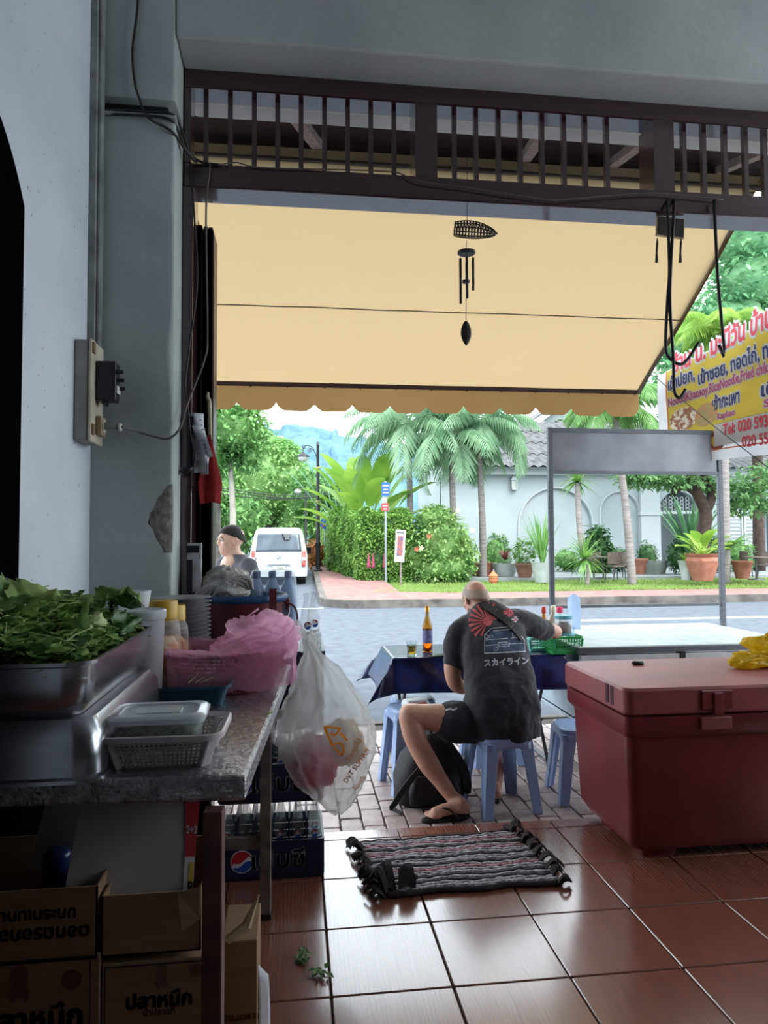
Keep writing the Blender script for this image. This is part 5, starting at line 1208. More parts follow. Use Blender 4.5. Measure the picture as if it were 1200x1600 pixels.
# plastic stools
m_stool = mat('pale_blue_plastic', (150, 176, 216), (134, 160, 204), scale=5, rough=.38)
def stool_proto(label, loc, rz, H=.44, cat='stool'):
    t = thing('plastic_stool', label, cat, loc, rz, 'pale blue plastic stools')
    MB().loft([rring(.30, .30, .07, 6, H-.055), rring(.305, .305, .075, 6, H-.03), rring(.30, .30, .08, 6, H-.008), rring(.27, .27, .07, 6, H), rring(.2, .2, .06, 6, H-.004)]).build('seat', m_stool, t, smooth=True, auto=50)
    b = MB()
    for sx, sy in ((1, 1), (-1, 1), (-1, -1), (1, -1)):
        b = MB(); top = V(sx*.118, sy*.118, H-.03); bot = V(sx*.168, sy*.168, 0)
        # L-shaped tapered leg with a ridge
        def sec(c, w, th_): return [c+V(sx*th_, -sy*(w-th_), 0), c+V(sx*th_, sy*th_, 0), c+V(-sx*(w-th_), sy*th_, 0), c+V(-sx*(w-th_), sy*(th_-.012), 0), c+V(-sx*.012*1.6, sy*(th_-.014), 0), c+V(sx*(th_-.014), -sy*.012*1.6, 0), c+V(sx*(th_-.012), -sy*(w-th_), 0)]
        b.loft([sec(top, .085, .03), sec(top.lerp(bot, .3), .07, .024), sec(bot, .058, .018)]); b.build('leg', m_stool, t, bevel=.004)
    for k in range(4):
        b = MB(); M = Matrix.Rotation(k*PI/2, 4, 'Z')
        def ap(u, v): x = (u-.5)*.26; z0 = H-.06-.055*(abs(2*u-1)**3); return V(x, -.147, lerp(H-.03, z0, v))
        b.grid(ap, 14, 2); b.xf(M); b.build('apron', m_stool, t, smooth=True, solid=.008)
    return t
st0 = stool_proto('pale blue plastic stool the seated man sits on', (1.205, 4.19, ZP), .17)
def stool(label, loc, rz, s=1):
    o = copy_tree(st0); o.location = loc; o.rotation_euler.z = rz; o.scale = (1, 1, s); o['label'] = label
stool('pale blue plastic stool half hidden behind the ice chest', (1.76, 4.3, ZP), -.1)
stool('pale blue plastic stool at the left end of the table', (.75, 4.62, ZP), .15, 1.16)
stool('pale blue stool pushed under the left of the table', (.86, 5.26, ZP), 0, .98)
stool('pale blue stool tucked under the middle of the table', (1.4, 5.08, ZP), .1, .98)
p = V(.76, 4.56, ZP+.512); t = thing('tissue_pack', 'red and white tissue pack on the left stool', 'tissue pack', p, .4)
MB().loft([rring(.16, .09, .02, 3, 0), rring(.17, .1, .02, 3, .03), rring(.15, .085, .02, 3, .055)]).build('pack', mat('pack_white', (206, 212, 220), rough=.4), t, smooth=True); MB().bx(-.05, .05, -.051, -.046, .012, .04).build('red_print', m_bred, t)

# ---------------------------------------------------------------- things on the folding table
ZC_ = ZT_+.005
p = P(668, 1018, Z=ZC_); t = thing('beer_bottle', 'brown glass beer bottle with a pale label on the blue cloth', 'bottle', (p.x, p.y, ZC_))
m_beer = mat('amber_glass', (222, 150, 50), rough=.04, trans=.95, ior=1.45); 
bh = P(668, 946, Y=p.y).z-ZC_
MB().lathe([(.033, 0), (.036, .01), (.036, bh*.55), (.034, bh*.6), (.018, bh*.74), (.0145, bh*.8), (.0135, bh*.93), (.0155, bh*.94), (.0155, bh*.99), (.012, bh)], 24).build('glass', m_beer, t, smooth=True, auto=60)
MB().lathe([(.0338, .004), (.0338, bh*.5)], 20).build('beer', mat('beer_amber', (214, 140, 40), rough=.05, trans=.9), t, smooth=True)
MB().lathe([(.0365, bh*.2), (.0368, bh*.21), (.0368, bh*.46), (.0365, bh*.47)], 24, cap0=False, cap1=False).build('label_band', mat('beer_label', (150, 150, 190), (90, 96, 150), scale=30, rough=.5), t, smooth=True)
MB().lathe([(.0185, bh*.76), (.0152, bh*.8), (.0152, bh*.86)], 20, cap0=False, cap1=False).build('neck_foil', mat('neck_foil', (190, 180, 150), (140, 120, 70), scale=30, rough=.4), t, smooth=True)
p = P(643, 1024, Z=ZC_); t = thing('beer_glass', 'short clear glass of yellow beer on the blue cloth', 'glass', (p.x, p.y, ZC_)); gh = .1; m_clear = mat('clear_glass', (235, 245, 245), rough=.02, trans=1, ior=1.3)
MB().lathe([(.034, 0), (.038, gh), (.0365, gh), (.032, .012)], 22, cap1=True).build('glass', m_clear, t, smooth=True, auto=50)
MB().lathe([(.0318, .013), (.0345, gh*.62)], 20).build('beer', mat('beer_yellow', (236, 180, 50), rough=.1, trans=.5), t, smooth=True); MB().lathe([(.0345, gh*.62), (.0348, gh*.68)], 20).build('foam', mat('foam', (236, 230, 206), rough=.8), t, smooth=True)
p = P(686, 1025, Z=ZC_); t = thing('phone', 'black phone lying on the cloth by the bottle', 'phone', (p.x, p.y, ZC_), .3); MB().loft([rring(.15, .075, .012, 3, 0), rring(.15, .075, .012, 3, .009)]).build('body', m_blk, t); MB().loft([rring(.14, .066, .01, 3, .009), rring(.14, .066, .01, 3, .0095)]).build('screen', mat('phone_screen', (10, 10, 12), rough=.05), t)
# green baskets with condiments
m_gr = mat('green_plastic', (50, 160, 84), (40, 142, 72), scale=6, rough=.35); m_aq = mat('aqua_plastic', (120, 206, 190), (104, 190, 176), scale=6, rough=.35)
def basket(name, label, loc, w, d_, h, m, rz=0, nb=(13, 6), lab='basket'):
    t = thing(name, label, lab, loc, rz)
    MB().loft([rring(w*.9, d_*.9, .02, 3, 0), rring(w*.9, d_*.9, .02, 3, .006)]).build('bottom', m, t)
    MB().loft([rring(w-.004, d_-.004, .02, 4, h-.018), rring(w+.012, d_+.012, .024, 4, h-.018), rring(w+.012, d_+.012, .024, 4, h), rring(w-.004, d_-.004, .02, 4, h), rring(w-.004, d_-.004, .02, 4, h-.018)], False, False).build('rim', m, t)
    MB().loft([rring(w*.9, d_*.9, .02, 4, 0), rring(w*.93, d_*.93, .02, 4, h*.2), rring(w*.915, d_*.915, .018, 4, h*.2), rring(w*.885, d_*.885, .018, 4, .0)], False, False).build('foot_band', m, t)
    def wall(ax, s_, n):
        for i in range(n+1):
            u = i/n-.5
            if ax == 0: a = V(u*w*.92, s_*d_*.46, h*.16); c = V(u*w*.97, s_*d_*.497, h-.016)
            else: a = V(s_*w*.46, u*d_*.92, h*.16); c = V(s_*w*.497, u*d_*.97, h-.016)
            MB().bar(a, c, .004 if 0 < i < n else .012, .003).build('bar', m, t)
        for j in range(1, 4):
            z = lerp(h*.16, h-.016, j/4); k = lerp(.92, .97, j/4)
            if ax == 0: a = V(-w*k/2, s_*d_*k/2*1.01, z); c = V(w*k/2, s_*d_*k/2*1.01, z)
            else: a = V(s_*w*k/2*1.01, -d_*k/2, z); c = V(s_*w*k/2*1.01, d_*k/2, z)
            MB().bar(a, c, .003, .004).build('rail', m, t)
    for s_ in (-1, 1): wall(0, s_, nb[0]); wall(1, s_, nb[1])
    return t
g = P(893, 1024, Z=ZC_); basket('green_basket', 'bright green plastic condiment basket on the table', (g.x-.01, g.y+.17, ZC_), .225, .26, .125, m_gr, 0, (11, 11))
g2 = P(851, 1019, Z=ZC_); basket('aqua_basket', 'pale aqua plastic basket behind the man\'s elbow', (g2.x, g2.y+.15, ZC_), .2, .22, .1, m_aq, .05, (14, 10))
zb_ = ZC_+.125
# pepper jar on top of the basket with teal lid; bottles beside it
pj = (g.x-.0, g.y+.14, zb_+.012)
MB().lathe([(.075, 0), (.08, .004), (.08, .012), (.07, .014)], 20).build('teal_lid', mat('teal_plastic', (80, 160, 176), rough=.35), loc=(pj[0], pj[1], zb_-.001)); tag(bpy.data.objects['teal_lid'], 'teal plastic lid lying on the green basket', 'lid')
t = thing('pepper_jar', 'clear jar of dark chilli with a teal lid', 'jar', (pj[0], pj[1], zb_+.014)); m_jar = thin('jar_clear', (220, 228, 232), .72, .08, .1, 0)
MB().lathe([(.055, 0), (.06, .01), (.06, .1), (.055, .105)], 22, cap1=False).build('jar', m_jar, t, smooth=True); MB().lathe([(.056, .003), (.057, .05), (.03, .075)], 18).jit(.004, 60).build('chilli', mat('dark_chilli', (60, 44, 40), (110, 90, 84), scale=60, rough=.8), t, smooth=True); MB().lathe([(.063, .1), (.066, .102), (.066, .122), (.06, .126)], 22).build('lid', MATS['teal_plastic'], t, smooth=True, auto=40)
def cond(name, label, px, pyt, Y, r, body, cap, lab=None, h=.2, neck=.5):
    x = P(px, 990, Y=Y).x; zt_ = P(px, pyt, Y=Y).z; z0 = zt_-h; t = thing(name, label, 'bottle', (x, Y, z0))
    MB().lathe([(r*.92, 0), (r, .01), (r, h*.62), (r*neck, h*.8), (r*neck, h*.86)], 18).build('bottle', body, t, smooth=True); MB().lathe([(r*neck*1.15, h*.84), (r*neck*1.15, h*.97), (r*neck*.8, h)], 14).build('cap', cap, t, smooth=True)
    if lab: MB().lathe([(r*1.02, h*.2), (r*1.02, h*.52)], 18, cap0=False, cap1=False).build('label_band', lab, t, smooth=True)
zz = P(850, 948, Y=5.2).z-ZC_
cond('sauce_bottle', 'slim sauce bottle with an orange cap beside the man\'s arm', 850, 948, 5.2, .024, mat('sauce_amber', (196, 130, 60), rough=.2), mat('cap_red', (214, 70, 50)), mat('label_yellow', (226, 206, 120)), zz-.006, .6)
zz = P(865, 946, Y=5.22).z-ZC_
cond('fish_sauce_bottle', 'clear bottle with a blue and red label', 865, 946, 5.22, .045, mat('sauce_pale', (206, 196, 190), rough=.15), MATS['foam'], mat('label_blue_red', (70, 120, 190), (190, 60, 60), scale=14, rough=.5), zz-.006, .4)
zz = P(874, 948, Y=5.33).z-ZC_
cond('ketchup_bottle', 'small pink capped bottle behind the pepper jar', 875, 948, 5.33, .03, mat('bottle_white', (210, 214, 216), rough=.3), mat('cap_pink', (220, 60, 100)), None, zz-.006, .7)
sc_ = P(897, 950, Y=5.3); t = thing('plastic_scoop', 'pale blue translucent scoop standing in the condiment basket', 'scoop', (sc_.x, 5.3, ZC_+.01)); hs_ = P(897, 928, Y=5.3).z-ZC_-.01
MB().grid(lambda u, v: V((u-.5)*.105*(1 if v < .8 else math.sqrt(max(0.02, 1-((v-.8)/.2)**2))), .02*math.cos((u-.5)*3), .1+(hs_-.1)*v), 14, 14).build('blade', thin('scoop_plastic', (196, 214, 236), .25, .2, .5, .05), t, smooth=True, solid=.003); MB().cyl((0, .01, 0), (0, .018, .12), .008, n=8).build('handle', MATS['scoop_plastic'], t)
# ================================================================== steel-topped work table at the left
ZW = .955
m_foil = mat('foil_table_top', (196, 196, 200), (140, 138, 144), scale=30, rough=.2, rough2=.4, metal=.9, bump=.7, bscale=80, detail=8)
m_legw = mat('worn_steel_leg', (140, 132, 126), (96, 86, 82), scale=16, rough=.55, metal=.4, detail=8)
m_legd = mat('dark_red_steel_leg', (110, 74, 66), (76, 50, 46), scale=10, rough=.5, metal=.2)
nc = P(384, 1212, Z=ZW); fc = P(436, 1084, Z=ZW); edir = (fc-nc).normalized(); far = nc+edir*1.5
WA = math.atan2(edir.y, edir.x)-PI/2
wt = thing('work_table', 'long foil-covered work table along the left wall', 'table', (nc.x, nc.y, 0), WA)
# local frame: origin near right corner, +y along the edge, -x towards the wall
TWd = .70
def wtop(z0, z1, nm, m):
    b = MB(); out = [(0, 0), (-TWd, 0), (-TWd, 1.42), (0, 1.42)]
    b.prism(out, lambda x, y: V(x, y, z0), lambda x, y: V(x, y, z1)); return b.build(nm, m, wt, bevel=.008)
wtop(ZW-.055, ZW, 'top', m_foil)
W2 = lambda p: wt_inv @ p
bpy.context.view_layer.update(); wt_inv = wt.matrix_world.inverted()
def wleg(px, py, D, w, m, zt=ZW-.055):
    c = wt_inv @ P(px, py, Y=D); o = MB().bx(c.x-w/2, c.x+w/2, c.y-w/2, c.y+w/2, .012, zt).build('leg', m, wt, bevel=.003)
    MB().bx(c.x-w/2-.003, c.x+w/2+.003, c.y-w/2-.003, c.y+w/2+.003, 0, .02).build('foot_cap', m_blk, o); return c
c1 = wleg(333, 1500, 1.555, .041, m_legd); c2 = wleg(415, 1400, 2.87, .041, m_legw)
for c in (c1, c2): MB().bx(-.64, -.60, c.y-.02, c.y+.02, 0, ZW-.055).build('leg', m_legd, wt)
MB().bx(c1.x-.5, c1.x, c1.y-.012, c1.y+.012, .2, .23).build('rail', m_legd, wt); z_ = P(380, 1313, Y=2.9).z
MB().bx(c2.x-.5, c2.x, c2.y-.012, c2.y+.012, z_-.022, z_+.022).build('rail', m_legw, wt)
MB().bx(-.62, .0-.02, c2.y-.02, c2.y+.02, ZW-.09, ZW-.056).build('apron_bar', m_legd, wt)
MB().tube([V(c1.x+.02, c1.y+.05, .60), V(c1.x+.06, c1.y+.07, .62), V(c1.x+.085, c1.y+.08, .68)], [.008, .012, .002], 6).build('taped_splint', mat('pale_wood_splint', (170, 152, 120), rough=.7), wt)

def on_table(px, py): return P(px, py, Z=ZW)
# steel trays
m_tray = mat('tray_steel', (176, 178, 184), (150, 152, 158), scale=3, rough=.24, metal=.95, stretch=(1, 1, 6), bump=.03)
tn = P(150, 1213, Z=ZW)
TXr, TYn = P(140, 1025, Z=1.218).x, P(140, 1025, Z=1.218).y
def tray(label, x1, y0, z0, w, l_, h, inverted=False, group='steel trays'):
    t = thing('steel_tray', label, 'tray', (x1-w/2, y0+l_/2, z0), 0, group)
    pr = [(w-.06, l_-.06, .05, 0), (w-.02, l_-.02, .055, .03), (w-.006, l_-.006, .06, h*.6), (w-.004, l_-.004, .06, h-.012)]
    if not inverted:
        R_ = [rring(a, c, r_, 6, z) for a, c, r_, z in pr]+[rring(w+.012, l_+.012, .06, 6, h-.008), rring(w+.012, l_+.012, .06, 6, h), rring(w-.006, l_-.006, .06, 6, h), rring(w-.02, l_-.02, .055, 6, .03), rring(w-.06, l_-.06, .05, 6, .004)]
    else:
        R_ = [rring(w+.012, l_+.012, .06, 6, 0), rring(w+.012, l_+.012, .06, 6, .008)]+[rring(a, c, r_, 6, h-z) for a, c, r_, z in reversed(pr)]
    MB().loft(R_).build('pan', m_tray, t, smooth=True, auto=40)
    return t
HT = .127
tray('lower steel tray turned upside down on the work table', TXr+.032, TYn-.02, ZW, .405, .72, HT, True)
tray('upper steel tray heaped with leafy greens', TXr, TYn, ZW+HT+.001, .375, .68, .1218)
# heap of greens: stalks and leaves
m_gl = [mat('herb_leaf_light', (196, 214, 140), (150, 182, 104), scale=30, rough=.45, tl=.2), mat('herb_leaf_mid', (150, 182, 104), (104, 144, 72), scale=30, rough=.45, tl=.2), mat('herb_leaf_dark', (84, 124, 66), (54, 90, 46), scale=30, rough=.4, tl=.15), mat('herb_stalk', (196, 208, 150), (160, 180, 116), scale=20, rough=.5, tl=.2)]
gx, gy, gz0 = TXr-.188, TYn+.34, 1.19
hp_ = thing('herb_heap', 'heap of fresh mixed green herbs and leaves in the steel tray', 'greens', (gx, gy, gz0), kind='stuff')
def hz_(x, y): return .022+.07*math.exp(-((x+.05)/.12)**2-((y-.02)/.28)**2)+.05*math.exp(-((x+.12)/.08)**2-((y+.1)/.16)**2)+.05*math.exp(-((x+.01)/.07)**2-((y-.2)/.11)**2)
bb = [MB(), MB(), MB(), MB()]; q = random.Random(11)
MB().grid(lambda u, v: (lambda x, y: V(x, y, hz_(x, y)-.045))((u-.5)*.355, (v-.5)*.66), 16, 20).build('inner_mass', m_gl[2], hp_, smooth=True)
for i in range(3600):
    x, y = q.uniform(-.178, .142), q.uniform(-.32, .31); z = hz_(x, y)-q.random()**2*.05+.004; k = q.choices((0, 1, 2), (3, 4, 2))[0]
    s_ = q.uniform(.022, .055); az = q.uniform(0, 6.3); pt = q.uniform(-.6, .7)
    d_ = V(math.cos(az)*math.cos(pt), math.sin(az)*math.cos(pt), math.sin(pt)); sd = V(-math.sin(az), math.cos(az), 0)*s_*.52; u_ = V(0, 0, s_*.12); p = V(x, y, z)
    bb[k].add([p, p+d_*s_*.35+sd+u_, p+d_*s_*.5+sd*.6, p+d_*s_*.75+sd*.75+u_, p+d_*s_, p+d_*s_*.75-sd*.75+u_, p+d_*s_*.5-sd*.6, p+d_*s_*.35-sd+u_], [(0, 1, 2, 4), (2, 3, 4), (0, 4, 6, 7), (4, 5, 6)])
for i in range(330):
    x, y = q.uniform(-.16, .16), q.uniform(-.3, .3); z = hz_(x, y)+.004; az = q.uniform(0, 6.3); L = q.uniform(.05, .12); d_ = V(math.cos(az), math.sin(az), q.uniform(-.3, .35))
    e = V(x, y, z)+d_*L
    if abs(e.x) > .178 or abs(e.y) > .32: continue
    bb[3].tube([V(x, y, z), V(x, y, z)+d_*L*.5+V(0, 0, .008), e], .0016, 4)
for b, m_, nm in zip(bb, m_gl, ('light_leaves', 'mid_leaves', 'dark_leaves', 'stalks')): tag(b.build(nm, m_, hp_, fixn=False), kind='stuff')
def bigleaf(label, px, py, Y, L, W, az, el, m, roll=.3):
    p = P(px, py, Y=Y); b = MB(); q = random.Random(px)
    def lf(u, v):
        w = W*math.sin(PI*(.05+.93*v))**.7*(1+.16*math.sin(v*34)); s_ = (u-.5)*2; cu = .25*L*v*v
        return V(L*v, s_*w*.5, abs(s_)*w*.25-cu+.012*math.sin(v*9+s_*3)+.008*math.sin(s_*7+v*5))
    b.grid(lf, 8, 14); b.xf(Matrix.Rotation(az, 4, 'Z') @ Matrix.Rotation(-el, 4, 'Y') @ Matrix.Rotation(roll, 4, 'X')); o = b.build('lettuce_leaf', m, smooth=True, loc=p); tag(o, label, 'leaf', 'large leaves on the herb heap')
bigleaf('big curled lettuce leaf at the left of the heap', 22, 955, 1.8, .12, .13, .9, .5, m_gl[0]); bigleaf('drooping lettuce leaf at the left picture edge', 42, 940, 1.88, .12, .12, -1.9, .2, m_gl[1], -.4)
bigleaf('dark mint leaf topping the right of the heap', 172, 952, 2.08, .09, .08, -.3, .4, m_gl[2]); bigleaf('broad dark leaf folded over the tray rim', 188, 960, 2.1, .09, .085, -1.2, -.2, m_gl[2], -.5)
bigleaf('upright ragged leaf at the heap crown', 150, 950, 2.1, .09, .085, .5, .7, m_gl[1]); bigleaf('small bright leaf beside the round tub', 185, 938, 2.12, .06, .06, .2, .3, m_gl[0])
bigleaf('flat green leaf lying in front of the crown', 120, 975, 1.9, .1, .1, -1.4, .1, m_gl[1], .5); bigleaf('pale ribbed leaf leaning on the heap centre', 165, 985, 1.95, .1, .05, -1.9, .5, m_gl[3], .9)

# baskets and boxes at the table front
m_col = mat('cream_plastic', (206, 198, 198), (190, 180, 182), scale=6, rough=.35)
cb = on_table(248, 1203); cw_, cd_, ch_ = .245, .2, .068
t = thing('colander_basket', 'cream perforated plastic basket on the work table front', 'basket', (cb.x, cb.y+.1, ZW), -.02)
MB().loft([rring(cw_*.82, cd_*.8, .03, 5, 0), rring(cw_*.82, cd_*.8, .03, 5, .004)]).build('bottom', m_col, t)
MB().loft([rring(cw_, cd_, .03, 5, ch_-.008), rring(cw_+.04, cd_+.035, .04, 5, ch_-.004), rring(cw_+.04, cd_+.035, .04, 5, ch_+.008), rring(cw_+.03, cd_+.026, .035, 5, ch_+.01), rring(cw_, cd_, .03, 5, ch_)], False, False).build('rim', m_col, t, smooth=True, auto=40)
for s_ in (0, 1, 2, 3):   # corner posts
    sx, sy = ((1, 1), (-1, 1), (-1, -1), (1, -1))[s_]
    MB().bar((sx*cw_*.385, sy*cd_*.37, 0), (sx*cw_*.47, sy*cd_*.46, ch_), .03, .018).build('corner', m_col, t, bevel=.004)
b = MB()
for s_ in (-1, 1):
    for i in range(21):
        u = (i/20-.5); b.bar((u*cw_*.76, s_*cd_*.4, .0), (u*cw_*.9, s_*cd_*.5, ch_), .0036, .003)
    for j in range(8):
        k = (j+.5)/8; b.bar((-cw_*lerp(.4, .48, k), s_*cd_*lerp(.4, .5, k), ch_*k), (cw_*lerp(.4, .48, k), s_*cd_*lerp(.4, .5, k), ch_*k), .003, .0032)
    for i in range(17):
        u = (i/16-.5); b.bar((s_*cw_*.41, u*cd_*.76, 0), (s_*cw_*.5, u*cd_*.9, ch_), .0036, .003)
    for j in range(8):
        k = (j+.5)/8; b.bar((s_*cw_*lerp(.41, .5, k), -cd_*lerp(.4, .48, k), ch_*k), (s_*cw_*lerp(.41, .5, k), cd_*lerp(.4, .48, k), ch_*k), .003, .0032)
tag(b.build('mesh_wall', m_col, t), kind='stuff')
m_cpl = thin('clear_tub_plastic', (206, 212, 220), .78, .12, .15, .02)
tb = P(262, 1148, Z=ZW+.03); t = thing('herb_tub', 'clear lidded plastic tub of chopped herbs in the cream basket', 'container', (tb.x-.004, cb.y+.1, ZW+.032), .03)
tw_, td_, th_ = .205, .155, .068
MB().loft([rring(tw_*.9, td_*.88, .03, 5, 0), rring(tw_, td_, .03, 5, th_)], True, False).build('tub', m_cpl, t, smooth=True, auto=40)
MB().loft([rring(tw_*.84, td_*.8, .03, 5, .003), rring(tw_*.9, td_*.88, .03, 5, .035), rring(tw_*.6, td_*.6, .03, 5, .042)]).jit(.006, 60).build('chopped_herbs', mat('chopped_herb', (110, 124, 88), (60, 76, 50), scale=60, rough=.8, lo=.4, hi=.6, bump=.8, bscale=120), t, smooth=True)
lid = MB().loft([rring(tw_+.012, td_+.012, .03, 5, th_-.006), rring(tw_+.018, td_+.018, .032, 5, th_), rring(tw_+.018, td_+.018, .032, 5, th_+.006), rring(tw_+.004, td_+.004, .03, 5, th_+.012), rring(tw_*.85, td_*.8, .03, 5, th_+.012), rring(tw_*.83, td_*.78, .03, 5, th_+.007)]).build('lid', thin('clear_lid_plastic', (214, 222, 230), .35, .15, .2, .02), t, smooth=True, auto=40)
MB().loft([rring(.1, .05, .004, 3, th_+.0075), rring(.1, .05, .004, 3, th_+.0095)]).build('lid_panel', MATS['clear_lid_plastic'], lid)
bb_ = on_table(292, 1100); t0_ = thing('blue_basket', 'shallow dark teal plastic tray behind the cream basket', 'basket', (bb_.x, bb_.y+.05, ZW), .02); m_teal = mat('dark_teal_plastic', (54, 96, 116), (40, 78, 98), scale=6, rough=.35)
MB().loft([rring(.22, .18, .02, 4, 0), rring(.26, .22, .025, 4, .055), rring(.275, .235, .03, 4, .057), rring(.275, .235, .03, 4, .065), rring(.255, .215, .025, 4, .063), rring(.215, .175, .02, 4, .006)]).build('tray', m_teal, t0_, smooth=True, auto=40)
for k in range(3): MB().tube([V(.02*k, -.02, .06), V(.03*k+.02, .0, .075), V(.015*k+.03, .02, .1-.02*k)], .0012, 4).build('herb_stem', m_gl[3], t0_)
for (px, py) in ((420, 1104),): p = on_table(px-6, py+14); tag(MB().tube([V(0, 0, .003), V(.012, .004, .004), V(.02, .02, .006)], [.002, .0025, .004], 5).build('fallen_sprig', m_gl[1], loc=p), 'bent green stem lying on the table edge', 'stem')

# pink basket lined with a pink bag
pk = on_table(345, 1093); m_pk = mat('pink_basket_plastic', (140, 52, 74), (116, 40, 60), scale=5, rough=.4)
pc = V(pk.x, pk.y+.2, ZW); rx_, ry_, hh_ = .205, .185, .135
t = thing('pink_basket', 'round pink woven plastic basket on the work table', 'basket', pc)
MB().loft([cring(rx_*.78, 36, 0, ry=ry_*.78), cring(rx_*.8, 36, .006, ry=ry_*.8)]).build('bottom', m_pk, t)
MB().loft([cring(rx_, 40, hh_-.012, ry=ry_), cring(rx_+.012, 40, hh_-.01, ry=ry_+.012), cring(rx_+.014, 40, hh_, ry=ry_+.014), cring(rx_+.002, 40, hh_+.004, ry=ry_+.002), cring(rx_-.004, 40, hh_-.008, ry=ry_-.004)], False, False).build('rim', m_pk, t, smooth=True)
b = MB()
for i in range(84):
    a = 2*PI*i/84; b.bar((rx_*.8*math.cos(a), ry_*.8*math.sin(a), 0), (rx_*math.cos(a), ry_*math.sin(a), hh_-.01), .005, .003)
for j in range(9):
    k = (j+.3)/9; b.tube([(rx_*lerp(.8, 1, k)*math.cos(a), ry_*lerp(.8, 1, k)*math.sin(a), (hh_-.01)*k) for a in [2*PI*i/40 for i in range(41)]], .0026, 4, False)
tag(b.build('mesh_wall', m_pk, t), kind='stuff')
m_pbag = thin('pink_bag_film', (255, 222, 242), .5, .16, .82, 1.0, 26, (252, 184, 224))
t = thing('pink_bag', 'thin pink plastic bag lining and hanging over the basket', 'plastic bag', pc)
def pbag(u, v):
    a = 2*PI*u; f = noise.noise(V(math.cos(a)*2.2, math.sin(a)*2.2, v*2)); g = abs(noise.noise(V(math.cos(a)*5, math.sin(a)*5, v*4+3)))
    rt = max(0, math.cos(a-.15))          # heaped up towards the right end
    if v < .35: k = v/.35; r_ = lerp(.7, .97, k); z = lerp(.02, hh_+.012, k)
    elif v < .55: k = (v-.35)/.2; r_ = lerp(.97, 1.10, k); z = hh_+.014+.07*rt**3*math.sin(k*PI)+.02*f+.05*max(0, math.sin(a*1.0+.6))**6*k*(1-k)*4
    else: k = (v-.55)/.45; r_ = lerp(1.10, 1.06, k)+.03*g; z = lerp(hh_+.01, (.02 if math.sin(a) < .3 else .08)+.02*f, k)
    g3 = abs(noise.noise(V(math.cos(a)*11, math.sin(a)*11, v*9+7)))
    r_ += .05*f*(.3+v)*(.6)+.02*g-.045*g3*(v > .3); z -= .012*g3
    return V(rx_*r_*math.cos(a)*(1+.1*rt*(v > .4)), ry_*r_*math.sin(a), max(.004, z))
b = MB(); b.grid(pbag, 180, 60); b.build('film', m_pbag, t, smooth=True, fixn=False)
b = crumple(.145, .11, .09, 5, .42, 80, 50); b.xf(Matrix.Translation((.105, -.0, hh_+.035)) @ Matrix.Rotation(-.15, 4, 'Y')); b.build('bunched_top', m_pbag, t, smooth=True)
MB().grid(lambda u, v: V(.06+.05*v+.01*(u-.5)*(1-v), -.03+.006*math.sin(u*3), hh_+.1+.035*v+.006*u), 3, 6).build('twisted_handle', m_pbag, t, smooth=True, solid=.003)

# round tub, jars, bowls, plate stack
def lathe_thing(name, label, cat, loc, parts, group=None, rz=0):
    t = thing(name, label, cat, loc, rz, group)
    for nm, prof, m_ in parts: MB().lathe(prof, 28, cap0=True, cap1=True).build(nm, m_, t, smooth=True, auto=45)
    return t
def tp(px, Y): return P(px, 900, Y=Y).x
Yt = 2.34; ht = P(224, 952, Y=Yt).z-ZW
t = thing('round_tub', 'tall round clear plastic tub with a flat lid beside the tray', 'container', (tp(219, Yt), Yt, ZW))
MB().lathe([(.068, 0), (.076, ht*.94)], 30, cap1=False).build('tub', thin('cloudy_tub', (200, 202, 208), .5, .3, .3, .02), t, smooth=True)
MB().lathe([(.079, ht*.9), (.081, ht*.91), (.081, ht*.985), (.076, ht), (.07, ht*.99), (.005, ht*.988)], 30).build('lid', mat('cloudy_lid', (176, 182, 188), rough=.35), t, smooth=True, auto=35)
MB().lathe([(.064, .004), (.07, ht*.5)], 24).build('contents', mat('tub_contents', (150, 132, 120), (120, 104, 96), scale=14, rough=.8), t, smooth=True)
m_ylid = mat('yellow_lid', (206, 168, 52), (188, 150, 44), scale=8, rough=.4); m_jarp = thin('jar_plastic', (222, 216, 208), .8, .12, .2, .02)
for k, (px, Y, r_, pt, lb) in enumerate(((256, 2.5, .058, 938, 'clear jar with a yellow lid nearest the round tub'), (268, 2.66, .062, 945, 'clear jar with a yellow lid beside the plate stack'))):
    h = P(px, pt, Y=Y).z-ZW; t = thing('yellow_lid_jar', lb, 'jar', (tp(px, Y), Y, ZW), 0, 'jars with yellow lids')
    MB().lathe([(r_*.94, 0), (r_, .012), (r_, h*.62), (r_*.96, h*.72), (r_*.72, h*.83)], 26, cap1=False).build('jar', m_jarp, t, smooth=True)
    MB().lathe([(r_*.76, h*.8), (r_*.82, h*.81), (r_*.82, h*.97), (r_*.76, h), (.004, h)], 26).build('lid', m_ylid, t, smooth=True, auto=35)
    MB().lathe([(r_*.9, .004), (r_*.94, h*.3), (r_*.94, h*.5), (r_*.5, h*.6)], 20).jit(.006, 40).build('contents', mat('jar_snack', (214, 140, 96), (226, 200, 170), scale=30, rough=.7, lo=.45, hi=.55), t, smooth=True)
Yb = 2.58; 
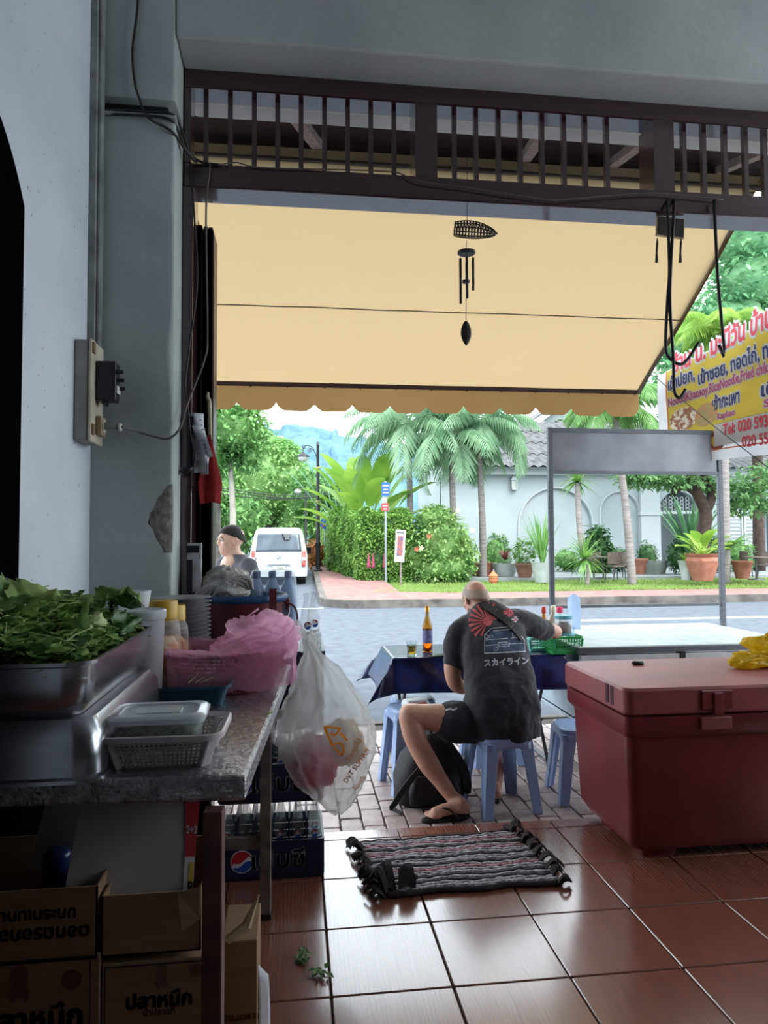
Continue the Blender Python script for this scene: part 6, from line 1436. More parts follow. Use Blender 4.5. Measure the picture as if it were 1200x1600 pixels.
# upside pile of bowls under the small white bowl
m_bowl = mat('white_melamine', (206, 210, 214), rough=.25)
zbw = P(210, 945, Y=Yb).z
n_b = 7
for k in range(n_b):
    z0 = ZW+.03*k; lathe_thing('bowl', ('bottom', 'second', 'third', 'fourth', 'fifth', 'sixth', 'seventh')[k]+' shallow dish of the pile behind the herbs', 'bowl', (tp(208, Yb), Yb, z0), [('dish', [(.045, 0), (.05, .004), (.1, .026), (.1, .03), (.095, .029), (.045, .008), (.004, .007)], m_bowl)], 'pile of white dishes')
zb2 = ZW+.03*n_b; hb = P(210, 922, Y=Yb).z-zb2
lathe_thing('bowl', 'small white bowl on top of the dish pile', 'bowl', (tp(210, Yb), Yb, zb2-.018), [('bowl', [(.034, 0), (.036, .012), (.056, hb+.01), (.057, hb+.016), (.053, hb+.014), (.033, .018), (.003, .016)], m_bowl)])
Yp = 2.8; zp = P(282, 930, Y=Yp).z; npl = 19; dz = (zp-ZW-.006)/npl
m_plate = mat('grey_plate', (150, 152, 158), (134, 136, 142), scale=4, rough=.35)
pme = shared(MB().lathe([(.06, 0), (.062, .004), (.112, dz*.9), (.114, dz), (.11, dz*.95), (.06, .007), (.002, .006)], 30), 'plate', m_plate)
for k in range(npl):
    o = bpy.data.objects.new('plate', pme); COL.objects.link(o); o.location = (tp(283, Yp)+rnd.uniform(-.003, .003), Yp+rnd.uniform(-.003, .003), ZW+dz*k)
    tag(o, ('topmost', 'second', 'third', 'fourth', 'fifth', 'sixth', 'seventh', 'eighth', 'ninth', 'tenth', 'eleventh', 'twelfth', 'thirteenth', 'fourteenth', 'fifteenth', 'sixteenth', 'seventeenth', 'eighteenth', 'lowest')[npl-1-k]+' grey plate, counted from the top of the stack behind the jars', 'plate', 'stack of grey plates')
for p in pme.polygons: p.use_smooth = True

# ---------------------------------------------------------------- bottle crates beyond the table
m_crate = mat('navy_crate', (28, 38, 70), (20, 28, 54), scale=6, rough=.42, bump=.06)
m_crw = mat('crate_print_white', (206, 210, 214), rough=.5); m_crr = mat('crate_print_red', (190, 40, 52), rough=.5); m_crb = mat('crate_print_blue', (40, 80, 170), rough=.5)
m_sbot = thin('soda_bottle_glass', (224, 236, 236), .82, .05, .05, 0, spec=.9)
KX, KYf = P(507, 1370, Z=0).x, P(507, 1370, Z=0).y; CWd, CDp = .46, .34
def emblem(par, c, r, y, m3=True):
    n = 28
    MB().add([V(c.x+1.1*r*math.cos(2*PI*i/n), y, c.z+1.1*r*math.sin(2*PI*i/n)) for i in range(n)], [tuple(range(n))]).build('emblem_white', m_crw, par, fixn=False)
    up = [V(c.x+r*math.cos(a), y-.001, c.z+r*math.sin(a)) for a in [R(20)+R(185)*i/16 for i in range(17)]]; up += [V(c.x+r*lerp(-.8, .9, i/8), y-.001, c.z+r*(-.22+.62*(i/8)+.16*math.sin(i/8*2*PI+2.4))) for i in range(9)]
    MB().add(up, [tuple(range(len(up)))]).build('emblem_red', m_crr, par, fixn=False)
    dn = [V(c.x+r*math.cos(a), y-.001, c.z+r*math.sin(a)) for a in [R(215)+R(140)*i/12 for i in range(13)]]; dn += [V(c.x+r*lerp(.88, -.7, i/8), y-.001, c.z+r*(lerp(.0, -.5, i/8)+.16*math.sin(i/8*2*PI))) for i in range(9)]
    MB().add(dn, [tuple(range(len(dn)))]).build('emblem_blue', m_crb, par, fixn=False)
def crate(label, z0, h, print_=True, dx=0):
    t = thing('bottle_crate', label, 'crate', (KX-CWd/2+dx, KYf+CDp/2, z0), 0, 'navy bottle crates')
    MB().loft([rring(CWd-.012, CDp-.012, .015, 3, 0), rring(CWd-.012, CDp-.012, .015, 3, .012)]).build('bottom', m_crate, t)
    MB().loft([rring(CWd-.012, CDp-.012, .015, 3, .0), rring(CWd, CDp, .015, 3, .012), rring(CWd, CDp, .015, 3, h), rring(CWd-.02, CDp-.02, .01, 3, h), rring(CWd-.03, CDp-.03, .01, 3, .01)], False, False).build('wall', m_crate, t, smooth=True, auto=30)
    for k in range(5): x = -CWd/2+CWd*(k+1)/6; MB().bx(x-.004, x+.004, -CDp/2+.01, CDp/2-.01, .02, h+.09).build('divider', m_crate, t)
    for k in range(3): y = -CDp/2+CDp*(k+1)/4; MB().bx(-CWd/2+.01, CWd/2-.01, y-.004, y+.004, .02, h-.02).build('divider', m_crate, t)
    MB().bx(CWd/2-.078, CWd/2-.072, -CDp/2-.002, -CDp/2+.01, .01, h).build('rib', m_crate, t)
    if print_:
        pr_ = MB().bx(-CWd/2+.03, CWd/2-.1, -CDp/2-.0012, -CDp/2+.002, h*.12, h*.9).build('print_panel', m_crate, t)
        emblem(pr_, V(-.125, 0, h*.52), h*.27, -CDp/2-.003); put_text(pr_, 'เปบซี', h*.62, (.03, -CDp/2-.003, h*.5), m_crw, bw=.003, sx=1.15)
    return t
crate('lowest navy bottle crate standing on the tiles', 0, .165); crate('middle navy bottle crate resting on the bottles below', .327, .165)
crate('upper navy bottle crate beside the hanging bag', .654, .29, False); 
crate_top = .944
MB().loft([rring(CWd+.01, CDp+.02, .01, 3, 0), rring(CWd+.01, CDp+.02, .01, 3, .035)]).build('crate_board', m_crate, loc=(KX-CWd/2+.0, KYf+CDp/2, crate_top+.001)); tag(bpy.data.objects['crate_board'], 'flat navy board topping the crate stack', 'board'); ZK = crate_top+.037
# soda bottles
b_prof = [(.026, 0), (.029, .006), (.029, .085), (.027, .11), (.03, .14), (.024, .175), (.0135, .215), (.0125, .245), (.0145, .247), (.0145, .256), (.011, .258)]
sb0 = thing('soda_bottle', 'clear soda bottle standing in the lowest crate', 'bottle', (0, 0, 0), 0, 'soda bottles in the crates')
MB().lathe(b_prof, 18).build('glass', m_sbot, sb0, smooth=True, auto=50)
def bprint(par, z, r):
    c = V(0, 0, z); n = 24
    def q3(x, zz): a = x/r; return V(r*math.sin(a), -r*math.cos(a), z+zz)
    MB().add([q3(.017*math.cos(2*PI*i/n), .017*math.sin(2*PI*i/n)) for i in range(n)], [tuple(range(n))]).build('emblem_white', m_crw, par, fixn=False)
    r2 = r+.0006
    def q4(x, zz): a = x/r2; return V(r2*math.sin(a), -r2*math.cos(a), z+zz)
    MB().add([q4(.015*math.cos(R(15)+R(180)*i/10), .015*math.sin(R(15)+R(180)*i/10)+.002) for i in range(11)], [tuple(range(11))]).build('emblem_red', m_crr, par, fixn=False)
    MB().add([q4(.015*math.cos(R(200)+R(160)*i/10), .015*math.sin(R(200)+R(160)*i/10)-.002) for i in range(11)], [tuple(range(11))]).build('emblem_blue', m_crb, par, fixn=False)
    tx = textmb('pepsi', .022); MB().add([q4(p.x, p.y-.032) for p in bold(tx, .0012).v], bold(tx, .0012).f).build('lettering', m_crw, par, fixn=False)
bprint(sb0, .118, .0305)
def sbottle(loc, label, rz=0):
    o = copy_tree(sb0); o.location = loc; o.rotation_euler.z = rz; o['label'] = label
for lvl, z0 in ((0, .012), (1, .339)):
    for i in range(6):
        for j in range(2):
            x = KX-CWd+CWd*(i+.5)/6; y = KYf+.012+CDp*(j+.5)/4
            lb = (('lowest', 'middle')[lvl])+' crate soda bottle, '+('front' if j == 0 else 'second')+' row, '+('first', 'second', 'third', 'fourth', 'fifth', 'sixth')[i]+' from the left'
            if lvl == 0 and i == 0 and j == 0: sb0.location = (x, y, z0+.05); sb0['label'] = lb
            else: sbottle((x, y, z0+.05), lb, rnd.uniform(-.15, .15) if i > 2 else rnd.uniform(-1, 1))
for (px, Y, lb) in ((479, 3.14, 'front soda bottle on top of the crate stack'), (490, 3.22, 'soda bottle behind the front one on the crate stack')): sbottle((P(px, 980, Y=Y).x, Y, ZK), lb, .15)
p = P(494, 990, Y=3.2); t = thing('small_glass', 'small clear glass at the crate stack edge', 'glass', (P(495, 990, Y=3.3).x, 3.3, ZK)); MB().lathe([(.02, 0), (.024, .06), (.0225, .06), (.019, .006)], 16).build('glass', m_sbot, t, smooth=True)

# bucket on the crates, towel, water bottles
Yk = 3.2; bx_ = P(383, 900, Y=Yk); zr_ = P(383, 927, Y=Yk).z; hb_ = zr_-ZK; rb = .181
t = thing('bucket', 'maroon plastic bucket with a blue rim on the crates', 'bucket', (bx_.x, Yk, ZK)); m_buck = mat('maroon_bucket', (112, 52, 56), (92, 42, 48), scale=4, rough=.45); m_rimb = mat('blue_rim', (40, 84, 130), (30, 66, 108), scale=5, rough=.4)
MB().lathe([(rb*.72, 0), (rb*.74, .01), (rb*.96, hb_-.03), (rb*.93, hb_-.03), (rb*.7, .012), (.002, .012)], 36).build('body', m_buck, t, smooth=True, auto=40)
MB().lathe([(rb*.95, hb_-.034), (rb*1.02, hb_-.03), (rb*1.04, hb_-.01), (rb*1.0, hb_), (rb*.93, hb_-.004), (rb*.92, hb_-.03)], 36, cap0=False, cap1=False).build('rim', m_rimb, t, smooth=True)
for s_ in (-1, 1): MB().box((s_*rb*1.03, -.0, hb_-.05), (.02, .04, .05)).build('handle_lug', m_buck, t, bevel=.005)
MB().tube(bez([(-rb*1.04, 0, hb_-.05), (-rb*1.06, -.05, hb_-.11), (-rb*.8, -.14, hb_-.18), (-rb*.2, -.19, hb_-.22), (rb*.5, -.17, hb_-.2), (rb*1.02, -.06, hb_-.1), (rb*1.04, 0, hb_-.05)], 6), .0045, 6).build('wire_handle', mat('wire_steel', (170, 170, 170), metal=.8, rough=.3), t, smooth=True)
MB().grid(lambda u, v: V(rb*.62+.03*u, -rb*.86-.012-.01*math.sin(v*3), hb_+.03-.23*v), 2, 10).build('hanging_strap', m_buck, t, solid=.006); MB().tube(bez([(rb*.9, -.05, hb_-.03), (rb*1.2, -.05, hb_-.06), (rb*1.26, -.05, hb_-.13), (rb*1.1, -.05, hb_-.2)], 6), .005, 6).build('side_strap', m_buck, t)
m_tow = mat('grey_towel', (206, 204, 198), (180, 178, 172), scale=14, rough=.95, bump=.7, bscale=120)
tw0 = P(352, 905, Y=3.22); t = thing('towel', 'crumpled grey towel draped on the bucket rim', 'towel', (tw0.x, 3.22, zr_))
b = crumple(.125, .1, .085, 17, .3, 48, 30); b.v = [V(p.x+.35*(p.z*.3), p.y, p.z+.05-.02*abs(p.x/.1)) for p in b.v]; b.build('cloth', m_tow, t, smooth=True)
for k in range(6): MB().tube(bez([(-.14+.03*k, -.05-.008*k, -.02), (-.07+.026*k, -.08, .035+.006*k), (.0+.022*k, -.075, .05+.007*(k % 3)), (.06+.012*k, -.05, .02)], 6), [.012*(1-.3*abs(i-9)/9) for i in range(19)], 8).build('fold', m_tow, t, smooth=True)
m_wat = thin('water_bottle_plastic', (150, 180, 216), .45, .12, .1, .08, 30); m_wcap = mat('blue_cap', (34, 66, 130), rough=.4); m_film = thin('shrink_film', (206, 222, 236), .78, .1, .1, .3, 22)
Yw = 3.36; zw = P(430, 893, Y=Yw).z-ZK; wb0 = None
for j in range(2):
    for i, px in enumerate((400, 425, 450)):
        x = P(px, 950, Y=Yw).x; y = Yw+.085*j; lb = ('front' if j == 0 else 'rear')+' row, '+('left', 'middle', 'right')[i]+' water bottle of the shrink-wrapped pack'
        if wb0 is None:
            wb0 = thing('water_bottle', lb, 'bottle', (x, y, ZK), 0, 'shrink-wrapped water bottles')
            MB().lathe([(.034, 0), (.039, .01), (.039, zw*.3), (.037, zw*.33), (.039, zw*.36), (.039, zw*.66), (.034, zw*.76), (.017, zw*.88), (.014, zw*.92)], 20).build('bottle', m_wat, wb0, smooth=True); MB().lathe([(.0165, zw*.91), (.0165, zw*.99), (.015, zw)], 14).build('cap', m_wcap, wb0, smooth=True, auto=40)
            MB().lathe([(.0395, zw*.38), (.0395, zw*.62)], 20, cap0=False, cap1=False).build('label_band', mat('water_label', (70, 100, 150), (120, 150, 190), scale=14, rough=.4), wb0, smooth=True)
        else: o = copy_tree(wb0); o.location = (x, y, ZK); o['label'] = lb
x0_, x1_ = P(387, 950, Y=Yw).x, P(464, 950, Y=Yw).x
MB().loft([rring(x1_-x0_+.006, .176, .04, 5, .0), rring(x1_-x0_+.008, .178, .04, 5, zw*.7), rring(x1_-x0_-.01, .15, .04, 5, zw*.9), rring(x1_-x0_-.04, .12, .03, 5, zw*1.01)], False, True).jit(.004, 14).build('shrink_wrap', m_film, loc=((x0_+x1_)/2, Yw+.0425, ZK+.002), smooth=True); tag(bpy.data.objects['shrink_wrap'], 'clear shrink film around the water bottle pack', 'plastic film')

# ---------------------------------------------------------------- carrier bag hanging at the crates
m_cbag = thin('carrier_bag_film', (236, 236, 236), .5, .2, .82, 1.0, 12, (220, 222, 224)); m_cor = mat('carrier_print_orange', (244, 150, 30), rough=.5, tl=.6); m_cor2 = mat('carrier_print_faint', (224, 160, 90), rough=.5, tl=.5)
Yc = 2.92; org = P(505, 1130, Y=Yc)
t = thing('carrier_bag', 'bulging white carrier bag with orange print hung beside the crates', 'plastic bag', org)
outl = [(478, 1000, 6), (487, 1020, 13), (497, 1045, 36), (503, 1075, 52), (507, 1100, 66), (508, 1125, 75), (510, 1150, 80), (512, 1175, 77), (514, 1200, 68), (518, 1225, 54), (522, 1245, 38), (526, 1260, 22), (528, 1271, 6)]
rings = []
NA = 96
for k, (cx, cy, hw) in enumerate(outl):
    c = P(cx, cy, Y=Yc)-org; w = hw*Yc/FPX; d_ = w*(.55 if k > 3 else .4)
    ring = []
    for i in range(NA):
        a = 2*PI*i/NA; f = .07*noise.noise(V(math.cos(a)*2.5, math.sin(a)*2.5, k*.45))+.045*math.sin(a*9+k*.35)*max(0, 1-k/9)-.09*abs(noise.noise(V(math.cos(a)*5, math.sin(a)*5, k*.6+4)))
        ring.append(V(c.x+w*math.cos(a)*(1+f), d_*math.sin(a)*(1+f*2), c.z+.006*math.sin(a*3+k)))
    rings.append(ring)
# interpolate rings for smoothness
rr2 = []
for k in range(len(rings)-1):
    for s_ in range(6):
        tt_ = s_/6; rr2.append([rings[k][i].lerp(rings[k+1][i], tt_) for i in range(NA)])
rr2.append(rings[-1])
for k, rg_ in enumerate(rr2):
    for i, p in enumerate(rg_):
        g = abs(noise.noise(V(p.x*22, p.y*22, p.z*9+3)))+.6*abs(noise.noise(V(p.x*45+5, p.y*45, p.z*30)))
        rg_[i] = p-V(p.x, p.y, 0).normalized()*(.016*g*min(1, k/8)*min(1, (len(rr2)-1-k)/6))
bagb = MB().loft(rr2, False, True); bo = bagb.build('bag', m_cbag, t, smooth=True)
# handle loop at the left and the folded neck
hl = [P(x, y, Y=Yc-.02)-org for x, y in ((470, 1088), (450, 1112), (432, 1118), (424, 1140), (430, 1158), (446, 1160), (460, 1172))]
cpt = bez(hl, 5); MB().tube(cpt, [.016+.006*math.sin(i*.9) for i in range(len(cpt))], 8).build('handle', m_cbag, t, smooth=True)
b = MB(); A_ = [P(x, y, Y=Yc-.035)-org for x, y in ((478, 1090), (452, 1112), (432, 1150), (440, 1180))]; B_ = [P(x, y, Y=Yc-.06)-org for x, y in ((500, 1110), (492, 1160), (480, 1200), (462, 1215))]
A2, B2 = bez(A_, 5), bez(B_, 5); b.grid(lambda u, v: A2[int(v*(len(A2)-1))].lerp(B2[int(v*(len(B2)-1))], u)+V(0, -.012*math.sin(u*PI)-.006*math.sin(u*14+v*6), 0), 12, len(A2)-1); b.build('side_flap', m_cbag, t, smooth=True)
for pts in (((479, 1000), (470, 985), (462, 970)), ((486, 1012), (492, 1000), (484, 990))): MB().tube(bez([P(x, y, Y=Yc+.02)-org for x, y in pts], 4), [.014]*9, 8).build('knot', m_cbag, t, smooth=True)
b = crumple(.095, .06, .12, 21, .22, 36, 22); b.xf(Matrix.Translation((P(497, 1190, Y=Yc)-org)+V(-.01, .0, -.0))); b.build('pink_contents', mat('pink_bag_inside', (236, 96, 150), (214, 70, 128), scale=6, rough=.6, tl=.5), t, smooth=True)
b = crumple(.09, .06, .11, 25, .3, 36, 22); b.xf(Matrix.Translation((P(535, 1165, Y=Yc)-org)+V(0, .02, 0))); b.build('paper_contents', mat('beige_rubbish', (214, 190, 160), (200, 170, 140), scale=6, rough=.8), t, smooth=True)
# orange print projected on the bag's side
bpy.context.view_layer.update()
def bvh_of(o):
    dg = bpy.context.evaluated_depsgraph_get(); dg.update(); e = o.evaluated_get(dg); me = e.to_mesh(); M = o.matrix_world
    vs = [M @ v.co for v in me.vertices]; fs = [tuple(p.vertices) for p in me.polygons]; e.to_mesh_clear(); return BVHTree.FromPolygons(vs, fs)
def stick(bv, px, py, d=.002):
    """nearest surface point in the line of sight of a photo point, lifted off by d (print on a curved surface)"""
    dr = (_fw+_cr*((px-600)/FPX)+_cu*((800-py)/FPX)).normalized(); h, n_, i, ds = bv.ray_cast(CAMP, dr)
    if h is None: return None
    if n_.dot(dr) > 0: n_ = -n_
    return h+n_*d
def dec_poly(bv, polys, name, m, par, d=.002, n=1):
    """polygons given in photo points, laid on the surface; long edges are split"""
    b = MB()
    for pl in polys:
        q = [stick(bv, x, y, d) for x, y in pl]
        if any(v is None for v in q): continue
        b.add([v-Vector(par_loc(par)) for v in q], [tuple(range(len(q)))])
    if b.v: return b.build(name, m, par, fixn=False)
def par_loc(o):
    while o.parent: o = o.parent
    return o.matrix_world.translation
def stroke(pts, w, step=3):
    out = []
    for i in range(len(pts)-1):
        a, c = Vector(pts[i]), Vector(pts[i+1]); L = (c-a).length; n = max(1, int(L/step)); t_ = (c-a).normalized(); nr = Vector((-t_.y, t_.x))*w/2
        for k in range(n):
            p0, p1 = a.lerp(c, k/n), a.lerp(c, (k+1)/n); out.append([tuple(p0-nr), tuple(p1-nr), tuple(p1+nr), tuple(p0+nr)])
    return out
bvb = bvh_of(bo)
lg = stroke([(507, 1136), (531, 1137), (528, 1144)], 3.2)+stroke([(507, 1136), (514, 1152), (520, 1166)], 3.6)+stroke([(516, 1145), (521, 1150), (529, 1143)], 3)+stroke([(520, 1165), (527, 1160), (534, 1162), (537, 1172), (534, 1180), (526, 1173), (522, 1167)], 3)+stroke([(531, 1145), (543, 1157)], 3.6)
dec_poly(bvb, lg, 'printed_logo', m_cor, t, .003)
def dec_text(bv, s_, px, py, size, ang, name, m, par, bw=.03, d=.003, shear=0, sx=1):
    tb_ = bold(textmb(s_, 1.0), bw) if bw else textmb(s_, 1.0); ca, sa = math.cos(ang), math.sin(ang); vs = []
    for p in tb_.v:
        x, y = p.x*size*sx, p.y*size
        h = stick(bv, px+x*ca-y*sa*-1*-1, py-(x*sa+y*ca), d); vs.append(h)
    keep = [f for f in tb_.f if all(vs[i] is not None for i in f)]
    if not keep: return
    o0 = Vector(par_loc(par)); MB().add([(v-o0) if v is not None else V(0, 0, 0) for v in vs], keep).build(name, m, par, fixn=False)
dec_text(bvb, 'ล้านถุงไป', 553, 1172, 11, R(62), 'printed_slogan', m_cor2, t, .02); dec_text(bvb, 'DVT SUPERM', 557, 1196, 11, R(55), 'printed_slogan', m_cor2, t, .02); dec_text(bvb, 'โปรดทิ้ง', 562, 1222, 9, R(50), 'printed_slogan', m_cor2, t, .02)
dec_poly(bvb, [[(576, 1188), (584, 1186), (583, 1192), (577, 1193)], [(572, 1202), (581, 1201), (579, 1215), (570, 1214)]], 'printed_icon', m_cor, t, .003)

# ---------------------------------------------------------------- cardboard under the table
m_card = mat('brown_cardboard', (150, 120, 92), (132, 104, 78), scale=5, rough=.85, stretch=(1, 1, 8)); m_cardw = mat('white_cardboard', (170, 164, 158), (154, 148, 142), scale=5, rough=.8); m_ink = mat('carton_ink', (44, 36, 36), rough=.8)
m_ink2 = mat('carton_ink_brown', (104, 76, 58), rough=.8)
Yx = 1.62
def pxz(px, py): q = P(px, py, Y=Yx); return q.x, q.z
def carton(name, label, px0, px1, pt, pb, Y, dep, group, openbox=False, m=m_card, zb=None):
    x0, x1 = P(px0, 1450, Y=Y).x, P(px1, 1450, Y=Y).x; zt = P((px0+px1)/2, pt, Y=Y).z; z0 = P((px0+px1)/2, pb, Y=Y).z if zb is None else zb; w = x1-x0; h = zt-z0
    t = thing(name, label, 'box', ((x0+x1)/2, Y+dep/2, z0), 0, group)
    if openbox:
        for nm, a in (('panel', (-w/2, w/2, -dep/2, -dep/2+.004)), ('panel', (-w/2, w/2, dep/2-.004, dep/2)), ('panel', (-w/2, -w/2+.004, -dep/2, dep/2)), ('panel', (w/2-.004, w/2, -dep/2, dep/2))): MB().bx(*a, 0, h).build(nm, m, t)
        MB().bx(-w/2, w/2, -dep/2, dep/2, 0, .004).build('bottom', m, t)
    else: MB().bx(-w/2, w/2, -dep/2, dep/2, 0, h).build('carton', m, t, bevel=.003)
    return t, w, h, dep
zlow = P(150, 1500, Y=Yx).z
t, w, h, dp = carton('cardboard_box', 'lower left brown carton under the table with squid sauce print', -150, 157, 1500, 0, Yx, .3, 'cartons under the table', zb=0.0)
for (x0, x1, z0, z1) in ((-w/2+.03, w/2-.02, h-.004, h-.007), (w/2-.022, w/2-.019, h-.2, h-.005)): MB().bx(x0, x1, -dp/2-.001, -dp/2, min(z0, z1), max(z0, z1)).build('print_frame', m_ink, t)
def boxprint(t, s_, size, px, py, m_=m_ink, flip=False, bw=.02, Y=Yx):
    q = P(px, py, Y=Y)-t.location; put_text(t, s_, size, (q.x, -t_dep/2-.002, q.z), m_, bw=bw*size) if not flip else _flip(t, s_, size, q, m_, bw)
def _flip(t, s_, size, q, m_, bw):
    b = bold(textmb(s_, size), bw*size); b.xf(Matrix.Translation((q.x, -t_dep/2-.002, q.z)) @ Matrix.Rotation(PI, 4, 'Y') @ Matrix.Rotation(PI/2, 4, 'X')); b.build('printed_lettering', m_, t, fixn=False)
t_dep = dp
boxprint(t, 'ปลาหมึก', .062, 50, 1594, bw=.05)
def squid(t, px, py, s_):
    q = P(px, py, Y=Yx)-t.location; b = MB(); pr = V(q.x, -t_dep/2-.0015, q.z)
    b.add([pr+V(s_*x, 0, s_*z) for x, z in ((0, 1), (.35, .8), (.45, .4), (.3, 0), (.5, -.4), (.3, -.8), (0, -.5), (-.3, -.8), (-.5, -.4), (-.3, 0), (-.45, .4), (-.35, .8))], [tuple(range(12))]); b.build('printed_squid', m_ink2, t, fixn=False)
squid(t, 30, 1540, .045)
q = P(112, 1530, Y=Yx)-t.location; MB().add([V(q.x+.021*math.cos(2*PI*i/20), -dp/2-.0015, q.z+.021*math.sin(2*PI*i/20)) for i in range(20)], [tuple(range(20))]).build('printed_seal', mat('seal_brown', (96, 50, 44), rough=.8), t, fixn=False)
t, w, h, dp = carton('cardboard_box', 'lower right brown carton under the table beside the leg', 160, 330, 1500, 0, Yx+.005, .3, 'cartons under the table', zb=0.0)
for (x0, x1, z0, z1) in ((-w/2+.005, w/2-.005, h-.01, h-.007), (-w/2+.005, -w/2+.008, h-.3, h-.007)): MB().bx(x0, x1, -dp/2-.001, -dp/2, z0, z1).build('print_frame', m_ink, t)
boxprint(t, 'ปลาหมึก', .042, 248, 1565, bw=.05); boxprint(t, 'น้ำปลาแท้', .018, 248, 1583); squid(t, 252, 1530, .03)
q = P(307, 1520, Y=Yx)-t.location; MB().add([V(q.x+x, -dp/2-.0015, q.z+z) for x, z in ((-.014, -.01), (.014, -.01), (.014, .006), (.018, .008), (0, .02), (-.018, .008), (-.014, .006))], [tuple(range(7))]).build('printed_mark', m_ink2, t, fixn=False)
ztop = zlow+.002
t, w, h, dp = carton('cardboard_box', 'open brown carton at the left holding a white cardboard sheet', -150, 152, 1394, 0, Yx, .3, 'cartons under the table', True, zb=ztop)
boxprint(t, 'บกะรทเบทบ่น', .034, 50, 1430, m_ink2, True, .04); boxprint(t, 'ดอกดรอกอม', .04, 60, 1459, m_ink2, True, .04)
t, w, h, dp = carton('cardboard_box', 'open brown carton at the right next to the table leg', 158, 314, 1396, 0, Yx+.004, .3, 'cartons under the table', True, zb=ztop)
MB().add([V(w/2-.05, -dp/2-.004, h), V(w/2, -dp/2-.004, h+.01), V(w/2, -dp/2-.02, h-.05), V(w/2-.035, -dp/2-.03, h-.07)], [(0, 1, 2, 3)]).build('bent_flap', m_card, t, solid=.003)
# leaning white sheet carton
p0 = P(92, 1398, Y=Yx+.03); p1 = P(286, 1395, Y=Yx+.03); p2 = P(296, 1247, Y=Yx+.16); p3 = P(128, 1247, Y=Yx+.16); p0 = p0+V(0, 0, -.06); p1 = p1+V(0, 0, -.06)
t = thing('carton_sheet', 'flattened white carton with a red printed edge leaning in the box', 'cardboard', p0)
nn_ = (p1-p0).cross(p3-p0).normalized(); nn_ = nn_ if nn_.dot(CAMP-p0) > 0 else -nn_; th = nn_*-.03
fa = [V(0, 0, 0), p1-p0, p2-p0, p3-p0]; MB().add(fa+[v+th for v in fa], [(0, 1, 2, 3), (4, 5, 6, 7), (0, 1, 5, 4), (1, 2, 6, 5), (2, 3, 7, 6), (3, 0, 4, 7)]).build('board', m_cardw, t)
s0, s1 = fa[1], fa[2]; wv = (fa[1]-fa[0]).normalized()*.028
MB().add([s0.lerp(s1, .5)-wv*.1, s0.lerp(s1, .5)+wv*.7, s1+wv*.9, s1-wv*.35][0:4]+[v+nn_*.002 for v in (s0.lerp(s1, .5)-wv*.1, s0.lerp(s1, .5)+wv*.7, s1+wv*.9, s1-wv*.35)], [(0, 1, 2, 3), (4, 5, 6, 7)]).build('red_side', mat('carton_red', (178, 50, 60), rough=.6), t, fixn=False)
MB().add([v+nn_*.002 for v in (s0-wv*.1, s0+wv*.65, s0.lerp(s1, .5)+wv*.7, s0.lerp(s1, .5)-wv*.1)], [(0, 1, 2, 3)]).build('white_side', mat('carton_white_print', (206, 204, 206), rough=.6), t, fixn=False)
MB().add([v+nn_*.003 for v in (s0.lerp(s1, .08)+wv*.3, s0.lerp(s1, .08)+wv*.6, s0.lerp(s1, .45)+wv*.65, s0.lerp(s1, .45)+wv*.3)], [(0, 1, 2, 3)]).build('yellow_patch', mat('carton_yellow', (206, 170, 60), rough=.6), t, fixn=False)
up_ = (fa[2]-fa[1]).normalized(); M_ = Matrix((wv.normalized(), up_, nn_)).transposed().to_4x4()
for s_, k, sz_, off_, m_ in (('2+2', .72, .022, .35, m_crw), ('B', .25, .032, .45, mat('carton_green', (50, 110, 80)))):
    b = bold(textmb(s_, sz_), .001); M2 = M_.copy(); M2.translation = s0.lerp(s1, k)+wv*off_+nn_*.004; b.v = [V(p.x*.75, p.y, p.z) for p in b.v]; b.xf(M2); b.build('printed_lettering', m_, t, fixn=False)
b = MB(); q0 = P(80, 1250, Y=Yx+.2); tag(MB().box((0, 0, 0), (.1, .02, .19), Matrix.Rotation(.25, 3, 'Y')).build('card_offcut', m_cardw, loc=P(95, 1300, Y=Yx+.22), bevel=.002), 'grey card offcut standing behind the white carton sheet', 'cardboard')
t, w, h, dp = carton('bottle_box', 'small upright brown box on the floor behind the table leg', 345, 402, 1470, 0, 2.0, .2, 'cartons under the table', zb=0.0); t_dep = dp
_flip(t, '12 BOTTLES', .02, P(375, 1588, Y=2.0)-t.location, m_ink2, .03)
tag(MB().grid(lambda u, v: V(.03*u+.02*v*(1-v), .02*u, .3*v*(1-.15*u)), 4, 8).build('white_bag_scrap', m_paper, loc=(P(401, 1590, Y=2.04).x, 2.04, 0.001), solid=.004, smooth=True), 'white paper sack edge beside the small brown box', 'paper')
# dark blue coil of bottles in the open carton gap, and a blue jug by the doorway
p = P(88, 1368, Y=1.78); t = thing('blue_bottle', 'ribbed dark blue bottle lying in the left carton', 'bottle', p); MB().lathe([(.03, -.06)]+[(.03+.003*(k % 2), -.055+.008*k) for k in range(14)]+[(.02, .06)], 16).build('bottle', mat('dark_blue_plastic', (30, 44, 90), rough=.3), t, smooth=True)
p = P(3, 922, X=XL+.06); t = thing('blue_jug', 'dark blue plastic jug handle at the left picture edge', 'jug', (XL+.05, P(0, 920, X=XL+.05).y-.05, ZW)); 
z9 = P(2, 900, X=XL+.05).z-ZW
MB().lathe([(.05, 0), (.055, .02), (.05, z9-.03), (.045, z9-.01)], 20).build('body', MATS['dark_blue_plastic'], t, smooth=True); MB().tube(bez([(0, .045, z9-.02), (.01, .075, z9-.02), (.01, .085, z9-.08), (0, .05, z9-.12)], 6), .011, 8).build('handle', MATS['dark_blue_plastic'], t, smooth=True)

t, w, h, dp = carton('dark_filler_box', 'black filler box added to darken the gap under the table', -40, 82, 1255, 0, 1.98, .3, None, zb=0.0, m=m_blk)  # added black box, hides the lit wall so the gap stays dark
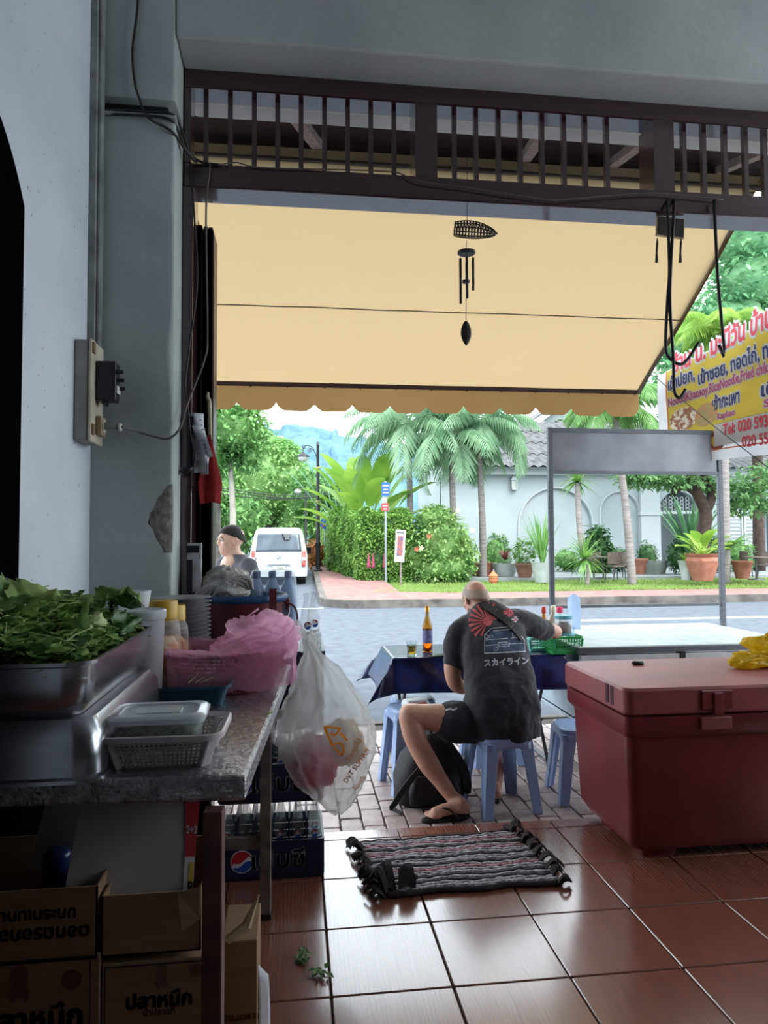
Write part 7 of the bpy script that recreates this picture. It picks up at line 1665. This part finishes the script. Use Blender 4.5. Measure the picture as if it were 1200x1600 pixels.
# ================================================================== people
m_skin = mat('skin', (206, 158, 136), (190, 138, 116), scale=9, rough=.5, bump=.1, bscale=90)
m_skin2 = mat('skin_pale', (224, 186, 164), (212, 168, 146), scale=9, rough=.5)
def figure(name, b, m, parent, vox, it=8, fac=.5, bump=None, folds=0, fsize=.12):
    o = b.build(name, m, parent, smooth=True)
    r_ = o.modifiers.new('remesh', 'REMESH'); r_.mode = 'VOXEL'; r_.voxel_size = vox; r_.use_smooth_shade = True
    s_ = o.modifiers.new('smooth', 'SMOOTH'); s_.factor = fac; s_.iterations = it
    if folds:
        tx = bpy.data.textures.new(name+'_folds', 'CLOUDS'); tx.noise_scale = fsize; tx.noise_depth = 2
        d_ = o.modifiers.new('folds', 'DISPLACE'); d_.texture = tx; d_.strength = folds; d_.mid_level = .5; d_.texture_coords = 'LOCAL'
    return o
def limb(b, pts, rad, n=14, k=4):
    """tapering limb along a smooth path, closed by round ends"""
    c = bez(pts, k); m_ = len(pts)-1; rr = []
    for i in range(len(c)):
        f = i/k; a = min(m_-1, int(f)); t_ = f-a; rr.append(lerp(rad[a], rad[a+1], t_*t_*(3-2*t_)))
    b.tube(c, rr, n); b.ell(c[0], (rr[0],)*3, n, 8); b.ell(c[-1], (rr[-1],)*3, n, 8)
def hand(b, w, dr, up, s=1.0, curl=.9, side=1):
    """palm and five bent fingers; w wrist, dr pointing direction, up back-of-hand direction"""
    dr = dr.normalized(); sd = dr.cross(up).normalized()*side; up = sd.cross(dr).normalized()*side
    b.tube([w, w+dr*.03*s, w+dr*.07*s, w+dr*.09*s], [.026*s, .033*s, .037*s, .033*s], 12)
    for k, (o_, L) in enumerate(((-.03, .068), (-.01, .08), (.011, .075), (.03, .06))):
        p = w+dr*.088*s+sd*o_*s; e = 0; pts = [p-dr*.02*s, p]
        for j in range(3):
            e += curl*(.35+.2*j); p = p+(dr*math.cos(e)-up*math.sin(e))*(L*s/3*(1.15-.15*j)); pts.append(p)
        b.tube(pts, [.0095*s, .0095*s, .009*s, .0085*s, .0075*s], 8); b.ell(p, (.0075*s,)*3, 8, 6)
    p = w+dr*.03*s-sd*.03*s; b.tube([p, p+(dr*.5-sd*.8-up*.2).normalized()*.035*s, p+(dr*.9-sd*.7-up*.4).normalized()*.065*s], [.013*s, .012*s, .009*s], 8)
def headmesh(b, c, f, up, s=1.0):
    """skull, jaw, brow, nose, lips, ears; f is the facing direction"""
    f = f.normalized(); r_ = f.cross(up).normalized(); u = r_.cross(f).normalized(); M = Matrix((r_, f, u)).transposed()
    def w(x, y, z): return c+(r_*x+f*y+u*z)*s
    b.ell(w(0, -.012, .03), (.076*s, .098*s, .088*s), 22, 16, M); b.ell(w(0, .03, -.035), (.06*s, .065*s, .082*s), 18, 12, M)
    b.ell(w(0, .06, -.085), (.034*s, .03*s, .026*s), 14, 10, M); b.ell(w(0, .08, .03), (.052*s, .02*s, .014*s), 14, 8, M)
    b.tube([w(0, .088, .02), w(0, .104, -.015), w(0, .1, -.022)], [.009*s, .014*s, .012*s], 10)
    for sx in (-1, 1):
        b.ell(w(sx*.013, .094, -.02), (.009*s,)*3, 8, 6); b.ell(w(sx*.045, .062, -.015), (.022*s, .02*s, .02*s), 12, 8)
        b.ell(w(sx*.078, -.012, -.008), (.009*s, .02*s, .033*s), 12, 10, M @ Matrix.Rotation(.25*sx, 3, 'Z'))
        b.tube([w(sx*.08+sx*.012*math.cos(a)*.4, -.012-.017*math.cos(a), -.006+.029*math.sin(a)) for a in [PI*.0+2*PI*i/12 for i in range(13)]], .004*s, 6)
    b.tube([w(-.024, .084, -.052), w(0, .094, -.05), w(.024, .084, -.052)], [.005*s, .008*s, .005*s], 8); b.tube([w(-.02, .084, -.061), w(0, .092, -.062), w(.02, .084, -.061)], [.005*s, .008*s, .005*s], 8)
    return w
def eyes(w, par, org, s=1.0):
    for sx in (-1, 1):
        e = MB().ell(w(sx*.031, .079, .008)-org, (.0125*s, .0125*s, .0105*s), 12, 8).build('eye', mat('eye_white', (220, 216, 210), rough=.2), par, smooth=True)
        MB().ell(w(sx*.031, .09, .008)-org, (.0055*s,)*3, 10, 6).build('iris', mat('eye_dark', (36, 26, 22), rough=.1), e, smooth=True)
        MB().tube([w(sx*.015, .094, .028)-org, w(sx*.034, .092, .034)-org, w(sx*.05, .08, .028)-org], [.002*s, .0035*s, .002*s], 6).build('eyebrow', mat('brow_dark', (44, 34, 30), rough=.8), par)

# ---------------------------------------------------------------- seated man, seen from behind
SO = V(1.24, 4.2, ZP)
pm_ = thing('person', 'bald man in a dark printed t-shirt sitting on a stool, bent over the table', 'person', SO)
b = MB(); q = lambda x, y, Y: P(x, y, Y=Y)-SO
hc = q(743, 937, 4.60); hf_ = V(-.22, .86, -.46)
wv_ = headmesh(b, hc, hf_, V(0, 0, 1), 1.0)
limb(b, [q(757, 958, 4.5), q(750, 946, 4.55), hc+V(0, -.01, -.0)], [.075, .062, .06])
for k in range(3): b.tube([q(729, 950+k*3.5, 4.52), q(743, 956+k*3.2, 4.478), q(757, 950+k*3.5, 4.50)], [.006, .009, .006], 8)
# arms
limb(b, [q(722, 985, 4.45), q(708, 1030, 4.42), q(709, 1062, 4.42), q(722, 1074, 4.5), q(742, 1066, 4.68)], [.06, .056, .05, .045, .032]); hand(b, q(742, 1066, 4.68), V(.5, .7, .2), V(-.2, -.3, 1), 1.0, .8)
limb(b, [q(812, 968, 4.52), q(840, 980, 4.62), q(866, 986, 4.74), q(866, 990, 4.86), q(862, 994, 5.0)], [.058, .054, .047, .042, .03]); hand(b, q(862, 994, 5.0), V(-.1, .9, -.1), V(0, 0, 1), 1.0, .7, -1)
# legs and feet
limb(b, [q(772, 1132, 4.22), q(700, 1124, 4.2), q(640, 1116, 4.17)], [.1, .088, .064]); limb(b, [q(639, 1120, 4.17), q(648, 1152, 4.15), q(668, 1190, 4.12), q(692, 1225, 4.1), q(708, 1248, 4.09)], [.062, .064, .062, .046, .038])
limb(b, [q(800, 1130, 4.26), q(795, 1118, 4.45), q(788, 1118, 4.6)], [.1, .086, .062]); limb(b, [q(788, 1120, 4.6), q(780, 1165, 4.48), q(775, 1205, 4.38), q(774, 1238, 4.31)], [.06, .06, .046, .037])
def foot(b, heel, toe, z0):
    d = (toe-heel); L = d.length; d = d.normalized(); sd = V(-d.y, d.x, 0)
    b.tube([heel+V(0, 0, .036)-d*.0, heel+d*.07*L/.25+V(0, 0, .045), heel+d*.14*L/.25+V(0, 0, .035), heel+d*.2*L/.25+V(0, 0, .024)], [.034, .036, .036, .03], 12)
    b.ell(heel+V(0, 0, .033), (.034, .034, .034), 12, 8); b.ell(heel+d*L*.72+V(0, 0, .022), (.045, .045, .022), 14, 8)
    for k in range(5): o_ = (k-2)*.018; p = heel+d*(L*.8+(.012, .016, .014, .004, -.008)[k])+sd*o_+V(0, 0, .016); b.tube([p-d*.03, p, p+d*.022, p+d*.03], [.011, .011 if k else .014, .0105, .006], 8)
ZSo = .022
lh, lt_ = q(727, 1281, 4.04), q(662, 1281, 4.04); lh = V(lh.x, lh.y, ZSo); lt_ = V(lt_.x, lt_.y-.03, ZSo)
rh, rt_ = q(776, 1262, 4.25), q(772, 1262, 4.25); rh = V(rh.x, rh.y, ZSo); rt_ = V(rh.x+.02, rh.y+.25, ZSo)
foot(b, lh, lt_, 0); foot(b, rh, rt_, 0)
limb(b, [q(708, 1246, 4.09), lh+(lt_-lh)*.1+V(0, 0, .06), lh+(lt_-lh)*.3+V(0, 0, .045)], [.037, .037, .034]); limb(b, [q(774, 1236, 4.31), rh+V(0, .03, .06)], [.037, .036])
b.ell(q(786, 1118, 4.24), (.17, .13, .13), 18, 12)   # pelvis and trunk under the clothes
limb(b, [q(783, 1110, 4.25), q(772, 1030, 4.36), q(764, 985, 4.46)], [.13, .12, .11])
figure('body', b, m_skin, pm_, .0075, 5)
eyes(lambda x, y, z: wv_(x, y, z), pm_, V(0, 0, 0))
# shaved hair over the skull
_f = hf_.normalized(); _r = _f.cross(V(0, 0, 1)).normalized(); _u = _r.cross(_f).normalized()
def stub(u, v):
    a = 2*PI*u; e = PI/2*v; bk_ = .5-.5*math.sin(a); x, y = math.cos(e)*math.cos(a)*.0815, math.cos(e)*math.sin(a)*.1035-.012
    return hc+_r*x+_f*y+_u*(.033+.0905*math.sin(e)-(1-v)**2*(.08*bk_-.02*(1-bk_)))
MB().grid(stub, 40, 14).build('shaved_hair', mat('grey_stubble', (150, 132, 122), (172, 146, 130), scale=18, rough=.6), pm_, smooth=True, solid=.002)
# shirt
b = MB(); secs = [(786, 1150, 4.205, .222, .165), (786, 1130, 4.205, .23, .165), (784, 1100, 4.215, .232, .155), (780, 1065, 4.265, .222, .142), (775, 1030, 4.335, .216, .138), (770, 998, 4.41, .222, .132), (767, 974, 4.475, .205, .115), (760, 957, 4.52, .145, .09), (752, 949, 4.545, .082, .075)]
rings = []
for i, (x, y, Y, hw, hd) in enumerate(secs):
    c = q(x, y, Y); tx = i/8; ax = V(math.cos(.1+.2*tx), math.sin(.1+.2*tx), .0+.06*tx).normalized()
    pn = q(*secs[min(8, i+1)][:3])-q(*secs[max(0, i-1)][:3]); pn.normalize(); ay = pn.cross(ax).normalized()
    ring = []
    for k in range(40):
        a = 2*PI*k/40; cs, sn = math.cos(a), math.sin(a); e = .8
        ring.append(c+ax*hw*math.copysign(abs(cs)**e, cs)+ay*hd*math.copysign(abs(sn)**e, sn))
    rings.append(ring)
b.loft(rings)
limb(b, [q(735, 978, 4.46), q(719, 988, 4.45), q(713, 1012, 4.43), q(712, 1030, 4.425)], [.08, .078, .08, .082]); limb(b, [q(800, 970, 4.5), q(822, 972, 4.55), q(842, 982, 4.63), q(850, 985, 4.67)], [.085, .08, .074, .072])
for k in range(7):    # soft folds over the lower back
    a = P(826-k*9, 1120+k*3, Y=4.08)-SO; e = P(790-k*10, 1085+k*9, Y=4.1)-SO; b.tube([a, a.lerp(e, .5)+V(0, -.004, 0), e], [.004, .011, .004], 8)
m_shirt = mat('dark_tshirt', (40, 43, 50), (30, 32, 38), scale=8, rough=.9, bump=.25, bscale=40, sheen=.2)
sh = figure('tshirt', b, m_shirt, pm_, .009, 7, folds=.03, fsize=.11)
# shorts
b = MB(); b.ell(q(786, 1132, 4.22), (.205, .165, .108), 24, 14)
limb(b, [q(765, 1132, 4.22), q(735, 1130, 4.21), q(706, 1127, 4.2)], [.118, .122, .122], 18); limb(b, [q(800, 1132, 4.25), q(797, 1124, 4.38), q(793, 1120, 4.5)], [.115, .115, .112], 18)
zc_ = .442
b.v = [V(p.x, p.y, max(p.z, zc_-.0)) if p.y > -.2 and p.x > -.13 else p for p in b.v]
so_ = figure('shorts', b, mat('charcoal_shorts', (46, 48, 56), (36, 38, 45), scale=8, rough=.85, bump=.25, bscale=40), pm_, .009, 6, folds=.022, fsize=.09)
# flip-flops
def flip(heel, toe):
    d = (toe-heel); L = d.length+.05; d = d.normalized(); sd = V(-d.y, d.x, 0); c = heel-d*.03; out = []
    for i in range(24):
        a = 2*PI*i/24; t_ = .5-.5*math.cos(a); w = .042*(.8+.3*t_)*math.sin(a); out.append((t_*L, w))
    b = MB(); b.prism(out, lambda x, y: c+d*x+sd*y+V(0, 0, -heel.z+.001), lambda x, y: c+d*x+sd*y+V(0, 0, -heel.z+.02)); o = b.build('flip_flop', mat('dark_rubber', (34, 32, 32), rough=.7), pm_, bevel=.004)
    pk_ = c+d*L*.78+V(0, 0, .03)
    for s_ in (-1, 1): MB().tube(bez([c+d*L*.3+sd*s_*.04+V(0, 0, .0), c+d*L*.48+sd*s_*.034+V(0, 0, .05), c+d*L*.66+sd*s_*.012+V(0, 0, .05), pk_], 5), .006, 7).build('strap', MATS['dark_rubber'], o, smooth=True)
flip(lh, lt_); flip(rh, rt_)
# prints on the shirt back, and the cross-body strap
bpy.context.view_layer.update()
bvs = bvh_of(sh)
m_pr = mat('print_red', (196, 96, 98), (170, 76, 80), scale=30, rough=.9); m_pw = mat('print_white', (196, 200, 206), (160, 164, 172), scale=40, rough=.9); m_pb = mat('print_steel_blue', (74, 90, 118), (44, 52, 72), scale=14, rough=.9)
cx, cy = 762, 971; rays = []
for k in range(15):
    a = R(18+k*17.5); L = 30 if 60 < 18+k*17.5 < 230 else 25
    if 18+k*17.5 > 250: continue
    for s_ in range(5):
        r0, r1 = 8+(L-8)*s_/5, 8+(L-8)*(s_+1)/5; h = R(4.6)
        rays.append([(cx+r*math.cos(a+d_), cy-r*math.sin(a+d_)) for r, d_ in ((r0, -h), (r1, -h), (r1, h), (r0, h))])
dec_poly(bvs, rays, 'print_sun_ray', m_pr, pm_, .0022)['kind'] = 'stuff'
dec_poly(bvs, [[(cx+(7.5*j/2)*math.cos(R(k*24)), cy-(7.5*j/2)*math.sin(R(k*24))) for k, j in ((i, 0), (i, 2), (i+1, 2))] for i in range(15)], 'print_sun', m_pr, pm_, .0024)
car = []
for i in range(9):
    for j in range(5):
        x0, x1 = 757+6.9*i, 757+6.9*(i+1); y0, y1 = 987+7*j, 987+7*(j+1)
        if j == 0: x0, x1 = 765+5.2*i, 765+5.2*(i+1); 
        car.append([(x0, y0-.03*(x0-757)), (x1, y0-.03*(x1-757)), (x1, y1-.03*(x1-757)), (x0, y1-.03*(x0-757))])
dec_poly(bvs, car, 'print_car', m_pb, pm_, .002)
ls = []
for pts, w in (([(757, 1021), (757, 992), (768, 982), (803, 979), (812, 990), (819, 1001), (820, 1019)], .9), ([(758, 1000), (817, 996)], 1.2), ([(758, 1009), (819, 1005)], 1.0), ([(757, 1021), (821, 1018)], 1.6), ([(770, 986), (804, 983)], 1), ([(778, 1004), (796, 1003), (795, 1010), (779, 1011), (778, 1004)], 1)):
    ls += stroke(pts, w)
for (x, y) in ((760, 995), (767, 995), (803, 992), (810, 992), (775, 1014)): ls += stroke([(x+3*math.cos(R(45*k)), y+3*math.sin(R(45*k))) for k in range(9)], .9)
dec_poly(bvs, ls, 'print_car_outline', m_pw, pm_, .003)['kind'] = 'stuff'
dec_text(bvs, 'スカイライン', 791, 1035, 12.6, R(3.5), 'print_lettering', m_pw, pm_, .045, .003, sx=.93); dec_text(bvs, '羽ス', 797, 964, 14, R(-52), 'print_characters', m_pr, pm_, .05, .003); dec_text(bvs, 'カ', 804, 968, 11, R(-40), 'print_lettering', m_pw, pm_, .04, .003)
path = bez([V(x, y, 0) for x, y in ((746, 941), (757, 947), (772, 957), (790, 970), (808, 987), (822, 1005), (830, 1022), (833, 1036))], 6); L1, L2 = [], []
for i, p in enumerate(path):
    d_ = (path[min(i+1, len(path)-1)]-path[max(i-1, 0)]).normalized(); n_ = V(-d_.y, d_.x, 0)*5.4
    a = stick(bvs, p.x+n_.x, p.y+n_.y, .009); c = stick(bvs, p.x-n_.x, p.y-n_.y, .009)
    if a is not None and c is not None and (not L1 or (a-L1[-1]).length < .06): L1.append(a); L2.append(c)
b = MB(); b.add([v-SO for pr in zip(L1, L2) for v in pr], [(2*i, 2*i+1, 2*i+3, 2*i+2) for i in range(len(L1)-1)]); stp = b.build('bag_strap', mat('black_webbing', (26, 27, 30), (38, 39, 42), scale=40, rough=.7), pm_, solid=.005)
for k in range(3, len(L1)-2, 5): MB().bar(L1[k].lerp(L2[k], -.02)-SO+V(0, -.004, .002), L1[k].lerp(L2[k], 1.02)-SO+V(0, -.004, .002), .012, .004).build('stitched_loop', MATS['black_webbing'], stp)
tl2 = [stick(bvs, x, y, .006) for x, y in ((834, 1036), (837, 1050), (840, 1064), (841, 1078))]; tl2 = [v-SO for v in tl2 if v is not None]
if len(tl2) > 2: MB().tube(tl2, .004, 6).build('strap_tail', MATS['black_webbing'], pm_)
bvo = bvh_of(so_); dec_poly(bvo, stroke([(696, 1110), (704, 1108), (708, 1110), (714, 1107)], 2.4), 'shorts_stripe', m_pw, pm_, .003)

# ---------------------------------------------------------------- backpack on the ground
bpk = P(675, 1262, Z=ZP); t = thing('backpack', 'black backpack leaning on the paving behind the man\'s leg', 'backpack', (bpk.x+.0, bpk.y+.12, ZP), .1); m_pack = mat('black_nylon', (36, 37, 42), (26, 27, 30), scale=9, rough=.7, bump=.35, bscale=20)
b = MB(); b.loft([rring(.36, .2, .08, 6, .0), rring(.42, .25, .1, 6, .05), rring(.41, .25, .1, 6, .16), rring(.34, .22, .09, 6, .27, .01), rring(.24, .17, .08, 6, .36, .02), rring(.12, .1, .05, 6, .41, .03)]); b.jit(.018, 9); b.build('body', m_pack, t, smooth=True)
b = MB(); b.loft([rring(.3, .06, .03, 4, .03, -.0, -.13), rring(.31, .07, .03, 4, .1, 0, -.135), rring(.26, .05, .03, 4, .19, 0, -.12)]); b.jit(.008, 12); b.build('front_pocket', m_pack, t, smooth=True)
def ribbon(pts, w, nm, up=V(0, 1, 0)):
    c = bez(pts, 6); rw = []
    for i, p in enumerate(c): d_ = (c[min(i+1, len(c)-1)]-c[max(0, i-1)]).normalized(); s_ = d_.cross(up).normalized()*w/2; rw += [p-s_, p+s_]
    MB().add(rw, [(2*i, 2*i+1, 2*i+3, 2*i+2) for i in range(len(c)-1)]).build(nm, MATS['black_webbing'], t, solid=.006)
ribbon([V(-.02, -.13, .3), V(-.12, -.16, .22), V(-.2, -.16, .13), V(-.24, -.13, .05), V(-.25, -.1, .01), V(-.22, -.2, .004)], .035, 'strap'); ribbon([V(.1, -.08, .36), V(.17, -.12, .25), V(.21, -.12, .14), V(.22, -.08, .05)], .05, 'shoulder_strap'); MB().tube(bez([(.0, -.02, .4), (.03, -.03, .44), (.07, -.02, .4)], 5), .009, 8).build('grab_handle', m_pack, t)

# ---------------------------------------------------------------- man standing in the street
hp2 = P(361, 846, Y=5.8); S2 = V(hp2.x, 5.8, ZP)
pn = thing('person', 'man with short dark hair and grey t-shirt standing by the street', 'person', S2)
b = MB(); zt = P(361, 822, Y=5.8).z-ZP; hc2 = V(0, 0, zt-.118); f2 = V(-.92, -.38, -.04)
w2 = headmesh(b, hc2, f2, V(0, 0, 1), 1.03)
r2 = f2.cross(V(0, 0, 1)).normalized()
limb(b, [hc2+V(.03, .02, -.24), hc2+V(.02, .01, -.13), hc2+V(.01, 0, -.03)], [.07, .062, .06])
shz = zt-.31; ax = V(.55, -.83, 0)     # shoulder line
for s_ in (-1, 1):
    sp_ = V(.04, .02, shz)+ax*s_*.2
    limb(b, [sp_, sp_+ax*s_*.05+V(.01, 0, -.28), sp_+ax*s_*.04+V(-.03, -.01, -.52)], [.055, .046, .032]); hand(b, sp_+ax*s_*.04+V(-.03, -.01, -.52), V(-.1, 0, -1), ax*s_, 1.0, .5, s_)
    hp3 = V(.04, .02, .88)+ax*s_*.09
    limb(b, [hp3, hp3+V(-.0, 0, -.42), hp3+V(.01, 0, -.8)], [.09, .06, .04]); foot(b, V(hp3.x+.05, hp3.y, .0), V(hp3.x-.19, hp3.y-.06, 0.0), 0)
limb(b, [V(.04, .02, .86), V(.04, .02, 1.1), V(.04, .02, shz-.02)], [.15, .15, .13])
figure('body', b, m_skin2, pn, .009, 5); eyes(w2, pn, V(0, 0, 0), 1.03)
b = MB(); rings = []
for z, hw, hd in ((.8, .19, .14), (1.0, .2, .15), (shz-.14, .215, .14), (shz-.02, .21, .11), (shz+.05, .13, .09), (shz+.085, .08, .078)):
    c = V(.04, .02, z); ay = V(-ax.y, ax.x, 0); rings.append([c+ax*hw*math.cos(2*PI*k/32)+ay*hd*math.sin(2*PI*k/32) for k in range(32)])
b.loft(rings)
for s_ in (-1, 1): sp_ = V(.04, .02, shz)+ax*s_*.19; limb(b, [sp_+V(0, 0, -.01), sp_+ax*s_*.045+V(.0, 0, -.12), sp_+ax*s_*.055+V(0, 0, -.22)], [.075, .076, .074])
figure('tshirt', b, mat('grey_tshirt', (104, 106, 116), (90, 92, 102), scale=8, rough=.9, bump=.2, bscale=30), pn, .01, 6, folds=.02)
b = MB()
for s_ in (-1, 1): hp3 = V(.04, .02, .86)+ax*s_*.09; limb(b, [hp3, hp3+V(0, 0, -.42), hp3+V(.01, 0, -.78)], [.12, .09, .075])
figure('trousers', b, mat('navy_trousers', (50, 54, 66), rough=.9), pn, .012, 4)
b = MB(); rr_, uu = r2, r2.cross(f2).normalized()
def hair(u, v):
    a = 2*PI*u; e = PI/2*v; zz = math.sin(e); rr = math.cos(e); x = rr*math.cos(a)*.078; y = rr*math.sin(a)*.1-.014
    back = .5-.5*math.sin(a)    # lower at the back of the head than over the forehead
    z = .036+.088*zz-(1-v)**2*(.055*back-.03*(1-back)); k = 1+.03*noise.noise(V(x*60, y*60, z*60))
    return hc2+(rr_*x*k+f2.normalized()*y*k+uu*z*1.0)*1.03
b.grid(hair, 40, 14); b.build('hair', mat('short_black_hair', (40, 36, 36), (28, 25, 26), scale=60, rough=.7, bump=.6, bscale=200), pn, smooth=True, solid=.003)
